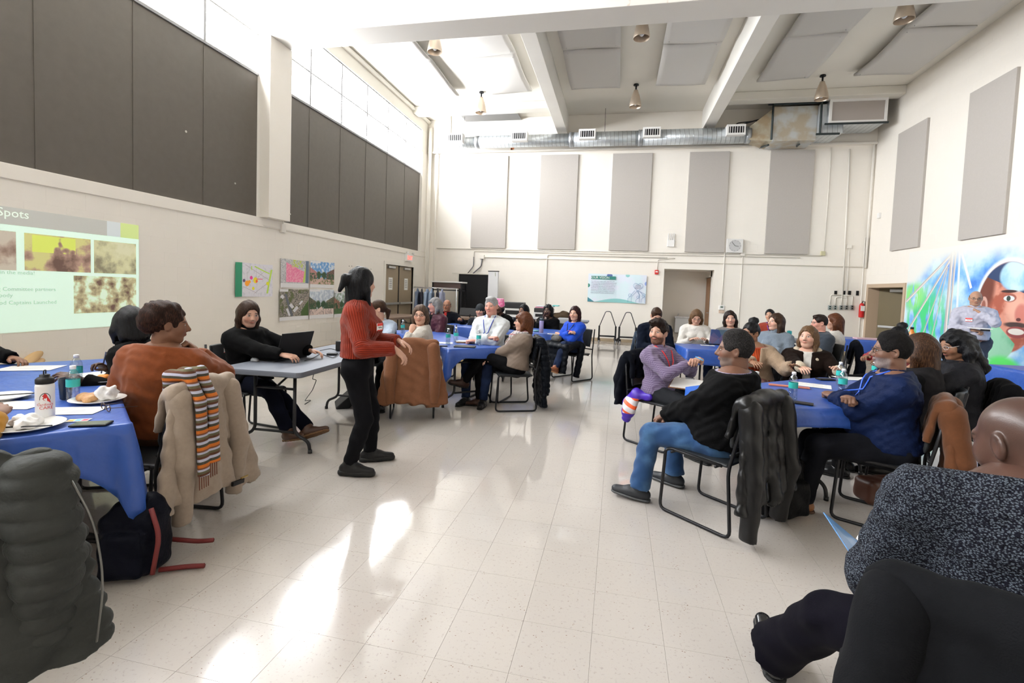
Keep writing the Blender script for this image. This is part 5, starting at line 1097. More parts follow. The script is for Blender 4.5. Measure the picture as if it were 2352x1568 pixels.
# ------------------------------------------------------------------ chairs
SEATM = mat('chair_plastic', (.018, .02, .022), .42, bump=(200, .2)); TUBE = mat('chair_tube', (.018, .018, .02), .35, metal=.4)
def make_chair():
    t = thing('stack_chair', 'x', 'chair')
    s = SDF((-.25, -.24, .38), (.25, .26, .5), .016); s.box((0, 0, .44), (.215, .22, .014), rd=.013, k=0); s.disp(lambda x, y, z: -.0+.012*(z-.44 > -.5)*np.exp(-(x*x+y*y)/.03)); v, f = s.mesh(); vf_obj('seat', v, f, SEATM, t)
    s = SDF((-.25, -.42, .5), (.25, -.15, .9), .016); s.box((0, -.285, .71), (.205, .014, .155), R=rotm(0, rad(9)), rd=.013, k=0)
    v, f = s.mesh(); v[:, 1] += .045*(v[:, 0]/.2)**2; vf_obj('backrest', v, f, SEATM, t)
    for q in (-1, 1):
        x = q*.235; bm = B(); sweep(bm, rnd_path([(x*.86, -.315, .86), (x*.95, -.27, .60), (x, -.235, .42), (x, -.27, .012), (x, .24, .012), (x, .215, .43), (x*.9, .19, .44), (x*.9, -.18, .435)], .05), .011, 8); obj('side_frame', bm, TUBE, t, True)
    for y, z in ((-.15, .425), (.17, .425)): bm = B(); sweep(bm, [(-.235, y, z), (.235, y, z)], .009, 8); obj('crossbar', bm, TUBE, t, True)
    bm = B(); sweep(bm, [(-.235, -.245, .52), (.235, -.245, .52)], .010, 8); obj('back_bar', bm, TUBE, t, True)
    return t
chair0 = make_chair(); index_children(chair0); chair_used = [False]
def chair(x, y, ang, lab):
    """ang: the way a sitter would face"""
    if chair_used[0]: o = copy_tree(chair0)
    else: o = chair0; chair_used[0] = True
    o.location = (x, y, 0); o.rotation_euler = (0, 0, rad(ang-90)); o['label'] = lab; o['group'] = 'black stacking chairs'
    return o
# ------------------------------------------------------------------ small props
BOT = clear('bottle_plastic', (.90, .93, .95), .16, .05); LBL = mat('teal_label', (.03, .42, .38), .4); CAPW = mat('bottle_cap', (.85, .87, .88), .4)
def make_bottle():
    t = thing('water_bottle', 'x', 'bottle'); pr = [(.028, 0), (.031, .004)]
    for k in range(5): pr += [(.0315, .012+k*.013), (.0295, .018+k*.013)]
    pr += [(.0315, .08), (.0305, .083), (.0305, .128), (.0315, .132), (.030, .15), (.022, .168), (.0135, .182), (.0125, .19)]
    bm = B(); lathe(bm, pr, 18); obj('bottle_body', bm, BOT, t, True); bm = B(); lathe(bm, [(.0312, .085), (.0312, .127)], 18, cap=False); obj('label', bm, LBL, t, True); bm = B(); lathe(bm, [(.0145, .184), (.0145, .202), (.012, .204)], 14); obj('cap', bm, CAPW, t, True)
    bm = B(); lathe(bm, [(.0255, .003), (.0285, .006), (.028, .075)], 14); obj('water', bm, clear('water', (.86, .91, .94), .06), t, True)
    return t
bot0 = make_bottle(); index_children(bot0); bot_used = [False]
def bottle(px, py, lab, z=.76, sc=1.0):
    if bot_used[0]: o = copy_tree(bot0)
    else: o = bot0; bot_used[0] = True
    p = atz(px, py, z); o.location = (p.x, p.y, z); o.scale = (sc,)*3; o.rotation_euler = (0, 0, random.random()*6); o['label'] = lab; o['group'] = 'clear water bottles on the tables'; return o
for px, py, lab in ((168, 921, 'clear water bottle beside the dark tumbler, nearer one'), (176, 886, 'clear water bottle behind the dark tumbler, farther one'), (1735, 917, 'clear water bottle next to the leather-coat man\'s shoulder'), (1820, 917, 'clear water bottle by itself mid-table before the fur-collar woman'), (1934, 906, 'clear water bottle standing before another, by the navy pullover'), (1928, 884, 'clear water bottle behind another near the navy pullover'),
                    (925, 765, 'clear water bottle at the far end near the light-blue cardigan'), (1029, 790, 'clear water bottle beside another on the table behind the camel coat'), (1047, 786, 'clear water bottle with notebook beside it, nearer the grey-haired man'), (1099, 793, 'clear water bottle in front of the white quarter-zip'), (1091, 752, 'clear water bottle left of the white quarter-zip, far table'), (1740, 800, 'clear water bottle in front of the grey turtleneck'), (2009, 870, 'small clear water bottle under the navy man\'s chin')):
    bottle(px, py, lab)
PAP = mat('paper', (.80, .79, .77), .6); PLATE = mat('paper_plate', (.82, .81, .79), .5)
def slab(name, px, py, w_, d, h, ang, m, lab, cat, z=.7605, group=None, bev=0, par=None):
    p = atz(px, py, z) if not isinstance(px, Vector) else px; bm = B(); box(bm, -w_/2, w_/2, -d/2, d/2, 0, h, bev); o = obj(name, bm, m, par); o.location = (p.x, p.y, z); o.rotation_euler = (0, 0, rad(ang))
    if lab: tag(o, lab, cat, group)
    return o
def prints(o, w_, d, n, m=None):
    for k in range(n): bm = B(); box(bm, -w_*.4, w_*(.4-.1*(k % 3)), d*(.4-.8*k/n)-.002, d*(.4-.8*k/n)+.002, .0011, .0016); obj('print_line', bm, m or mat('print_grey', (.25, .25, .25), .6), o)
for a in ((70, 845, .34, .23, 30, 'sheet of paper at the far edge of the blue table by the wall'), (205, 862, .24, .26, 70, 'white notepad under the writing hand'), (165, 943, .27, .16, 25, 'white paper in front of the water bottle'), (32, 930, .26, .18, 20, 'paper under the black cutlery left of the sports bottle'), (1745, 925, .11, .13, -10, 'small white card in front of the leather-coat man'), (1862, 884, .30, .21, -20, 'sheets of paper stacked before the fur-collar woman'), (1960, 869, .30, .20, 10, 'paper sheet behind the two standing bottles'), (1020, 787, .22, .16, 20, 'white paper beside the white sweater'), (1275, 767, .26, .12, 5, 'paper next to the lilac bottle'), (1625, 793, .2, .12, 0, 'paper in front of the white-sweater reader')):
    o = slab('paper_sheet', a[0], a[1], a[2], a[3], .001, a[4], PAP, a[5], 'paper'); prints(o, a[2], a[3], 5)
o = slab('notebook', 1066, 786, .22, .15, .012, 25, mat('cover_tan', (.25, .12, .04), .5), 'open notebook with a pen near the crossed arms', 'notebook'); slab('pages', Vector((0, 0, 0)), 0, .21, .14, .008, 0, PAP, None, None, .012, par=o)
slab('tablet', 1068, 796, .26, .19, .010, 12, BLACK, 'black tablet lying on the table corner', 'tablet', bev=.004); slab('phone', 1018, 795, .10, .05, .009, 10, BLACK, 'small dark phone beside the white paper', 'phone', bev=.003)
def plate(px, py, r, lab):
    p = atz(px, py, .7605); t = thing('paper_plate', lab, 'plate', (p.x, p.y, .7605)); bm = B(); lathe(bm, [(r*.62, 0), (r*.66, .003), (r, .018), (r*.985, .0195), (r*.64, .006), (.001, .005)], 30); obj('dish', bm, PLATE, t, True); return t, p
def lump(name, parent, c, r, m, seed, fl=.6, n=.3):
    s = SDF(np.array(c)-r*1.4, np.array(c)+r*1.4, max(.006, r*.12)); q = random.Random(seed)
    for k in range(5): s.ell((c[0]+q.uniform(-.5, .5)*r, c[1]+q.uniform(-.5, .5)*r, c[2]+q.uniform(-.1, .2)*r), (r*q.uniform(.4, .7), r*q.uniform(.4, .7), r*fl*q.uniform(.5, .9)), k=.01)
    s.disp(lambda x, y, z: r*n*.2*np.sin(x*90+seed)*np.sin(y*80)*np.sin(z*90)); v, f = s.mesh(); return vf_obj(name, v, f, m, parent)
NAP = mat('napkin', (.82, .81, .80), .8, bump=(40, .6)); FOOD = mat('chicken', (.55, .33, .15), .6, noise=(30, .2, (.30, .12, .04))); CHIP = mat('orange_chips', (.75, .28, .05), .6)
t, p = plate(225, 921, .13, 'paper plate with bread scraps and a crumpled napkin'); lump('napkin_ball', t, (.05, .02, .045), .055, NAP, 3, .8, 1); lump('food_scraps', t, (-.05, -.01, .025), .05, FOOD, 4); lump('food_scraps', t, (.0, -.045, .02), .04, FOOD, 5)
t, p = plate(237, 876, .125, 'paper plate with orange crisps in front of the writing hand'); lump('crisps', t, (.0, -.01, .02), .055, CHIP, 6)
t, p = plate(60, 982, .14, 'paper plate with a napkin and a black fork beside the sports bottle'); lump('napkin', t, (0, 0, .025), .075, NAP, 8, .5, 1); bm = B(); sweep(bm, [(-.03, -.08, .02), (.17, -.01, .03)], .0035, 5); obj('fork', bm, BLACK, t)
t, p = plate(8, 915, .12, 'paper plate with black cutlery at the outer table side'); bm = B(); sweep(bm, [(-.05, -.05, .02), (.16, .05, .035)], .0035, 5); obj('fork', bm, BLACK, t)
# sports bottle
p = atz(104, 962, .7605); t = thing('sports_bottle', 'white sports bottle with black lid and red bird logo', 'bottle', (p.x, p.y, .7605), rad(-50)); WB = mat('bottle_white', (.80, .80, .80), .3)
bm = B(); lathe(bm, [(.034, 0), (.0365, .004), (.0365, .165), (.033, .18)], 28); obj('bottle_body', bm, WB, t, True); bm = B(); lathe(bm, [(.0345, .178), (.0355, .182), (.0355, .2), (.028, .208), (.02, .212), (.02, .222), (.014, .224)], 24); ld = obj('lid', bm, BLACK, t, True)
bm = B(); sweep(bm, rnd_path([(-.013, 0, .215), (-.013, 0, .243), (.013, 0, .243), (.013, 0, .215)], .006), .0028, 6); obj('carry_loop', bm, BLACK, ld, True)
ang0 = math.atan2(-p.y, -p.x)-rad(-50)
def wrapd(name, poly, m, dz, off=.0006, par=None):
    V = []; 
    for x, z in poly: a = ang0+x/.0366; r = .0366+off; V.append((r*math.cos(a), r*math.sin(a), z+dz))
    return pyobj(name, V, [tuple(range(len(V)))], m, par or t)
LR = mat('logo_red', (.60, .02, .02), .4); LY = mat('logo_yellow', (.75, .5, .02), .4)
wrapd('logo_bird', [(-.004, -.012), (.012, -.018), (.021, -.028), (.018, -.012), (.010, .004), (.006, .016), (-.001, .022), (-.006, .014), (-.011, .010), (-.005, .004), (-.009, -.004)], LR, .112); wrapd('logo_bat', [(-.022, -.024), (-.020, -.028), (.02, -.020), (.02, -.017)], LY, .112, .0008)
arc = [(.021*math.cos(a), .021*math.sin(a)*1.5) for a in np.linspace(-.1, PI+.1, 12)]; wrapd('logo_arch', arc+[(x*.9, z*.9) for x, z in arc[::-1]], BLACK, .105, .0004)
def wraptext(s_, size, z, m, xo=0):
    o = text('lettering', s_, size, m, t, (0, 0, 0), (0, 0, 0), .0, 'CENTER')
    for v_ in o.data.vertices: a = ang0+(v_.co.x+xo)/.0366; v_.co = ((.0373)*math.cos(a), .0373*math.sin(a), z+v_.co.y)
    return o
wraptext('Cardinals', .017, .074, LR); wraptext('CARE', .021, .056, LR, .004)
# tumbler, phone, glasses, cards
p = atz(151, 916, .7605); t = thing('tumbler', 'dark narrow tumbler beside a water bottle', 'cup', (p.x, p.y, .7605)); bm = B(); lathe(bm, [(.022, 0), (.026, .004), (.033, .12), (.034, .122), (.031, .121), (.024, .01)], 22); obj('cup_body', bm, mat('tumbler_dark', (.02, .03, .045), .25), t, True)
o = slab('phone', 210, 975, .075, .15, .009, -62, BLACK, 'black phone lying on the blue cloth corner', 'phone', bev=.004); slab('screen', Vector((0, 0, 0)), 0, .066, .138, .001, 0, mat('screen_reflecting', (.10, .12, .10), .15), None, None, .009, par=o)
def spec_(px, py, ang, lab, m):
    p = atz(px, py, .762); t = thing('eyeglasses', lab, 'glasses', (p.x, p.y, .775), rad(ang)); bm = B()
    for q in (-1, 1): sweep(bm, [(q*.035+.026*math.cos(a), .0, .0+.018*math.sin(a)+.002) for a in np.linspace(0, 2*PI, 14, endpoint=False)], .0025, 5, closed=True); 
    sweep(bm, [(-.009, 0, .006), (.009, 0, .006)], .0022, 5); obj('rims', bm, m, t, True)
    for q in (-1, 1): bm = B(); sweep(bm, [(q*.061, 0, .006), (q*.06, -.12, -.006)], .002, 5); obj('temple', bm, m, t, True)
spec_(243, 941, 160, 'folded brown eyeglasses on the cloth corner', mat('tortoise', (.05, .02, .012), .3))
for px, py, a, lab in ((180, 965, 30, 'small yellow and blue card behind the phone'), (12, 917, 10, 'small red and green card by the outer plate'), (1774, 911, 20, 'small colourful card between the leather-coat man and the middle bottle')):
    o = slab('card', px, py, .09, .05, .001, a, WHITE, lab, 'card')
    for k, cc in enumerate(((.8, .5, .05), (.1, .4, .7), (.7, .05, .1))): slab('card_patch', Vector((-.028+k*.028, 0, 0)), 0, .024, .03, .0006, 0, mat('patch%d' % k, cc, .5), None, None, .001, par=o).location.x = -.028+k*.028
slab('phone', 1838, 926, .16, .075, .009, -22, BLACK, 'black phone in front of the middle water bottle', 'phone', bev=.004); slab('phone', 1936, 905, .15, .07, .012, -15, BLACK, 'dark phone beside the bottle near the navy pullover', 'phone', bev=.004); slab('phone', 1896, 872, .15, .075, .012, 15, BLACK, 'dark phone beside the fur-trimmed sleeve', 'phone', bev=.004); slab('folder', 1812, 888, .3, .04, .01, -10, mat('salmon', (.6, .2, .12), .5), 'salmon folder edge under the stacked sheets', 'folder')
slab('phone', 880, 797, .16, .08, .012, 10, mat('red_phone', (.25, .02, .02), .4), 'dark red phone case on the grey table end', 'phone', .742)
# laptop and desk things on the grey table
def laptop(px, py, ang, lab, open_=100, w_=.36, d=.25, z=.742, m=BLACK, lid=None):
    p = atz(px, py, z); t = thing('laptop', lab, 'laptop', (p.x, p.y, z), rad(ang)); bm = B(); box(bm, -w_/2, w_/2, -d/2, d/2, 0, .02, .004); obj('laptop_base', bm, m, t)
    bm = B(); box(bm, -w_*.43, w_*.43, -d*.02, d*.4, .02, .0215); kb = obj('keyboard', bm, mat('keys', (.03, .03, .032), .6), t); kb['kind'] = 'stuff'; a = rad(open_-90); Ml = Matrix.Translation((0, -d/2, .015)) @ Matrix.Rotation(a, 4, 'X')
    bm = B(); box(bm, -w_/2, w_/2, -.006, .004, 0, d*.97, .003, M=Ml); ld = obj('laptop_lid', bm, lid or m, t); bm = B(); box(bm, -w_*.46, w_*.46, .0045, .0055, .015, d*.93, M=Ml); obj('screen', bm, mat('screen_lit', (.1, .12, .15), .2, emit=((.6, .75, 1), .5)), t); return t
laptop(645, 822, 82, 'open black laptop on the grey table', 108, .39, .27)
p = atz(585, 829, .742); t = thing('computer_mouse', 'grey and black computer mouse beside the laptop', 'mouse', (p.x, p.y, .742), rad(60)); s = SDF((-.05, -.07, -.02), (.05, .07, .05), .005); s.ell((0, 0, .004), (.031, .056, .032), k=0); s.plane((0, 0, .001), (0, 0, -1)); v, f = s.mesh(); vf_obj('mouse_shell', v, f, mat('mouse_grey', (.30, .31, .33), .4), t); bm = B(); box(bm, -.004, .004, .015, .045, .033, .036); obj('scroll_wheel', bm, BLACK, t)
CB = mat('black_cord', (.012, .012, .012), .5)
def cord(pts, lab, r=.004): bm = B(); sweep(bm, rnd_path(pts, .05, 5), r, 6); return tag(obj('power_cord', bm, CB, None, True), lab, 'cord')
P1 = [atz(x, y, .75) for x, y in ((700, 828), (720, 822), (735, 812), (765, 822), (785, 808), (800, 812))]; cord(P1, 'black laptop cord lying over the grey table top'); P2 = [tuple(atz(735, 805, .75)), tuple(atz(760, 800, .79)), tuple(atz(775, 805, .75))]; cord(P2, 'black cable arching behind the laptop cord')
cord([tuple(atz(722, 850, .70)), tuple(aty(718, 870, 4.4)), tuple(aty(727, 872, 4.4)), tuple(aty(718, 895, 4.5)), tuple(atz(700, 920, .006)), tuple(atz(715, 918, .006)), tuple(atz(700, 928, .006))], 'black cord hanging from the grey table to the floor')
slab('projector_puck', 763, 815, .10, .07, .02, 20, BLACK, 'small black puck device beside the cords on the grey table', 'device', .742, bev=.006); slab('speaker_box', 783, 805, .09, .09, .11, 10, BLACK, 'small black speaker on the grey table behind the presenter', 'speaker', .742, bev=.01)
SBM = mat('stickered_lid', (.10, .13, .22), .4); g = NT(SBM); g.out(g.ramp(g.voro(g.coord(), 11, 1), [(.2, (.06, .09, .20)), (.45, (.2, .14, .22)), (.6, (.12, .2, .1)), (.8, (.14, .17, .3))])); laptop(1648, 790, 8, 'open laptop covered in stickers before the grey top woman', 105, .34, .24, .76, BLACK, SBM)
# lilac bottle etc. on the printer-side table
p = atz(1243, 764, .76); t = thing('lilac_bottle', 'tall lilac insulated bottle with a dark lid', 'bottle', (p.x, p.y, .76)); bm = B(); lathe(bm, [(.035, 0), (.038, .005), (.038, .2), (.034, .215)], 22); obj('bottle_body', bm, mat('lilac', (.28, .25, .48), .4), t, True); bm = B(); lathe(bm, [(.036, .21), (.036, .25), (.02, .255)], 20); ld = obj('lid', bm, mat('lid_slate', (.03, .05, .07), .4), t, True); bm = B(); sweep(bm, rnd_path([(-.02, 0, .25), (-.02, 0, .285), (.02, 0, .285), (.02, 0, .25)], .01), .005, 6); obj('carry_loop', bm, mat('lid_slate', (0, 0, 0)), ld, True)
p = atz(1232, 761, .76); bm = B(); lathe(bm, [(.05, 0), (.055, .004), (.055, .02), (.05, .025)], 20, (p.x, p.y, .76)); tag(obj('round_tin', bm, mat('tin_teal', (.12, .3, .35), .35), None, True), 'round dark tin beside the lilac bottle', 'tin')
p = atz(1812, 777, .76); folding_table((p.x+.1, p.y+.1), 10, 1.2, .6, 'small folding table behind the grey turtleneck woman'); t = thing('teal_tumbler', 'teal drinks tumbler behind the grey turtleneck woman', 'cup', (p.x, p.y, .741)); bm = B(); lathe(bm, [(.03, 0), (.043, .12), (.043, .16), (.01, .17)], 18); obj('cup_body', bm, mat('teal_cup', (.02, .35, .38), .35), t, True)
# ------------------------------------------------------------------ the people
TAGW = mat('tag_white', (.85, .85, .85), .6); BLK = mat('ink_black', (.012, .012, .013), .5); REDT = mat('tag_red', (.75, .04, .03), .6)
GLB = mat('glasses_black', (.02, .015, .012), .35); GLT = mat('glasses_tan', (.12, .05, .025), .35); GLC = mat('glasses_clear', (.45, .42, .42), .3)
S_L = skin_mat('light', (.58, .34, .25)); S_P = skin_mat('pink', (.60, .30, .23), brow=(.35, .28, .24)); S_T = skin_mat('tan', (.46, .26, .17), brow=(.015, .01, .008))
S_B = skin_mat('brown', (.20, .095, .055), lip=(.22, .07, .06)); S_D = skin_mat('dark', (.085, .042, .028), lip=(.12, .04, .035)); S_M = skin_mat('medium', (.26, .13, .075), lip=(.28, .1, .08))
S_BB = skin_mat('bearded', (.50, .28, .20), beard=((.07, .025, .012), .95)); S_DG = skin_mat('darkgrey', (.15, .072, .046), beard=((.16, .15, .14), .55), lip=(.2, .08, .07)); S_NV = skin_mat('navyman', (.17, .085, .055), beard=((.30, .30, .31), .5), lip=(.2, .09, .07))
S_BH = skin_mat('bald', (.075, .038, .028), hairline=((.03, .02, .017), .35)); S_BH.node_tree.nodes['Principled BSDF'].inputs['Roughness'].default_value = .32; S_BM = skin_mat('baldmed', (.32, .15, .09))
Hb = hair_mat('black', (.006, .006, .007), .35, (.02, .022, .028)); Hd = hair_mat('darkbrown', (.018, .010, .007), .4, (.05, .026, .018)); Hm = hair_mat('brown', (.045, .022, .012), .4, (.11, .055, .03)); Hr = hair_mat('auburn', (.10, .030, .012), .4, (.24, .09, .035))
Hg = hair_mat('grey', (.28, .27, .27), .45, (.50, .50, .52)); Hw = hair_mat('white', (.50, .50, .50), .5, (.72, .72, .73)); Hl = hair_mat('blonde', (.12, .062, .028), .4, (.34, .20, .10)); Hx = hair_mat('darkred', (.022, .006, .008), .35, (.07, .015, .02)); Hk = hair_mat('greyblack', (.014, .012, .012), .8, (.075, .07, .07), True); Hc = hair_mat('coarse', (.007, .006, .006), .8, (.02, .018, .018), True)
cm = cloth_mat
BLKC = cm('black', (.010, .010, .011)); PANT = ('trousers', cm('black_trousers', (.010, .010, .012)), .012); JEAN = ('jeans', cm('jeans', (.018, .06, .16), 'denim', col2=(.05, .12, .24)), .016, .062); DJEAN = ('jeans', cm('dark_jeans', (.012, .02, .05), 'denim'), .012)
BS = (mat('black_leather', (.012, .012, .013), .28), mat('black_rubber', (.012, .012, .012), .6))
def garm(name, m, inf=.014, **k): return dict(name=name, m=m, inf=inf, **k)
CHN = {}
def sit(key, lab, dang=0, dx=0, dy=.03):
    i = PEOPLE[key][1]; p = i['root']+i['R0'] @ Vector((dx, dy, 0)); c = chair(p.x, p.y, i['fb']+dang, lab); CHN[key] = (p, i['fb']+dang); return c
def cw(x, y, d): return tuple(O0+ray(x, y)*d)
def fa(x, y, z=.095): p = atz(x, y); return ('w', p.x, p.y, z)
def W_(x, y, d): p = O0+ray(x, y)*d; return ('w', p.x, p.y, p.z)
# 1 presenter
person('presenter', 'standing woman in a rust ribbed sweater and black trousers with black ponytail', cw(832, 617, 3.72), 18, 62, hr=0, skin=S_L, hair='halfup', haircol=Hb, stand=True, g=.96, res=.009, hres=.006, hs=.98, breadth=.9,
    lh=(-.14, .30, 1.03), rh=(.13, .30, 1.00), lhd=(.35, .8, -.5), rhd=(.0, .55, -.8), lst='relax', rst='relax', lel=(-.6, -.6, -.4), rel=(.6, -.7, -.4), bust=1,
    tops=[garm('sweater', cm('rust_rib', (.26, .022, .005), 'rib'), .024, hem=.08, pat=60, r=.009, fold=.006, collar='crew', neck=.01)], legs=('trousers', cm('charcoal_denim', (.013, .013, .016)), .008, .046), shoes=BS, shoekind='chunky', lft=fa(850, 1058), rft=fa(803, 1090), lkn=(0, 1, .0), rkn=(0, 1, 0), tag_=(1, .33, REDT))
# 2 laptop woman
person('laptop', 'woman in a black coat and black turtleneck typing at the black laptop', (-3.42, 3.93, 1.27), -8, -26, hp=-10, skin=S_L, hair='lob', haircol=hair_mat('espresso', (.04, .02, .012), .4, (.10, .055, .035)), g=1.12, res=.011, lh=('w', -2.88, 4.18, .80), rh=('w', -2.93, 3.83, .80), lst='relax', rst='relax', lft=(-.0, .78, .13), rft=(.1, .62, .13),
    tops=[garm('coat', BLKC, .024, collar='turtle', longer=.35, r=.011)], legs=('jeans', cm('navy_jeans', (.008, .010, .022), 'denim'), .012, .05), shoes=(mat('duck_boot', (.075, .035, .02), .5), mat('gum_sole', (.16, .08, .03), .6)), shoekind='boot', tag_=(1, .30, REDT), bust=1)
sit('laptop', 'black stacking chair under the laptop woman')
# 3 rust cardigan
person('cardigan', 'woman in a rust cardigan seen from behind, chin on her hand', cw(392, 703, 3.0), 108, 52, hp=-4, skin=S_B, hair='ponybig', haircol=hair_mat('curlbrown', (.02, .008, .005), .6, (.09, .035, .02)), g=1.32, res=.009, hres=.006, lean=-4, side=4,
    rh=W_(452, 806, 3.12), lh=('w', -2.95, 2.62, .70), rst='fist', rel=W_(520, 1060, 2.9), rft=(.1, .30, .085), lft=(-.16, .34, .085),
    tops=[garm('cardigan', cm('rust_cardigan', (.21, .052, .011)), .024, collar='shirt', r=.009, fold=.006)], legs=('trousers', cm('brown_trousers', (.11, .045, .010)), .014, .07), shoes=(mat('brown_shoe', (.05, .02, .01), .5), BS[1]))
chair(-2.66, 2.30, 186, 'black stacking chair carrying the beige wool coat')
# 4 black hair
person('writer', 'woman in black with glossy black hair writing on a notepad', cw(297, 709, 3.55), 205, 150, hp=-18, skin=S_D, hair='bob', haircol=Hb, g=1.1, lean=8, rh=('w', -3.52, 2.72, .80), lh=('w', -3.4, 2.45, .79), rst='write', tops=[garm('jacket', BLKC, .02, collar='coat')], legs=PANT, shoes=BS)
sit('writer', 'black stacking chair under the woman writing on a notepad'); i_ = PEOPLE['writer'][1]; w_ = wpt(i_, i_['W'][1]); bm = B(); sweep(bm, [(w_.x-.08, w_.y+.005, .775), (w_.x-.055, w_.y+.02, .93)], .005, 6); tag(obj('pen', bm, mat('pen_navy', (.02, .03, .09), .3), None, True), 'dark blue pen in the writing hand', 'pen')
# 5 yellow
person('yellow', 'person in a mustard yellow sweater at the frame edge behind the grey puffer', (-2.70, 1.06, 1.22), 150, 160, skin=S_B, hair='bob', haircol=Hb, g=1.15, rh=('w', -2.75, 1.62, .82), lh=('w', -3.1, 1.3, .8), tops=[garm('sweater', cm('mustard', (.42, .19, .005)), .022)], legs=DJEAN, shoes=BS)
sit('yellow', 'black stacking chair under the grey puffer coat', dang=-10)
# 6 the hand at the far side of the near table
person('edge', 'person at the left table mostly outside the frame with one hand on the paper', (-5.15, 2.65, 1.24), -20, -30, skin=S_B, hair='short', haircol=Hb, male=True, lh=('w', -4.55, 2.82, .80), rh=('w', -4.6, 2.4, .80), tops=[garm('shirt', BLKC, .02)], legs=PANT, shoes=BS); sit('edge', 'black stacking chair at the left end of the near table')
# 7 light blue cardigan
person('bluecard', 'woman in a light blue cardigan over dark blouse, ponytail, behind the presenter', cw(868, 690, 6.4), -68, 212, skin=S_L, hair='pony', haircol=Hm, g=1.05, lh=('w', -2.78, 5.35, .79), rh=('w', -3.1, 5.4, .79), tops=[garm('blouse', cm('dotted_blouse', (.012, .012, .018), 'dots', col2=(.5, .5, .55)), .010, collar='v'), garm('cardigan', cm('light_blue', (.42, .50, .62)), .022, collar='v', open_=.045)], legs=PANT, shoes=BS, tag_=(1, .30, REDT), bust=1)
sit('bluecard', 'black stacking chair under the light blue cardigan woman')
# 8 white sweater
person('whitefuzz', 'woman in a cream fuzzy sweater and glasses, chin on fist, above the camel coat', cw(966, 702, 5.7), 207, -78, hp=-2, skin=S_L, hair='lob', haircol=hair_mat('mousy', (.10, .06, .04), .5, (.24, .17, .13)), hs=.96, g=1.15, lh=W_(944, 762, 5.55), lst='fist', rh=W_(915, 800, 5.6), lel=W_(950, 830, 5.5), glasses=GLB, tops=[garm('sweater', cm('cream_fuzzy', (.70, .66, .60), 'fuzzy'), .026, collar='crew')], legs=PANT, shoes=BS, bust=1)
p = O0+ray(948, 860)*5.25; CC8 = (p.x-.11, p.y+.28); chair(*CC8, 112, 'black stacking chair hidden under the camel coat')
i_ = PEOPLE['whitefuzz'][1]; a_, b_ = wpt(i_, i_['E'][-1]), wpt(i_, i_['W'][-1]); d_ = (b_-a_).normalized()
bm = B(); sweep(bm, [b_-d_*.045, b_-d_*.025], .035, 14); tag(obj('wristwatch', bm, mat('watch_silver', (.6, .6, .6), .3, metal=.8), None, True), 'silver wristwatch on the cream sweater woman', 'watch')
# 9 grey hair
person('maroon', 'grey-haired woman with glasses in a maroon coat over black', (-2.95, 7.45, 1.295), 240, 222, skin=S_P, hair='bob', haircol=Hg, g=1.15, glasses=GLC, tops=[garm('top', BLKC, .012, collar='crew'), garm('coat', cm('maroon', (.06, .008, .022), 'nylon', .5), .03, collar='coat', open_=.06)], legs=PANT, shoes=BS, rh=(.1, .3, .62), lh=(-.1, .3, .62)); sit('maroon', 'black stacking chair under the maroon coat woman')
# 10 bald man
person('redcollar', 'bald man with red collar and dark jacket near the brown tables', (-3.42, 9.3, 1.225), -88, -86, skin=S_BM, male=True, hair='bald', haircol=Hk, glasses=GLT, g=1.1, tops=[garm('shirt', cm('red_shirt', (.35, .01, .01)), .012, collar='shirt'), garm('jacket', cm('dark_navy', (.014, .016, .024)), .026, collar='coat', open_=.03)], legs=PANT, shoes=BS, lh=('w', -3.0, 9.0, .84), lst='fist'); sit('redcollar', 'black stacking chair under the bald man with the red collar')
# 11 white quarter zip
person('quarterzip', 'white-haired man in a white quarter-zip fleece with arms folded', (-1.66, 6.22, 1.372), -98, -97, hp=-3, skin=S_P, male=True, hair='short', haircol=Hw, hs=1.03, g=1.12, belly=.03, breadth=.98, lel=(-.9, .2, -.5), rel=(.9, .2, -.5), lh=(.10, .30, .80), rh=(-.10, .27, .85), lst='fist', rst='fist', tops=[garm('undershirt', BLKC, .008, collar='crew'), garm('fleece', cm('white_fleece', (.72, .76, .78)), .026, collar='zip', fold=.009)], legs=DJEAN, shoes=BS, lany=(mat('lanyard_blue', (.01, .04, .35), .5), .27)); sit('quarterzip', 'black stacking chair under the quarter-zip man')
# 12-15
person('beanie', 'person in a dark grey beanie half hidden by the quarter-zip man', cw(1103, 700, 9.4), -85, -85, skin=S_L, hair='beanie', haircol=Hd, hatmat=mat('beanie_wool', (.025, .03, .035), .9, bump=(90, .5)), tops=[garm('jacket', cm('slate', (.03, .035, .045)), .02)], legs=PANT, shoes=BS); sit('beanie', 'black stacking chair under the beanie wearer')
person('pinkhat', 'person in a tall bright pink hat and black jacket', cw(1147, 690, 8.7), -75, -110, skin=S_D, hair='tallhat', haircol=Hb, hatmat=mat('pink_hat', (.85, .12, .35), .7, noise=(22, .1, (.9, .45, .6))), lean=12, tops=[garm('hoodie', cm('patterned', (.16, .01, .06), 'dots', col2=(.02, .03, .15)), .01), garm('jacket', BLKC, .028, collar='coat', open_=.03)], legs=PANT, shoes=BS, lh=('w', -1.75, 8.4, .80)); sit('pinkhat', 'black stacking chair under the pink hat wearer')
person('longblack', 'young woman with long black hair in black, beside the printer', cw(1203, 700, 9.5), -95, -118, skin=S_B, hair='long', haircol=Hb, tops=[garm('jacket', cm('ink_navy', (.012, .014, .022)), .022)], legs=PANT, shoes=BS, bust=1); sit('longblack', 'black stacking chair under the long black hair woman')
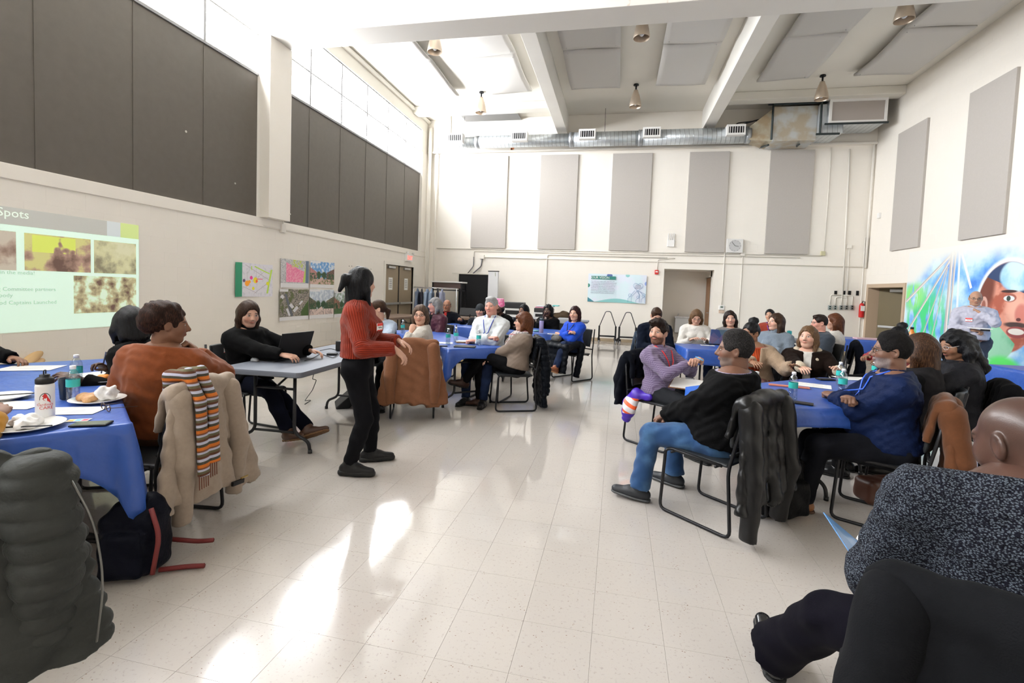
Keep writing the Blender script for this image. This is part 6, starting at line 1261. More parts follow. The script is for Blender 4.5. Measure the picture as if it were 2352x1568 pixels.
person('chinhand', 'woman in black with dark braids resting her chin on her hand', cw(1259, 700, 9.4), -118, -100, skin=S_D, hair='braids', haircol=Hb, g=1.2, rh=('w', -1.36, 9.08, 1.02), rst='fist', rel=(.2, .5, -1), lean=6, tops=[garm('coat', BLKC, .03, collar='coat')], legs=PANT, shoes=BS); sit('chinhand', 'black stacking chair under the woman with dark braids')
# 16 taupe sweater
TAU = cm('taupe_knit', (.19, .145, .115)); person('scarf', 'woman with a copper bob in a taupe sweater and plaid scarf, legs crossed', (-1.14, 5.90, 1.20), 203, 188, hp=4, skin=S_L, hair='bob', haircol=Hr, glasses=GLB, g=1.1, lean=-13, res=.010, rh=(.05, .30, .60), lh=(.10, .33, .64), lst='relax', rst='relax', lft=(.10, .62, .32), rft=(.10, .42, .085), lkn=(.1, .5, 1),
    tops=[garm('sweater', TAU, .024, collar='turtle', r=.010)], legs=PANT, shoes=(mat('brown_leather', (.045, .022, .016), .3), BS[1]), shoekind='boot', bust=1); sit('scarf', 'black stacking chair under the plaid scarf woman')
# 17 bright blue
person('royal', 'young woman with dark red hair in a royal blue sweater, arms folded', (-.70, 8.15, 1.235), 232, -108, skin=S_L, hair='long', haircol=Hx, g=.95, lel=(-.9, .1, -.5), rel=(.9, .1, -.5), lh=(.10, .24, .76), rh=(-.10, .22, .80), lst='fist', rst='fist', rft=(.12, .52, .085), lft=(-.2, .62, .27), tops=[garm('sweater', cm('royal', (.006, .06, .50)), .022, collar='crew')], legs=DJEAN, shoes=(mat('tan_boot', (.22, .07, .03), .5), mat('tan_sole', (.4, .2, .09), .6)), shoekind='boot', tag_=(-1, .33, REDT), lany=(BLK, .30), bust=1)
sit('royal', 'black stacking chair under the royal blue sweater woman')
# 18 blazer man
person('blazer', 'man in a navy blazer with glasses looking down, behind the bearded man', (.60, 7.50, 1.27), -75, -82, hp=-28, skin=S_L, male=True, hair='short', haircol=Hm, glasses=GLT, g=1.15, tops=[garm('shirt', cm('pale_blue', (.40, .48, .62)), .010, collar='shirt'), garm('blazer', cm('navy_blazer', (.010, .016, .035)), .026, collar='coat', open_=.035)], legs=PANT, shoes=BS, lft=(.12, .60, .30), rh=(.08, .3, .72), lh=(-.05, .32, .72)); sit('blazer', 'black stacking chair under the navy blazer man')
# 19 bearded man
person('beard', 'bearded man in a purple checked shirt with red lanyard and clasped hands', (.42, 4.98, 1.225), -40, -118, hp=4, skin=S_BB, male=True, hair='messy', haircol=Hd, g=1.05, res=.010, hres=.0065, lean=-6, rh=(.03, .34, .86), lh=(-.01, .345, .855), rst='grip', lst='grip', rel=(.7, 0, -.7), lel=(-.7, 0, -.7), tops=[garm('shirt', cm('purple_check', (.22, .18, .28), 'check', col2=(.10, .065, .13)), .014, collar='shirt', r=.010, fold=.008)], legs=('trousers', cm('grey_trousers', (.035, .038, .045)), .014), shoes=BS, lany=(mat('lanyard_red', (.55, .02, .03), .5), .22, mat('badge_card', (.55, .60, .55), .3)))
sit('beard', 'black stacking chair under the bearded man')
# 20 black coat man
person('blackcoat', 'man in a black wool coat and blue jeans sitting in profile, hands in lap', (.79, 3.46, 1.25), 156, 168, skin=S_DG, male=True, hair='afro', haircol=Hk, g=1.36, res=.009, hres=.0055, lean=-10, belly=.05, hs=1.03, rh=(.02, .36, .60), lh=(-.03, .37, .61), rst='grip', lst='grip', lft=('w', .22, 3.50, .10), rft=('w', .50, 3.86, .095), lkn=(-.1, .5, 1), tops=[garm('shirt', cm('lilac_check', (.55, .50, .68), 'check', col2=(.25, .2, .4)), .012, collar='shirt'), garm('coat', cm('black_wool', (.008, .008, .009)), .034, collar='coat', r=.010, longer=.25, fold=.012)], legs=JEAN, shoes=(mat('grey_hiker', (.022, .024, .028), .5), mat('hiker_sole', (.06, .062, .065), .6)))
chair(.69, 3.42, 139, 'black stacking chair carrying the black leather jacket')
# 21 22
person('reader', 'woman with long light brown hair in a white sweater looking down', cw(1601, 714, 7.75), -88, -92, hp=-24, skin=S_L, hair='long', haircol=Hl, glasses=GLT, g=1.1, tops=[garm('sweater', cm('offwhite', (.74, .71, .66)), .022)], legs=DJEAN, shoes=BS, lh=(-.12, .34, .8), rh=(.12, .34, .8), bust=1); sit('reader', 'black stacking chair under the white sweater reader')
person('greytop', 'woman with dark wavy hair in a grey top behind the stickered laptop', cw(1676, 715, 7.65), -92, -96, hr=6, skin=S_L, hair='long', haircol=Hd, tops=[garm('top', cm('grey_top', (.20, .19, .185)), .016)], legs=PANT, shoes=BS, lh=(-.12, .34, .8), rh=(.12, .34, .8), bust=1, tag_=(-1, .33, REDT)); sit('greytop', 'black stacking chair under the grey top woman')
# 23 orange sweater
person('orange', 'woman with a braided top bun in an orange sweater and beige cardigan', cw(1724, 742, 5.5), -108, -148, hp=-4, skin=S_M, hair='topbun', haircol=Hb, glasses=GLT, g=1.28, lh=('w', 1.82, 5.42, .80), rh=('w', 1.45, 5.35, .8), lst='flat', lel=(-.8, .3, -.9), tops=[garm('sweater', cm('orange_rib', (.40, .05, .006), 'rib'), .014, pat=45, collar='crew', longer=.3), garm('cardigan', cm('beige_knit', (.42, .30, .20), 'fuzzy'), .030, collar='coat', open_=.10)], legs=('trousers', cm('rust_trousers', (.16, .035, .012)), .014, .06), shoes=BS, bust=1, rft=(.12, .5, .085)); sit('orange', 'black stacking chair under the orange sweater woman')
i_ = PEOPLE['orange'][1]; bm = B()
for k in range(15):
    a = PI*(k/14); q_ = i_['N']+i_['Rt'] @ V3(.085*math.cos(a), .11+.07*math.sin(a), -.02-.13*math.sin(a)); bmesh.ops.create_icosphere(bm, subdivisions=1, radius=.011, matrix=Matrix.Translation(q_))
nk = obj('necklace', bm, mat('shell_beads', (.45, .40, .34), .3), PEOPLE['orange'][0], True); nk['kind'] = 'stuff'
# 24 25
person('purplelan', 'woman at the back in a rust cardigan and purple lanyard, head tilted', cw(1767, 711, 9.1), -98, -122, hr=12, hp=8, skin=S_T, hair='pony', haircol=Hb, tops=[garm('top', BLKC, .010), garm('cardigan', cm('brick_knit', (.28, .04, .02)), .024, collar='v', open_=.05)], legs=PANT, shoes=BS, lany=(mat('lanyard_purple', (.14, .03, .4), .5), .2)); sit('purplelan', 'black stacking chair under the purple lanyard woman')
person('turtle', 'woman with straight brown hair in a blue-grey turtleneck', cw(1784, 721, 6.8), -125, -158, hp=4, skin=S_L, hair='long', haircol=Hm, tops=[garm('sweater', cm('bluegrey', (.22, .27, .33), 'fuzzy'), .026, collar='turtle')], legs=PANT, shoes=BS, bust=1, g=1.05, rh=(.1, .3, .8), lh=(-.1, .3, .8)); sit('turtle', 'black stacking chair under the turtleneck woman')
# 26 fur collar
person('furcollar', 'woman in a dark brown jacket with cream fur collar and cuffs', (2.08, 5.80, 1.20), -108, -128, hp=5, skin=S_L, hair='lob', haircol=Hl, g=1.1, lh=('w', 2.2, 5.32, .80), rh=('w', 1.85, 5.25, .8), tops=[garm('sweater', cm('cream_top', (.66, .63, .58)), .008), garm('jacket', cm('dark_brown_suede', (.022, .012, .009)), .028, collar='v', open_=.035)], legs=PANT, shoes=BS, bust=1); sit('furcollar', 'black stacking chair under the fur collar woman')
FUR = cm('cream_fur', (.66, .56, .42), 'fuzzy')
i_ = PEOPLE['furcollar'][1]; s = SDF(i_['N']-.22, i_['N']+.2, .009); Rt_ = i_['Rt']
for q in (-1, 1): s.cone(i_['N']+Rt_ @ V3(q*.02, -.075, .05), i_['N']+Rt_ @ V3(q*.10, -.01, .02), .034, .036, k=.02); s.cone(i_['N']+Rt_ @ V3(q*.10, -.01, .02), i_['N']+Rt_ @ V3(q*.085, .12, -.07), .034, .028, k=.02)
v, f = s.mesh(); vf_obj('fur_collar', v, f, FUR, PEOPLE['furcollar'][0])
for q in (-1, 1):
    s = SDF(i_['W'][q]-.12, i_['W'][q]+.12, .009); d = i_['W'][q]-i_['E'][q]; d /= np.linalg.norm(d); s.cone(i_['W'][q]-d*.08, i_['W'][q]-d*.005, .058, .055, k=.0); v, f = s.mesh(); vf_obj('fur_cuff', v, f, FUR, PEOPLE['furcollar'][0])
# 27 28
person('greyman', 'man with glasses and short dark hair in a slate jacket, profile', cw(1883, 724, 7.15), -168, 182, skin=S_P, male=True, hair='short', haircol=Hd, glasses=GLB, g=1.2, tops=[garm('jacket', cm('slate_jacket', (.035, .045, .06)), .026, collar='coat')], legs=PANT, shoes=BS); sit('greyman', 'black stacking chair under the slate jacket man')
person('redwhite', 'woman with long auburn hair in a white sweater, seen from behind', (3.30, 8.25, 1.295), 158, 165, skin=S_L, hair='longback', haircol=Hr, g=1.05, tops=[garm('sweater', cm('offwhite', (.74, .71, .66)), .026)], legs=DJEAN, shoes=BS); sit('redwhite', 'black stacking chair carrying a navy coat behind the slate jacket man')
# 29
person('redtop', 'woman with a black bun in a red top, mostly hidden by the navy man', (3.42, 6.75, 1.20), 195, 190, side=-8, skin=S_B, hair='topbun', haircol=Hb, g=1.15, tops=[garm('top', cm('crimson', (.30, .008, .018)), .022)], legs=PANT, shoes=BS, rh=('w', 2.75, 6.3, .8), lh=('w', 2.8, 6.1, .8)); sit('redtop', 'black stacking chair under the red top woman')
# 30 navy man
NAVY = cm('navy_pullover', (.006, .014, .055), 'nylon', .6); person('navy', 'man in a navy quarter-zip with glasses, grey goatee and blue lanyard, arms folded', cw(2048, 767, 3.25), 168, 166, skin=S_NV, male=True, hair='afro', haircol=Hc, g=1.26, glasses=GLB, res=.009, hres=.0055, hs=1.02, belly=.04, lel=(-.8, .2, -.6), rel=(.9, .2, -.5), lh=(.13, .30, .79), rh=(-.12, .27, .83), lst='fist', rst='fist', lft=(-.14, .50, .09), rft=(.14, .62, .09), tops=[garm('pullover', NAVY, .024, collar='zip', r=.010, fold=.010)], legs=('trousers', cm('charcoal_trousers', (.012, .013, .018), 'denim'), .018, .062), shoes=(mat('tan_moc', (.22, .085, .025), .5), mat('moc_sole', (.07, .03, .015), .6)), lany=(mat('lanyard_cobalt', (.02, .10, .6), .5), .28))
sit('navy', 'black stacking chair carrying the brown canvas jacket', dang=-16)
# 31 32
person('brownwave', 'woman with long wavy brown hair in a charcoal vest, seen from behind', (2.36, 4.36, 1.25), 148, 140, skin=S_M, hair='longback', haircol=hair_mat('wavy', (.035, .014, .007), .4, (.17, .08, .035)), g=1.2, tops=[garm('top', BLKC, .014), garm('vest', cm('charcoal_vest', (.03, .028, .032)), .024, arms_=False)], legs=PANT, shoes=BS); sit('brownwave', 'black stacking chair under the wavy brown hair woman')
person('curls', 'woman with black shoulder-length curls in a charcoal jacket looking down', (2.72, 4.60, 1.275), 160, 186, hp=-16, skin=S_M, hair='curlylong', haircol=Hb, glasses=GLC, g=1.22, res=.010, rh=('w', 2.2, 4.75, .8), lh=('w', 2.25, 4.4, .80), tops=[garm('jacket', cm('charcoal_jacket', (.035, .036, .045), 'nylon', .6), .026, collar='coat')], legs=('trousers', cm('brown_grey', (.06, .05, .048)), .014), shoes=BS)
sit('curls', 'black stacking chair under the black curls woman'); i_ = PEOPLE['curls'][1]
# 33 standing man
person('standing', 'standing bald man in a pale lilac shirt holding papers before the mural portrait', cw(2243, 669, 7.75), -112, -116, hp=-8, skin=S_T, male=True, hair='bald', haircol=Hk, glasses=GLB, stand=True, g=1.3, belly=.06, rh=(.05, .27, 1.12), lh=(-.04, .14, 1.40), lst='fist', rst='grip', lel=(-.9, .2, -.6), rel=(.9, .0, -.6), tops=[garm('shirt', cm('pale_lilac', (.55, .55, .66)), .020, collar='shirt', hem=.05, fold=.012)], legs=('trousers', cm('slate_trousers', (.045, .055, .085)), .018, .065), shoes=BS, tag_=(1, .33, REDT))
i_ = PEOPLE['standing'][1]; q_ = wpt(i_, i_['W'][1]); bm = B(); Mq = Matrix.Translation(q_+i_['R0'] @ Vector((-.06, .12, .03))) @ Matrix.Rotation(rad(-22), 4, 'Z'); box(bm, -.13, .13, -.09, .09, 0, .012, M=Mq); tag(obj('paper_pad', bm, PAP), 'white paper pad held by the standing man', 'paper'); bm = B(); Mq2 = Mq @ Matrix.Translation((.06, -.02, -.03)); box(bm, -.045, .045, -.06, .06, 0, .028, .004, M=Mq2); tag(obj('phone', bm, BLACK), 'black phone under the papers of the standing man', 'phone')
bm = B(); zb = i_['H'][2]+.055; P_ = [wpt(i_, (.165*math.cos(a), .04+.17*math.sin(a)*(1.25 if math.sin(a) > 0 else .85), zb)) for a in np.linspace(0, 2*PI, 28, endpoint=False)]; sweep(bm, P_, .02, 6, closed=True); b_ = obj('belt', bm, mat('brown_belt', (.09, .025, .012), .4), None, True); b_.parent = PEOPLE['standing'][0]; b_.matrix_parent_inverse = (Matrix.Translation(i_['root']) @ i_['R0'].to_4x4()).inverted()
# 34 foreground man
TW = cm('tweed', (.020, .020, .032), 'tweed', col2=(.10, .12, .145)); person('tweed', 'bald man in a dark tweed jacket seen from behind holding a blue folder', cw(2328, 912, 1.28), 82, 106, hp=-14, seat=.50, skin=S_BH, male=True, hair=None, hs=1.06, g=1.38, lean=6, side=2, nk=.012, res=.0085, hres=.0045, belly=.04, breadth=1.14, lh=W_(2005, 1350, 1.6), rh=W_(2120, 1330, 1.8), lst='grip', rst='grip', lel=W_(1880, 1560, 1.25), rel=(1, 0, -.6), lft=fa(1775, 1545, .10), rft=('w', 1.15, 1.95, .09), lkn=(-.5, .2, .9),
    tops=[garm('shirt', cm('white_shirt', (.6, .6, .62)), .006, collar='shirt'), garm('jacket', TW, .030, collar='coat', r=.0085, longer=.25, fold=.009)], legs=('trousers', cm('ink_trousers', (.006, .005, .012)), .026, .075), shoes=(mat('polished_black', (.008, .008, .009), .16), BS[1]))
i_ = PEOPLE['tweed'][1]; CT = (1.02, 1.30); chair(*CT, 48, 'black stacking chair carrying the dark wool coat')

pb, i_ = PEOPLE['curls']; n_ = Vector((math.cos(rad(222)), math.sin(rad(222)), .25)).normalized(); q_ = wpt(i_, i_['H']+i_['Rt'] @ V3(-.09, .175, .37)); bm = B(); lathe(bm, [(.036, 0), (.036, .006)], 18); bmesh.ops.transform(bm, matrix=n_.to_track_quat('Z', 'Y').to_matrix().to_4x4(), verts=bm.verts); o = obj('chest_patch', bm, TAGW, pb); bp_ = Matrix.Translation(i_['root']) @ i_['R0'].to_4x4(); o.matrix_parent_inverse = bp_.inverted(); o.location = q_
# ------------------------------------------------------------------ coats over chair backs
def coat(key, lab, m, L=.7, wt=.40, wb=None, Ls=.55, quilt=0, th=.045, n=7, seed=1, name='coat', cat='coat', pos=None, dx=0, sl=(1, 1), skew=0, ztop=.885, res=.012, slr=.055, dyb=0, front=.25, low=None):
    p, ang = CHN[key] if key else pos; wb = wb or wt*1.15; q = random.Random(seed); zt = ztop
    s = SDF((-.55, -.62, -.0), (.55, .0, zt+.12), res); y0 = -.315-dyb
    s.cone((-wt/2+.03, y0, zt-.03), (wt/2-.03, y0, zt-.03), .05, k=.02)
    for i in range(n):
        t = i/(n-1)*2-1; xt, xb = t*(wt/2-.03), t*wb/2+skew+q.uniform(-.02, .02); l = L*(1+q.uniform(-.05, .03))+(low or 0)*max(0, t*(1 if skew >= 0 else -1)); zb = max(.02, zt-l)
        s.cone((xt, y0-.015, zt-.04), (xb, y0-.055+q.uniform(-.025, .015), zb), th*.85, th*1.25, k=.028, fl=((0, 1, 0), .62), cap=1)
    if front:
        for i in range(5):
            t = i/4*2-1; s.cone((t*(wt/2-.04), y0+.055, zt-.04), (t*wt*.45, y0+.09, zt-front), .034, .036, k=.03, fl=((0, 1, 0), .6), cap=1)
    s.cone((-.09, y0+.01, zt+.005), (.09, y0+.01, zt+.005), .032, k=.03)
    if quilt: s.disp(lambda x, y, z: -.014*np.abs(np.sin(PI*(z+.02*np.sin(9*x))/quilt))**.6+.008)
    s.disp(lambda x, y, z: .005*np.sin(40*x+7*np.sin(6*z+seed)+seed)*np.clip((zt-z)*3, .2, 1)+.003*np.sin(60*z+30*x))
    v, f = s.mesh(); o = vf_obj(name, v, f, m); o.location = (p.x, p.y, 0); o.rotation_euler = (0, 0, rad(ang-90)); tag(o, lab, cat)
    for sg, on in zip((-1, 1), sl):
        if not on: continue
        s = SDF((-.55, -.65, -.0), (.55, .05, zt+.1), res); x0 = sg*(wt/2-.04); a = V3(x0, y0-.02, zt-.07); b = V3(x0+sg*.03, y0-.075, zt-.07-Ls*.5); c = V3(x0+sg*.02+skew*.6, y0-.05+q.uniform(-.03, .03), max(.05, zt-.07-Ls))
        s.cone(a, b, slr*1.15, slr, k=.02); s.cone(b, c, slr, slr*.85, k=.02, cap=1); s.cone(c-V3(0, 0, .0)+(c-b)*.0, c+(c-b)*.12, slr*.55, slr*.5, k=0, op='sub')
        if quilt: s.disp(lambda x, y, z: -.014*np.abs(np.sin(PI*z/quilt))**.6+.008)
        s.disp(lambda x, y, z: .004*np.sin(28*z+30*x+seed)*np.sin(22*x+9*z+seed))
        v, f = s.mesh(); vf_obj('sleeve', v, f, m, o)
    return o
CHN['cardigan'] = (Vector((-2.66, 2.30, 0)), 186); CHN['whitefuzz'] = (Vector((*CC8, 0)), 112); CHN['tweed'] = (Vector((*CT, 0)), 48); CHN['blackcoat'] = (Vector((.69, 3.42, 0)), 139)
BGW = cm('beige_wool', (.36, .285, .225)); o = coat('cardigan', 'beige wool coat hanging over a chair back by the rust cardigan', BGW, L=.66, wt=.46, wb=.70, Ls=.68, seed=4, res=.010, skew=.02, low=.08)
bm = B(); box(bm, .06, .16, -.445, -.43, .24, .265, M=Matrix.Rotation(rad(8), 4, 'Y')); obj('strap', bm, BLACK, o); bm = B(); sweep(bm, [(.17, -.44, .25), (.23, -.44, .245)], .006, 6); obj('toggle', bm, mat('brass', (.6, .42, .15), .3, metal=.9), o)
SCF = mat('striped_scarf', (.4, .1, .02), .9); g = NT(SCF); x, y, z = g.sep(g.coord()); t_ = g.math('FRACT', g.math('MULTIPLY', z, 11)); n_ = g.nt.nodes.new('ShaderNodeValToRGB'); n_.color_ramp.interpolation = 'CONSTANT'; els = n_.color_ramp.elements
for p_, c_ in ((0, (.50, .13, .01)), (.18, (.05, .045, .03)), (.34, (.42, .42, .52)), (.5, (.09, .03, .012)), (.64, (.10, .09, .045)), (.78, (.40, .40, .50)), (.9, (.16, .05, .02))):
    e_ = els[0] if p_ == 0 else els.new(p_) if p_ != .9 else els[-1]; e_.position = p_; e_.color = (*c_, 1)
g.nt.links.new(t_, n_.inputs[0]); g.out(n_.outputs[0]); g.bump(g.noise(g.coord(), 150, 2), .5, .004)
p, a = CHN['cardigan']; s = SDF((-.3, -.6, .2), (.4, -.1, 1.0), .010)
for k, xx in enumerate((-.12, -.03)):
    s.cone((xx, -.22, .93), (xx, -.33, .945), .036, k=.02); s.cone((xx, -.33, .945), (xx-.02, -.42, .80), .036, .036, k=.02, fl=((0, 1, 0), .6)); s.cone((xx-.02, -.42, .80), (xx-.055-.01*k, -.47, .40+.05*k), .036, .040, k=.012, fl=((0, 1, 0), .5), cap=1); s.cone((xx, -.22, .93), (xx+.01, -.20, .74), .034, .03, k=.02)
v, f = s.mesh(); o = vf_obj('scarf', v, f, SCF); o.location = (p.x, p.y, 0); o.rotation_euler = (0, 0, rad(a-90)); tag(o, 'orange, grey and brown striped scarf over the beige coat', 'scarf'); bm = B()
for k in range(9):
    xx = -.215+.016*k; z_ = .42 if k < 5 else .46; sweep(bm, [(xx, -.475, z_), (xx-.003, -.48, z_-.08)], .003, 4)
fr = obj('fringe', bm, mat('fringe_brown', (.13, .04, .02), .9), o); fr['kind'] = 'stuff'
CAM = cm('camel_wool', (.19, .078, .036)); coat('whitefuzz', 'camel brown wool coat draped over a chair back at the middle table', CAM, L=.70, wt=.50, wb=.62, Ls=.60, n=8, seed=9, th=.06, slr=.062)
coat('scarf', 'long black puffer coat hanging from the plaid scarf woman\'s chair', cm('ink_puffer', (.010, .013, .02), 'nylon', .45), L=.84, wt=.40, wb=.36, Ls=.62, quilt=.07, seed=3)
LTH = cm('black_leather', (.009, .009, .010), 'leather', .36); coat('blackcoat', 'long black leather jacket hanging over a chair back to the floor', LTH, L=.66, wt=.50, wb=.56, Ls=.80, n=6, seed=5, res=.010, skew=.0, slr=.06, th=.05)
CANV = cm('brown_canvas', (.115, .040, .013)); coat('navy', 'brown canvas work jacket hanging over a chair back', CANV, L=.68, wt=.45, wb=.56, Ls=.55, seed=7, res=.010, th=.05, slr=.065)
PUF = cm('grey_puffer', (.052, .055, .052), 'nylon', .5)
CHN['yellow'] = (Vector((-2.16, 1.20, 0)), 143)
DW = cm('dark_wool', (.014, .015, .018)); coat('tweed', 'dark charcoal wool coat over the chair back of the tweed jacket man', DW, L=.76, wt=.50, wb=.66, Ls=.6, seed=12, res=.012, th=.05, slr=.065, dyb=.0, ztop=.885)
coat('beard', 'dark navy coat hanging behind the bearded man', cm('midnight', (.010, .012, .02)), L=.56, wt=.42, wb=.42, Ls=.42, seed=14)
s = SDF((-.3, -.6, .05), (.35, .1, .7), .011); p, a = CHN['beard']; s.cone((.21, -.16, .49), (.25, -.20, .33), .055, .06, k=.04); s.cone((.20, -.14, .49), (.19, .0, .49), .05, .035, k=.04); s.cone((.25, -.2, .35), (.24, -.24, .24), .06, .045, k=.04); s.cone((.16, -.2, .48), (.24, -.22, .40), .05, .05, k=.04); s.disp(lambda x, y, z: .007*np.sin(50*x+30*z)*np.sin(40*y+20*z)); v, f = s.mesh()
PO = mat('purple_orange', (.05, .01, .35), .5); g = NT(PO); x, y, z = g.sep(g.coord()); pt_ = g.box(y, z, -.24, -.10, .30, .46); g.out(g.mix(pt_, (.045, .01, .33), g.mix(g.math('GREATER_THAN', g.math('SINE', g.math('MULTIPLY_ADD', z, 70, g.math('MULTIPLY', y, 40))), .35), (.70, .68, .72), (.80, .10, .02)))); o = vf_obj('jacket', v, f, PO); o.location = (p.x, p.y, 0); o.rotation_euler = (0, 0, rad(a-90)); tag(o, 'purple jacket with orange and white stripes bunched on the bearded man\'s chair', 'jacket')
coat('blazer', 'dark coat over the chair back of the navy blazer man', cm('blue_coat', (.02, .035, .06)), L=.5, wt=.42, seed=21)
coat('redwhite', 'dark navy coat on the chair behind the fur collar woman', cm('midnight', (0, 0, 0)), L=.66, wt=.44, seed=22)
coat('curls', 'black jacket on the chair back of the black curls woman', BLKC, L=.45, wt=.44, seed=23)
c_ = chair(-1.98, 7.30, -95, 'empty black chair with a tan jacket before the quarter-zip man\'s table'); CHN['tan'] = (Vector((-2.02, 7.62, 0)), 100); c_.location = (-2.02, 7.62, 0); c_.rotation_euler = (0, 0, rad(10)); coat('tan', 'tan brown jacket over an empty chair behind the middle table', cm('tan_jacket', (.30, .13, .045)), L=.45, wt=.40, seed=24)
# grey puffer, close to the camera
o = coat('yellow', 'large dark grey puffer coat over the chair nearest the left edge', PUF, L=.66, wt=.46, wb=.60, Ls=.50, quilt=.062, seed=2, res=.009, th=.065, slr=.085, n=5, dyb=.03, ztop=.90)
ZP = mat('zip_silver', (.16, .16, .15), .35, metal=.8); bm = B(); sweep(bm, rnd_path([(.27, -.42, .84), (.325, -.45, .7), (.35, -.46, .5), (.33, -.46, .3)], .1, 6), .0035, 6); obj('zip', bm, ZP, o, True)
# puffer and fur hat on the royal blue woman's lap
i_ = PEOPLE['royal'][1]; s = SDF((-.45, -.1, .05), (.45, .7, .9), .013)
for k in range(6): t = k/5*2-1; s.cone((t*.22, .12, .62), (t*.26, .46, .58), .06, .06, k=.04); s.cone((t*.26, .46, .58), (t*.27, .54, .18), .06, .07, k=.03, fl=((0, 1, 0), .6), cap=1)
s.cone((-.28, .1, .60), (-.31, .25, .10), .055, .05, k=.02, cap=1); s.disp(lambda x, y, z: -.012*np.abs(np.sin(PI*(z*.9+y*.5)/.075))**.6+.006); v, f = s.mesh(); o = vf_obj('coat', v, f, cm('ink_puffer', (0, 0, 0))); o.location = i_['root']; o.rotation_euler = (0, 0, rad(i_['fb']-90)); tag(o, 'black quilted puffer coat across the royal blue woman\'s knees', 'coat')
s = SDF((-.1, .1, .5), (.3, .5, .9), .011); s.cone((.04, .34, .70), (.17, .30, .70), .055, .06, k=.02); s.disp(lambda x, y, z: .008*np.sin(140*x)*np.sin(130*y)*np.sin(120*z)); v, f = s.mesh(); o = vf_obj('fur_hat', v, f, cm('grey_fur', (.17, .16, .15), 'fuzzy')); o.location = i_['root']; o.rotation_euler = (0, 0, rad(i_['fb']-90)); tag(o, 'grey furry hat on the black coat in the royal blue woman\'s lap', 'hat')
# plaid scarf round the taupe sweater
i_ = PEOPLE['scarf'][1]; N_, Rt_ = i_['N'], i_['Rt']; s = SDF(N_-.34, N_+.22, .009)
for a in np.linspace(-PI, PI, 13)[:-1]:
    b = a+2*PI/12; f_ = lambda a: N_+Rt_ @ V3(.085*math.sin(a), .018+.08*math.cos(a), .025-.035*max(0, math.cos(a))); s.cone(f_(a), f_(b), .036, k=.015)
s.ell(N_+Rt_ @ V3(0, .13, -.05), .045, k=.02); s.cone(N_+Rt_ @ V3(0, .13, -.05), N_+Rt_ @ V3(.0, .185, -.22), .035, .045, k=.02, fl=(Rt_[:, 1], .5)); s.cone(N_+Rt_ @ V3(.01, .13, -.05), N_+Rt_ @ V3(.07, .17, -.17), .032, .036, k=.02, fl=(Rt_[:, 1], .5)); s.disp(lambda x, y, z: .005*np.sin(60*x+40*z)*np.sin(50*y+30*z)); v, f = s.mesh()
o = vf_obj('scarf', v, f, cm('plaid', (.52, .48, .47), 'plaid', col2=(.10, .09, .13)), PEOPLE['scarf'][0])
# ------------------------------------------------------------------ bags and things held
def bag(name, lab, cat, loc, rz, prims, m, extra=None, res=.010, dsp=.006):
    P = np.array([np.array(p_[0]) for p_ in prims]+[np.array(p_[1]) for p_ in prims if p_[2] != 'b']); s = SDF(P.min(0)-.3, P.max(0)+.3, res)
    for a, b, r, *k in prims:
        if r == 'b': s.box(a, b, rd=k[0], k=.02)
        else: s.cone(a, b, r, k=.03, **(k[0] if k else {}))
    s.disp(lambda x, y, z: dsp*np.sin(35*x+20*z)*np.sin(30*y+25*z)); s.plane((0, 0, .003), (0, 0, -1)); v, f = s.mesh(); o = vf_obj(name, v, f, m); o.location = loc; o.rotation_euler = (0, 0, rad(rz)); return tag(o, lab, cat)
NV = cm('navy_nylon', (.010, .012, .025), 'nylon', .5); o = bag('backpack', 'navy backpack with dark red trim on the floor behind the puffer', 'backpack', (-2.32, 1.92, 0), 20, [((0, 0, .16), (.13, .10, .16), 'b', .05), ((0, -.11, .13), (.10, .04, .11), 'b', .03), ((-.05, .0, .30), (.06, .02, .33), .06)], NV)
RT_ = mat('dark_red_trim', (.14, .012, .012), .6)
for P_ in ([(.10, -.06, .34), (.16, -.10, .22), (.15, -.14, .05)], [(.13, -.05, .02), (.25, -.02, .015), (.33, -.03, .02)], [(.10, .10, .1), (.22, .14, .06), (.30, .13, .07)]): bm = B(); sweep(bm, rnd_path(P_, .05), .012, 6); obj('strap', bm, RT_, o, True)
o = bag('backpack', 'black backpack on the floor beside the leather jacket chair', 'backpack', (1.16, 3.60, 0), 30, [((0, 0, .20), (.15, .11, .20), 'b', .06), ((0, -.13, .15), (.11, .05, .12), 'b', .03), ((-.14, 0, .1), (.04, .08, .09), 'b', .03)], cm('black_nylon', (.012, .012, .013), 'nylon', .5)); bm = B(); sweep(bm, rnd_path([(-.05, 0, .39), (-.05, 0, .45), (.05, 0, .45), (.05, 0, .39)], .03), .01, 6); obj('top_handle', bm, BLACK, o, True)
t = thing('briefcase', 'black case leaning under the grey folding table', 'case', (-3.30, 5.15, 0), rad(35)); Ml = Matrix.Rotation(rad(48), 4, 'Y'); bm = B(); box(bm, -.0, .11, -.18, .18, .02, .52, .015, M=Ml); obj('case_body', bm, mat('case_black', (.008, .008, .009), .6), t); bm = B(); sweep(bm, [Ml @ Vector(q) for q in ((.05, -.06, .52), (.05, -.06, .56), (.05, .06, .56), (.05, .06, .52))], .008, 6); obj('handle', bm, BLACK, t, True)
o = bag('handbag', 'brown leather bag on the floor behind the brown canvas jacket', 'bag', (2.0, 4.02, 0), 20, [((0, 0, .09), (.16, .09, .09), 'b', .04)], mat('brown_bag', (.06, .018, .008), .45))
o = bag('handbag', 'silver and brown patterned handbag on the table below the portrait', 'bag', tuple(atz(2318, 812, 0)*0+Vector((5.72, 7.15, .76))), 10, [((0, 0, .10), (.16, .10, .10), 'b', .05)], mat('pattern_bag', (.35, .30, .30), .4, noise=(14, .05, (.03, .02, .02))))
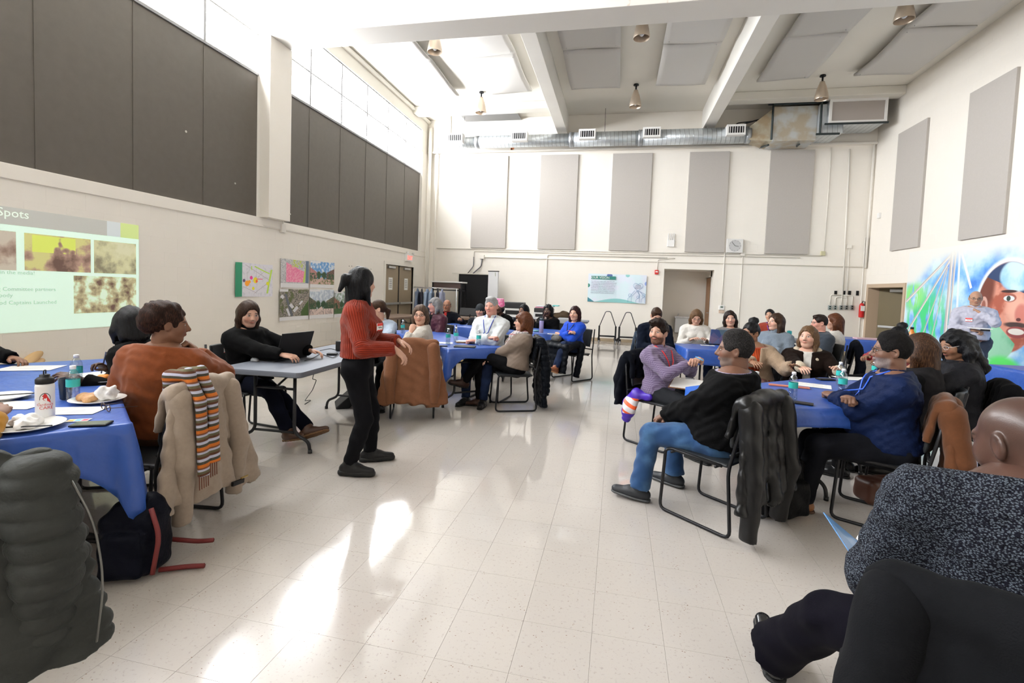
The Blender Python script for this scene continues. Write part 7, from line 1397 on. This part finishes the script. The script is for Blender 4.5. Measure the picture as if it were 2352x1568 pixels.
t = thing('juice_bottle', 'orange juice bottle with a black cap on the table behind the curls', 'bottle', (5.66, 10.7, .76)); bm = B(); lathe(bm, [(.05, 0), (.055, .01), (.055, .17), (.03, .22), (.025, .25)], 18); obj('bottle_body', bm, mat('orange_juice', (.70, .22, .03), .3), t, True); bm = B(); lathe(bm, [(.03, .25), (.03, .29), (.01, .292)], 14); obj('cap', bm, BLACK, t, True); bm = B(); lathe(bm, [(.0565, .05), (.0565, .14)], 18, cap=False); obj('label', bm, WHITE, t, True)
o = slab('paper_stack', Vector((5.1, 6.75, 0)), 0, .45, .32, .02, 12, PAP, 'stack of papers at the corner of the table below the portrait', 'paper', .7605)
o = slab('cap_hat', Vector((5.45, 6.85, 0)), 0, .3, .22, .05, 30, BLACK, 'flat black bag beside the papers below the portrait', 'bag', .7605, bev=.02)
o = slab('paper_stack', Vector((4.95, 10.75, 0)), 0, .5, .2, .03, 0, mat('pinkish_print', (.6, .4, .42), .6), 'row of printed sheets on the table near the mural doorway', 'paper', .7605)
# blue folder and papers held by the tweed man
def quad_sheet(name, pts, m, th_=.003):
    P = [Vector(p_) for p_ in pts]; nrm = (P[1]-P[0]).cross(P[2]-P[0]).normalized()*th_; V = P+[p_+nrm for p_ in P]; return pyobj(name, V, [(0, 3, 2, 1), (4, 5, 6, 7), (0, 1, 5, 4), (1, 2, 6, 5), (2, 3, 7, 6), (3, 0, 4, 7)], m)
pw = lambda x, y, d: O0+ray(x, y)*d
FB = mat('folder_blue', (.03, .20, .50), .35); o = quad_sheet('folder', [pw(1892, 1176, 1.72), pw(1968, 1240, 1.80), pw(2040, 1345, 1.66), pw(1985, 1318, 1.58)], FB); tag(o, 'blue folder held open in the tweed jacket man\'s hands', 'folder')
o = quad_sheet('papers', [pw(1966, 1236, 1.80), pw(2022, 1150, 1.86), pw(2052, 1168, 1.78), pw(2045, 1330, 1.68)], PAP); tag(o, 'white papers fanned above the blue folder', 'paper')
# clipboard of the bearded man
i_ = PEOPLE['beard'][1]; q_ = wpt(i_, (.06, .34, .66)); t = thing('clipboard', 'brown clipboard with white paper on the bearded man\'s lap', 'clipboard', tuple(q_), rad(-20)); Mt = Matrix.Rotation(rad(18), 4, 'X'); bm = B(); box(bm, -.15, .15, -.11, .11, 0, .006, M=Mt); obj('board', bm, mat('hardboard', (.16, .07, .03), .5), t); bm = B(); box(bm, -.14, .13, -.10, .10, .006, .009, M=Mt); obj('paper', bm, PAP, t); bm = B(); box(bm, -.04, .04, .09, .115, .006, .018, .003, M=Mt); obj('clip', bm, STEEL, t)
bm = B(); a_ = wpt(i_, (.02, .46, .90)); b_ = wpt(i_, (-.02, .36, .92)); sweep(bm, [a_, b_], .005, 6); tag(obj('pen', bm, mat('pen_cyan', (.05, .3, .6), .3), None, True), 'light blue pen in the bearded man\'s clasped hands', 'pen')
i_ = PEOPLE['blackcoat'][1]; o = quad_sheet('folded_cloth', [wpt(i_, (.14, .10, .62)), wpt(i_, (.16, .30, .62)), wpt(i_, (.18, .30, .80)), wpt(i_, (.18, .16, .84))], mat('bright_blue', (.02, .13, .6), .4), .02); tag(o, 'bright blue folded plastic behind the black coat man\'s lap', 'folded cloth')
# ------------------------------------------------------------------ back of the room
rk = thing('clothes_rack', 'chrome clothes rack with hanging shirts beside the double doors', 'clothes rack', (-5.15, 13.0, 0), rad(12)); CHR = mat('chrome', (.65, .66, .68), .2, metal=.95)
for x in (-.62, .62):
    bm = B(); sweep(bm, [(x, 0, .05), (x, 0, 1.45)], .014, 8); obj('upright', bm, CHR, rk, True); bm = B(); sweep(bm, [(x, -.28, .06), (x, .28, .06)], .014, 8); obj('foot', bm, CHR, rk, True)
bm = B(); sweep(bm, [(-.62, 0, 1.45), (.62, 0, 1.45)], .014, 8); obj('rail', bm, CHR, rk, True)
for k, (x, cc, lb) in enumerate(((-.5, (.10, .13, .20), 'slate blue shirt'), (-.38, (.02, .02, .03), 'black shirt'), (-.22, (.30, .38, .52), 'pale blue shirt'), (-.10, (.26, .34, .48), 'light blue shirt'), (.08, (.02, .02, .03), 'black jacket'), (.2, (.28, .30, .42), 'lavender shirt'))):
    s = SDF((-.08, -.3, -.8), (.08, .3, .02), .016); s.cone((0, -.17, -.12), (0, .17, -.12), .03, k=.02); s.cone((0, 0, -.12), (0, 0, -.68), .13, .17, k=.03, fl=((1, 0, 0), .22), cap=1)
    for q in (-1, 1): s.cone((0, q*.17, -.13), (0, q*.23, -.55), .045, .04, k=.02, cap=1)
    s.disp(lambda x_, y, z: .006*np.sin(40*y+10*z+k)); v, f = s.mesh(); o = vf_obj('shirt', v, f, mat('rackcloth%d' % k, cc, .8)); R_ = Matrix.Rotation(rad(12), 3, 'Z'); o.location = Vector((-5.15, 13.0, 1.42))+R_ @ Vector((x, 0, 0)); o.rotation_euler = (0, 0, rad(12)+.2*math.sin(k*2)); tag(o, '%s on the chrome rack, number %s from the doors' % (lb, ord_[k] if k < 5 else 'sixth'), 'shirt', 'clothes on the chrome rack')
    bm = B(); sweep(bm, [(0, -.16, -.10), (0, 0, -.03), (0, .16, -.10)], .005, 5); sweep(bm, [(0, 0, -.03), (0, 0, .03), (.0, .02, .045)], .004, 5); obj('hanger', bm, CHR, o, True)
sh = thing('shelf_unit', 'tall black shelf unit with a white board on top beside the clothes rack', 'shelf', (-5.05, 13.9, 0))
for x in (-.45, .45):
    for y in (-.2, .2): bm = B(); box(bm, x-.02, x+.02, y-.02, y+.02, 0, 1.62); obj('upright', bm, DARK, sh)
for z in (.3, 1.38): bm = B(); box(bm, -.47, .47, -.22, .22, z, z+.03); obj('shelf_board', bm, DARK, sh)
bm = B(); box(bm, -.5, .5, -.26, .24, 1.62, 1.66, .01); obj('top_board', bm, WHITE, sh); bm = B(); box(bm, -.44, .44, -.205, -.19, 1.46, 1.62); obj('panel', bm, mat('shelf_brown', (.08, .05, .045), .5), sh)
bb = thing('blackboard', 'large black display board standing behind the brown tables', 'board', (-4.47, 14.55, 0)); bm = B(); box(bm, -.5, .5, -.02, .02, .05, 1.92); obj('board', bm, mat('blackboard', (.006, .006, .007), .8), bb); bm = B(); box(bm, -.72, .56, -.04, .04, 1.92, 1.95); box(bm, -.55, -.5, -.03, .03, 0, 1.92); obj('board_frame', bm, mat('frame_pale', (.6, .57, .5), .5), bb)
pt = thing('partition', 'narrow white panel with a hanging key beside the blackboard', 'panel', (-3.82, 14.45, 0), rad(-12)); bm = B(); box(bm, -.16, .18, -.03, .03, .02, 2.03, .006); obj('panel', bm, mat('partition_white', (.68, .68, .69), .5), pt); bm = B(); box(bm, -.17, .19, -.035, .035, 2.02, 2.045); obj('top_strip', bm, DARK, pt); bm = B(); sweep(bm, [(.08, -.035, 2.0), (.09, -.04, 1.88)], .006, 5); obj('key_cord', bm, mat('olive', (.2, .25, .08), .5), pt)
folding_table((-1.9, 12.3), 0, 2.4, .74, 'folding table under the printers against the wall', GREYT, .76)
def printer(x, y, z, w_, h, lab):
    t = thing('printer', lab, 'printer', (x, y, z)); bm = B(); box(bm, -w_/2, w_/2, -.2, .2, 0, h*.62, .015); obj('case', bm, mat('printer_white', (.62, .61, .60), .5), t); bm = B(); box(bm, -w_/2+.01, w_/2-.01, -.19, .19, h*.62, h, .02); obj('lid', bm, mat('printer_dark', (.03, .03, .032), .4), t); bm = B(); box(bm, -w_*.35, w_*.35, -.27, -.19, h*.1, h*.16); obj('tray', bm, WHITE, t); bm = B(); box(bm, -w_*.4, w_*.4, -.205, -.198, h*.25, h*.5); obj('slot', bm, BLACK, t)
printer(-2.62, 12.25, .741, .52, .42, 'white printer with a black lid beside the pink hat'); printer(-1.85, 12.3, .741, .5, .3, 'low white printer piled with pink papers behind the braided woman')
t = thing('monitor', 'thin black monitor on the brown table before the blackboard', 'monitor', (-3.55, 11.3, .741)); bm = B(); box(bm, -.28, .28, -.015, .015, .06, .26, .006, M=Matrix.Rotation(rad(-20), 4, 'X')); obj('screen', bm, BLACK, t); bm = B(); box(bm, -.08, .08, -.07, .07, 0, .015); sweep(bm, [(0, 0, .01), (0, 0, .1)], .015, 8); obj('stand', bm, BLACK, t)
s = SDF((-.4, -.25, -.05), (.4, .25, .4), .016); s.ell((0, 0, .08), (.27, .16, .10), k=.03); s.ell((.1, .02, .14), (.14, .1, .09), k=.03); s.disp(lambda x, y, z: .01*np.sin(30*x)*np.sin(35*y+20*z)); s.plane((0, 0, .0), (0, 0, -1)); v, f = s.mesh(); o = vf_obj('coat', v, f, mat('dark_brown_fur', (.05, .03, .012), .9, bump=(80, .6))); o.location = (-1.42, 12.25, .76); tag(o, 'dark brown coat heaped on the grey plastic box', 'coat')
bm = B(); box(bm, -.28, .28, -.2, .2, 0, .52, .02); o = obj('storage_box', bm, mat('grey_bin', (.30, .31, .33), .4)); o.location = (-1.12, 11.6, .34); o.location.z = .0; o.scale = (1, 1, 1.62); tag(o, 'tall pale grey plastic storage bin beside the royal blue woman', 'bin')
for k, (dx_, cc, lb) in enumerate(((0, (.75, .3, .42), 'pink'), (.03, (.6, .62, .66), 'white'), (.28, (.12, .5, .5), 'aqua'))):
    bm = B(); box(bm, -.22+.08*k*(k == 2), .22-.12*(k == 2), -.15, .15, 0, .025, .005); o = obj('folded_cloth', bm, mat('pile%d' % k, cc, .7)); o.location = (-1.85+dx_, 12.3, 1.045+.028*k if k < 2 else 1.045+.056); tag(o, '%s cloth folded on top of the low printer' % lb, 'folded cloth')
bm = B(); box(bm, -.16, .16, -.12, .12, .0, .22, .01); o = obj('tool_bag', bm, mat('yellow_bag', (.70, .42, .01), .5)); o.location = (-3.28, 11.1, .42); o.location = (-3.4, 10.6, .0); o.scale = (1, 1, 2.6); tag(o, 'yellow and black bag standing under the brown table', 'bag'); bm = B(); sweep(bm, [(-.15, -.125, .05), (.12, -.125, .19)], .012, 6); obj('strap', bm, BLACK, o)
def dolly(x, y, rz, lab):
    t = thing('chair_dolly', lab, 'dolly', (x, y, 0), rad(rz))
    for s_ in (-1, 1):
        bm = B(); box(bm, s_*.24-.022, s_*.24+.022, -.05, .05, .16, .52, .006); obj('side_plate', bm, BLACK, t)
        for yy in (-.2, .2): bm = B(); sweep(bm, [(s_*.24-.015, yy, .06), (s_*.24+.015, yy, .06)], .058, 16); w__ = obj('wheel', bm, mat('caster_grey', (.25, .25, .25), .4), t, True); bm = B(); box(bm, s_*.24-.03, s_*.24+.03, yy-.02, yy+.02, .07, .15); obj('fork', bm, BLACK, w__)
        bm = B(); box(bm, s_*.24-.02, s_*.24+.02, -.24, .24, .14, .17); obj('runner', bm, DARK, t)
    bm = B(); sweep(bm, rnd_path([(-.24, 0, .50), (-.07, 0, .95), (.07, 0, .95), (.24, 0, .50)], .05), .013, 8); obj('handle', bm, mat('grey_tube', (.10, .10, .11), .4, metal=.5), t, True)
    for yy in (-.05, .12): bm = B(); box(bm, -.24, .24, yy-.015, yy+.015, .20, .23); obj('crossbar', bm, DARK, t)
dolly(-.25, 14.35, 4, 'wheeled black chair dolly with arched handle, nearer the blackboard'); dolly(.33, 14.33, 8, 'wheeled black chair dolly with arched handle, nearer the alcove')
KR = mat('kraft', (.50, .33, .16), .7)
for k, (a_, b_, r_) in enumerate((((-5.9, 3.6, .45), (-5.45, 4.3, .93), .055), ((-5.7, 3.7, .45), (-5.35, 4.35, .80), .045))): pass
for k, (P1_, P2_, r_) in enumerate((((30, 862), (92, 806), .05), ((55, 866), (96, 826), .035))):
    a_ = aty(*P1_, 3.75); b_ = aty(*P2_, 4.15); a_ = a_-(b_-a_)*.35; bm = B(); sweep(bm, [a_, b_], r_, 16); tag(obj('paper_roll', bm, KR, None, True), ('thick brown kraft paper roll leaning behind the near table', 'thinner brown kraft paper roll beside the thick one')[k], 'paper roll')
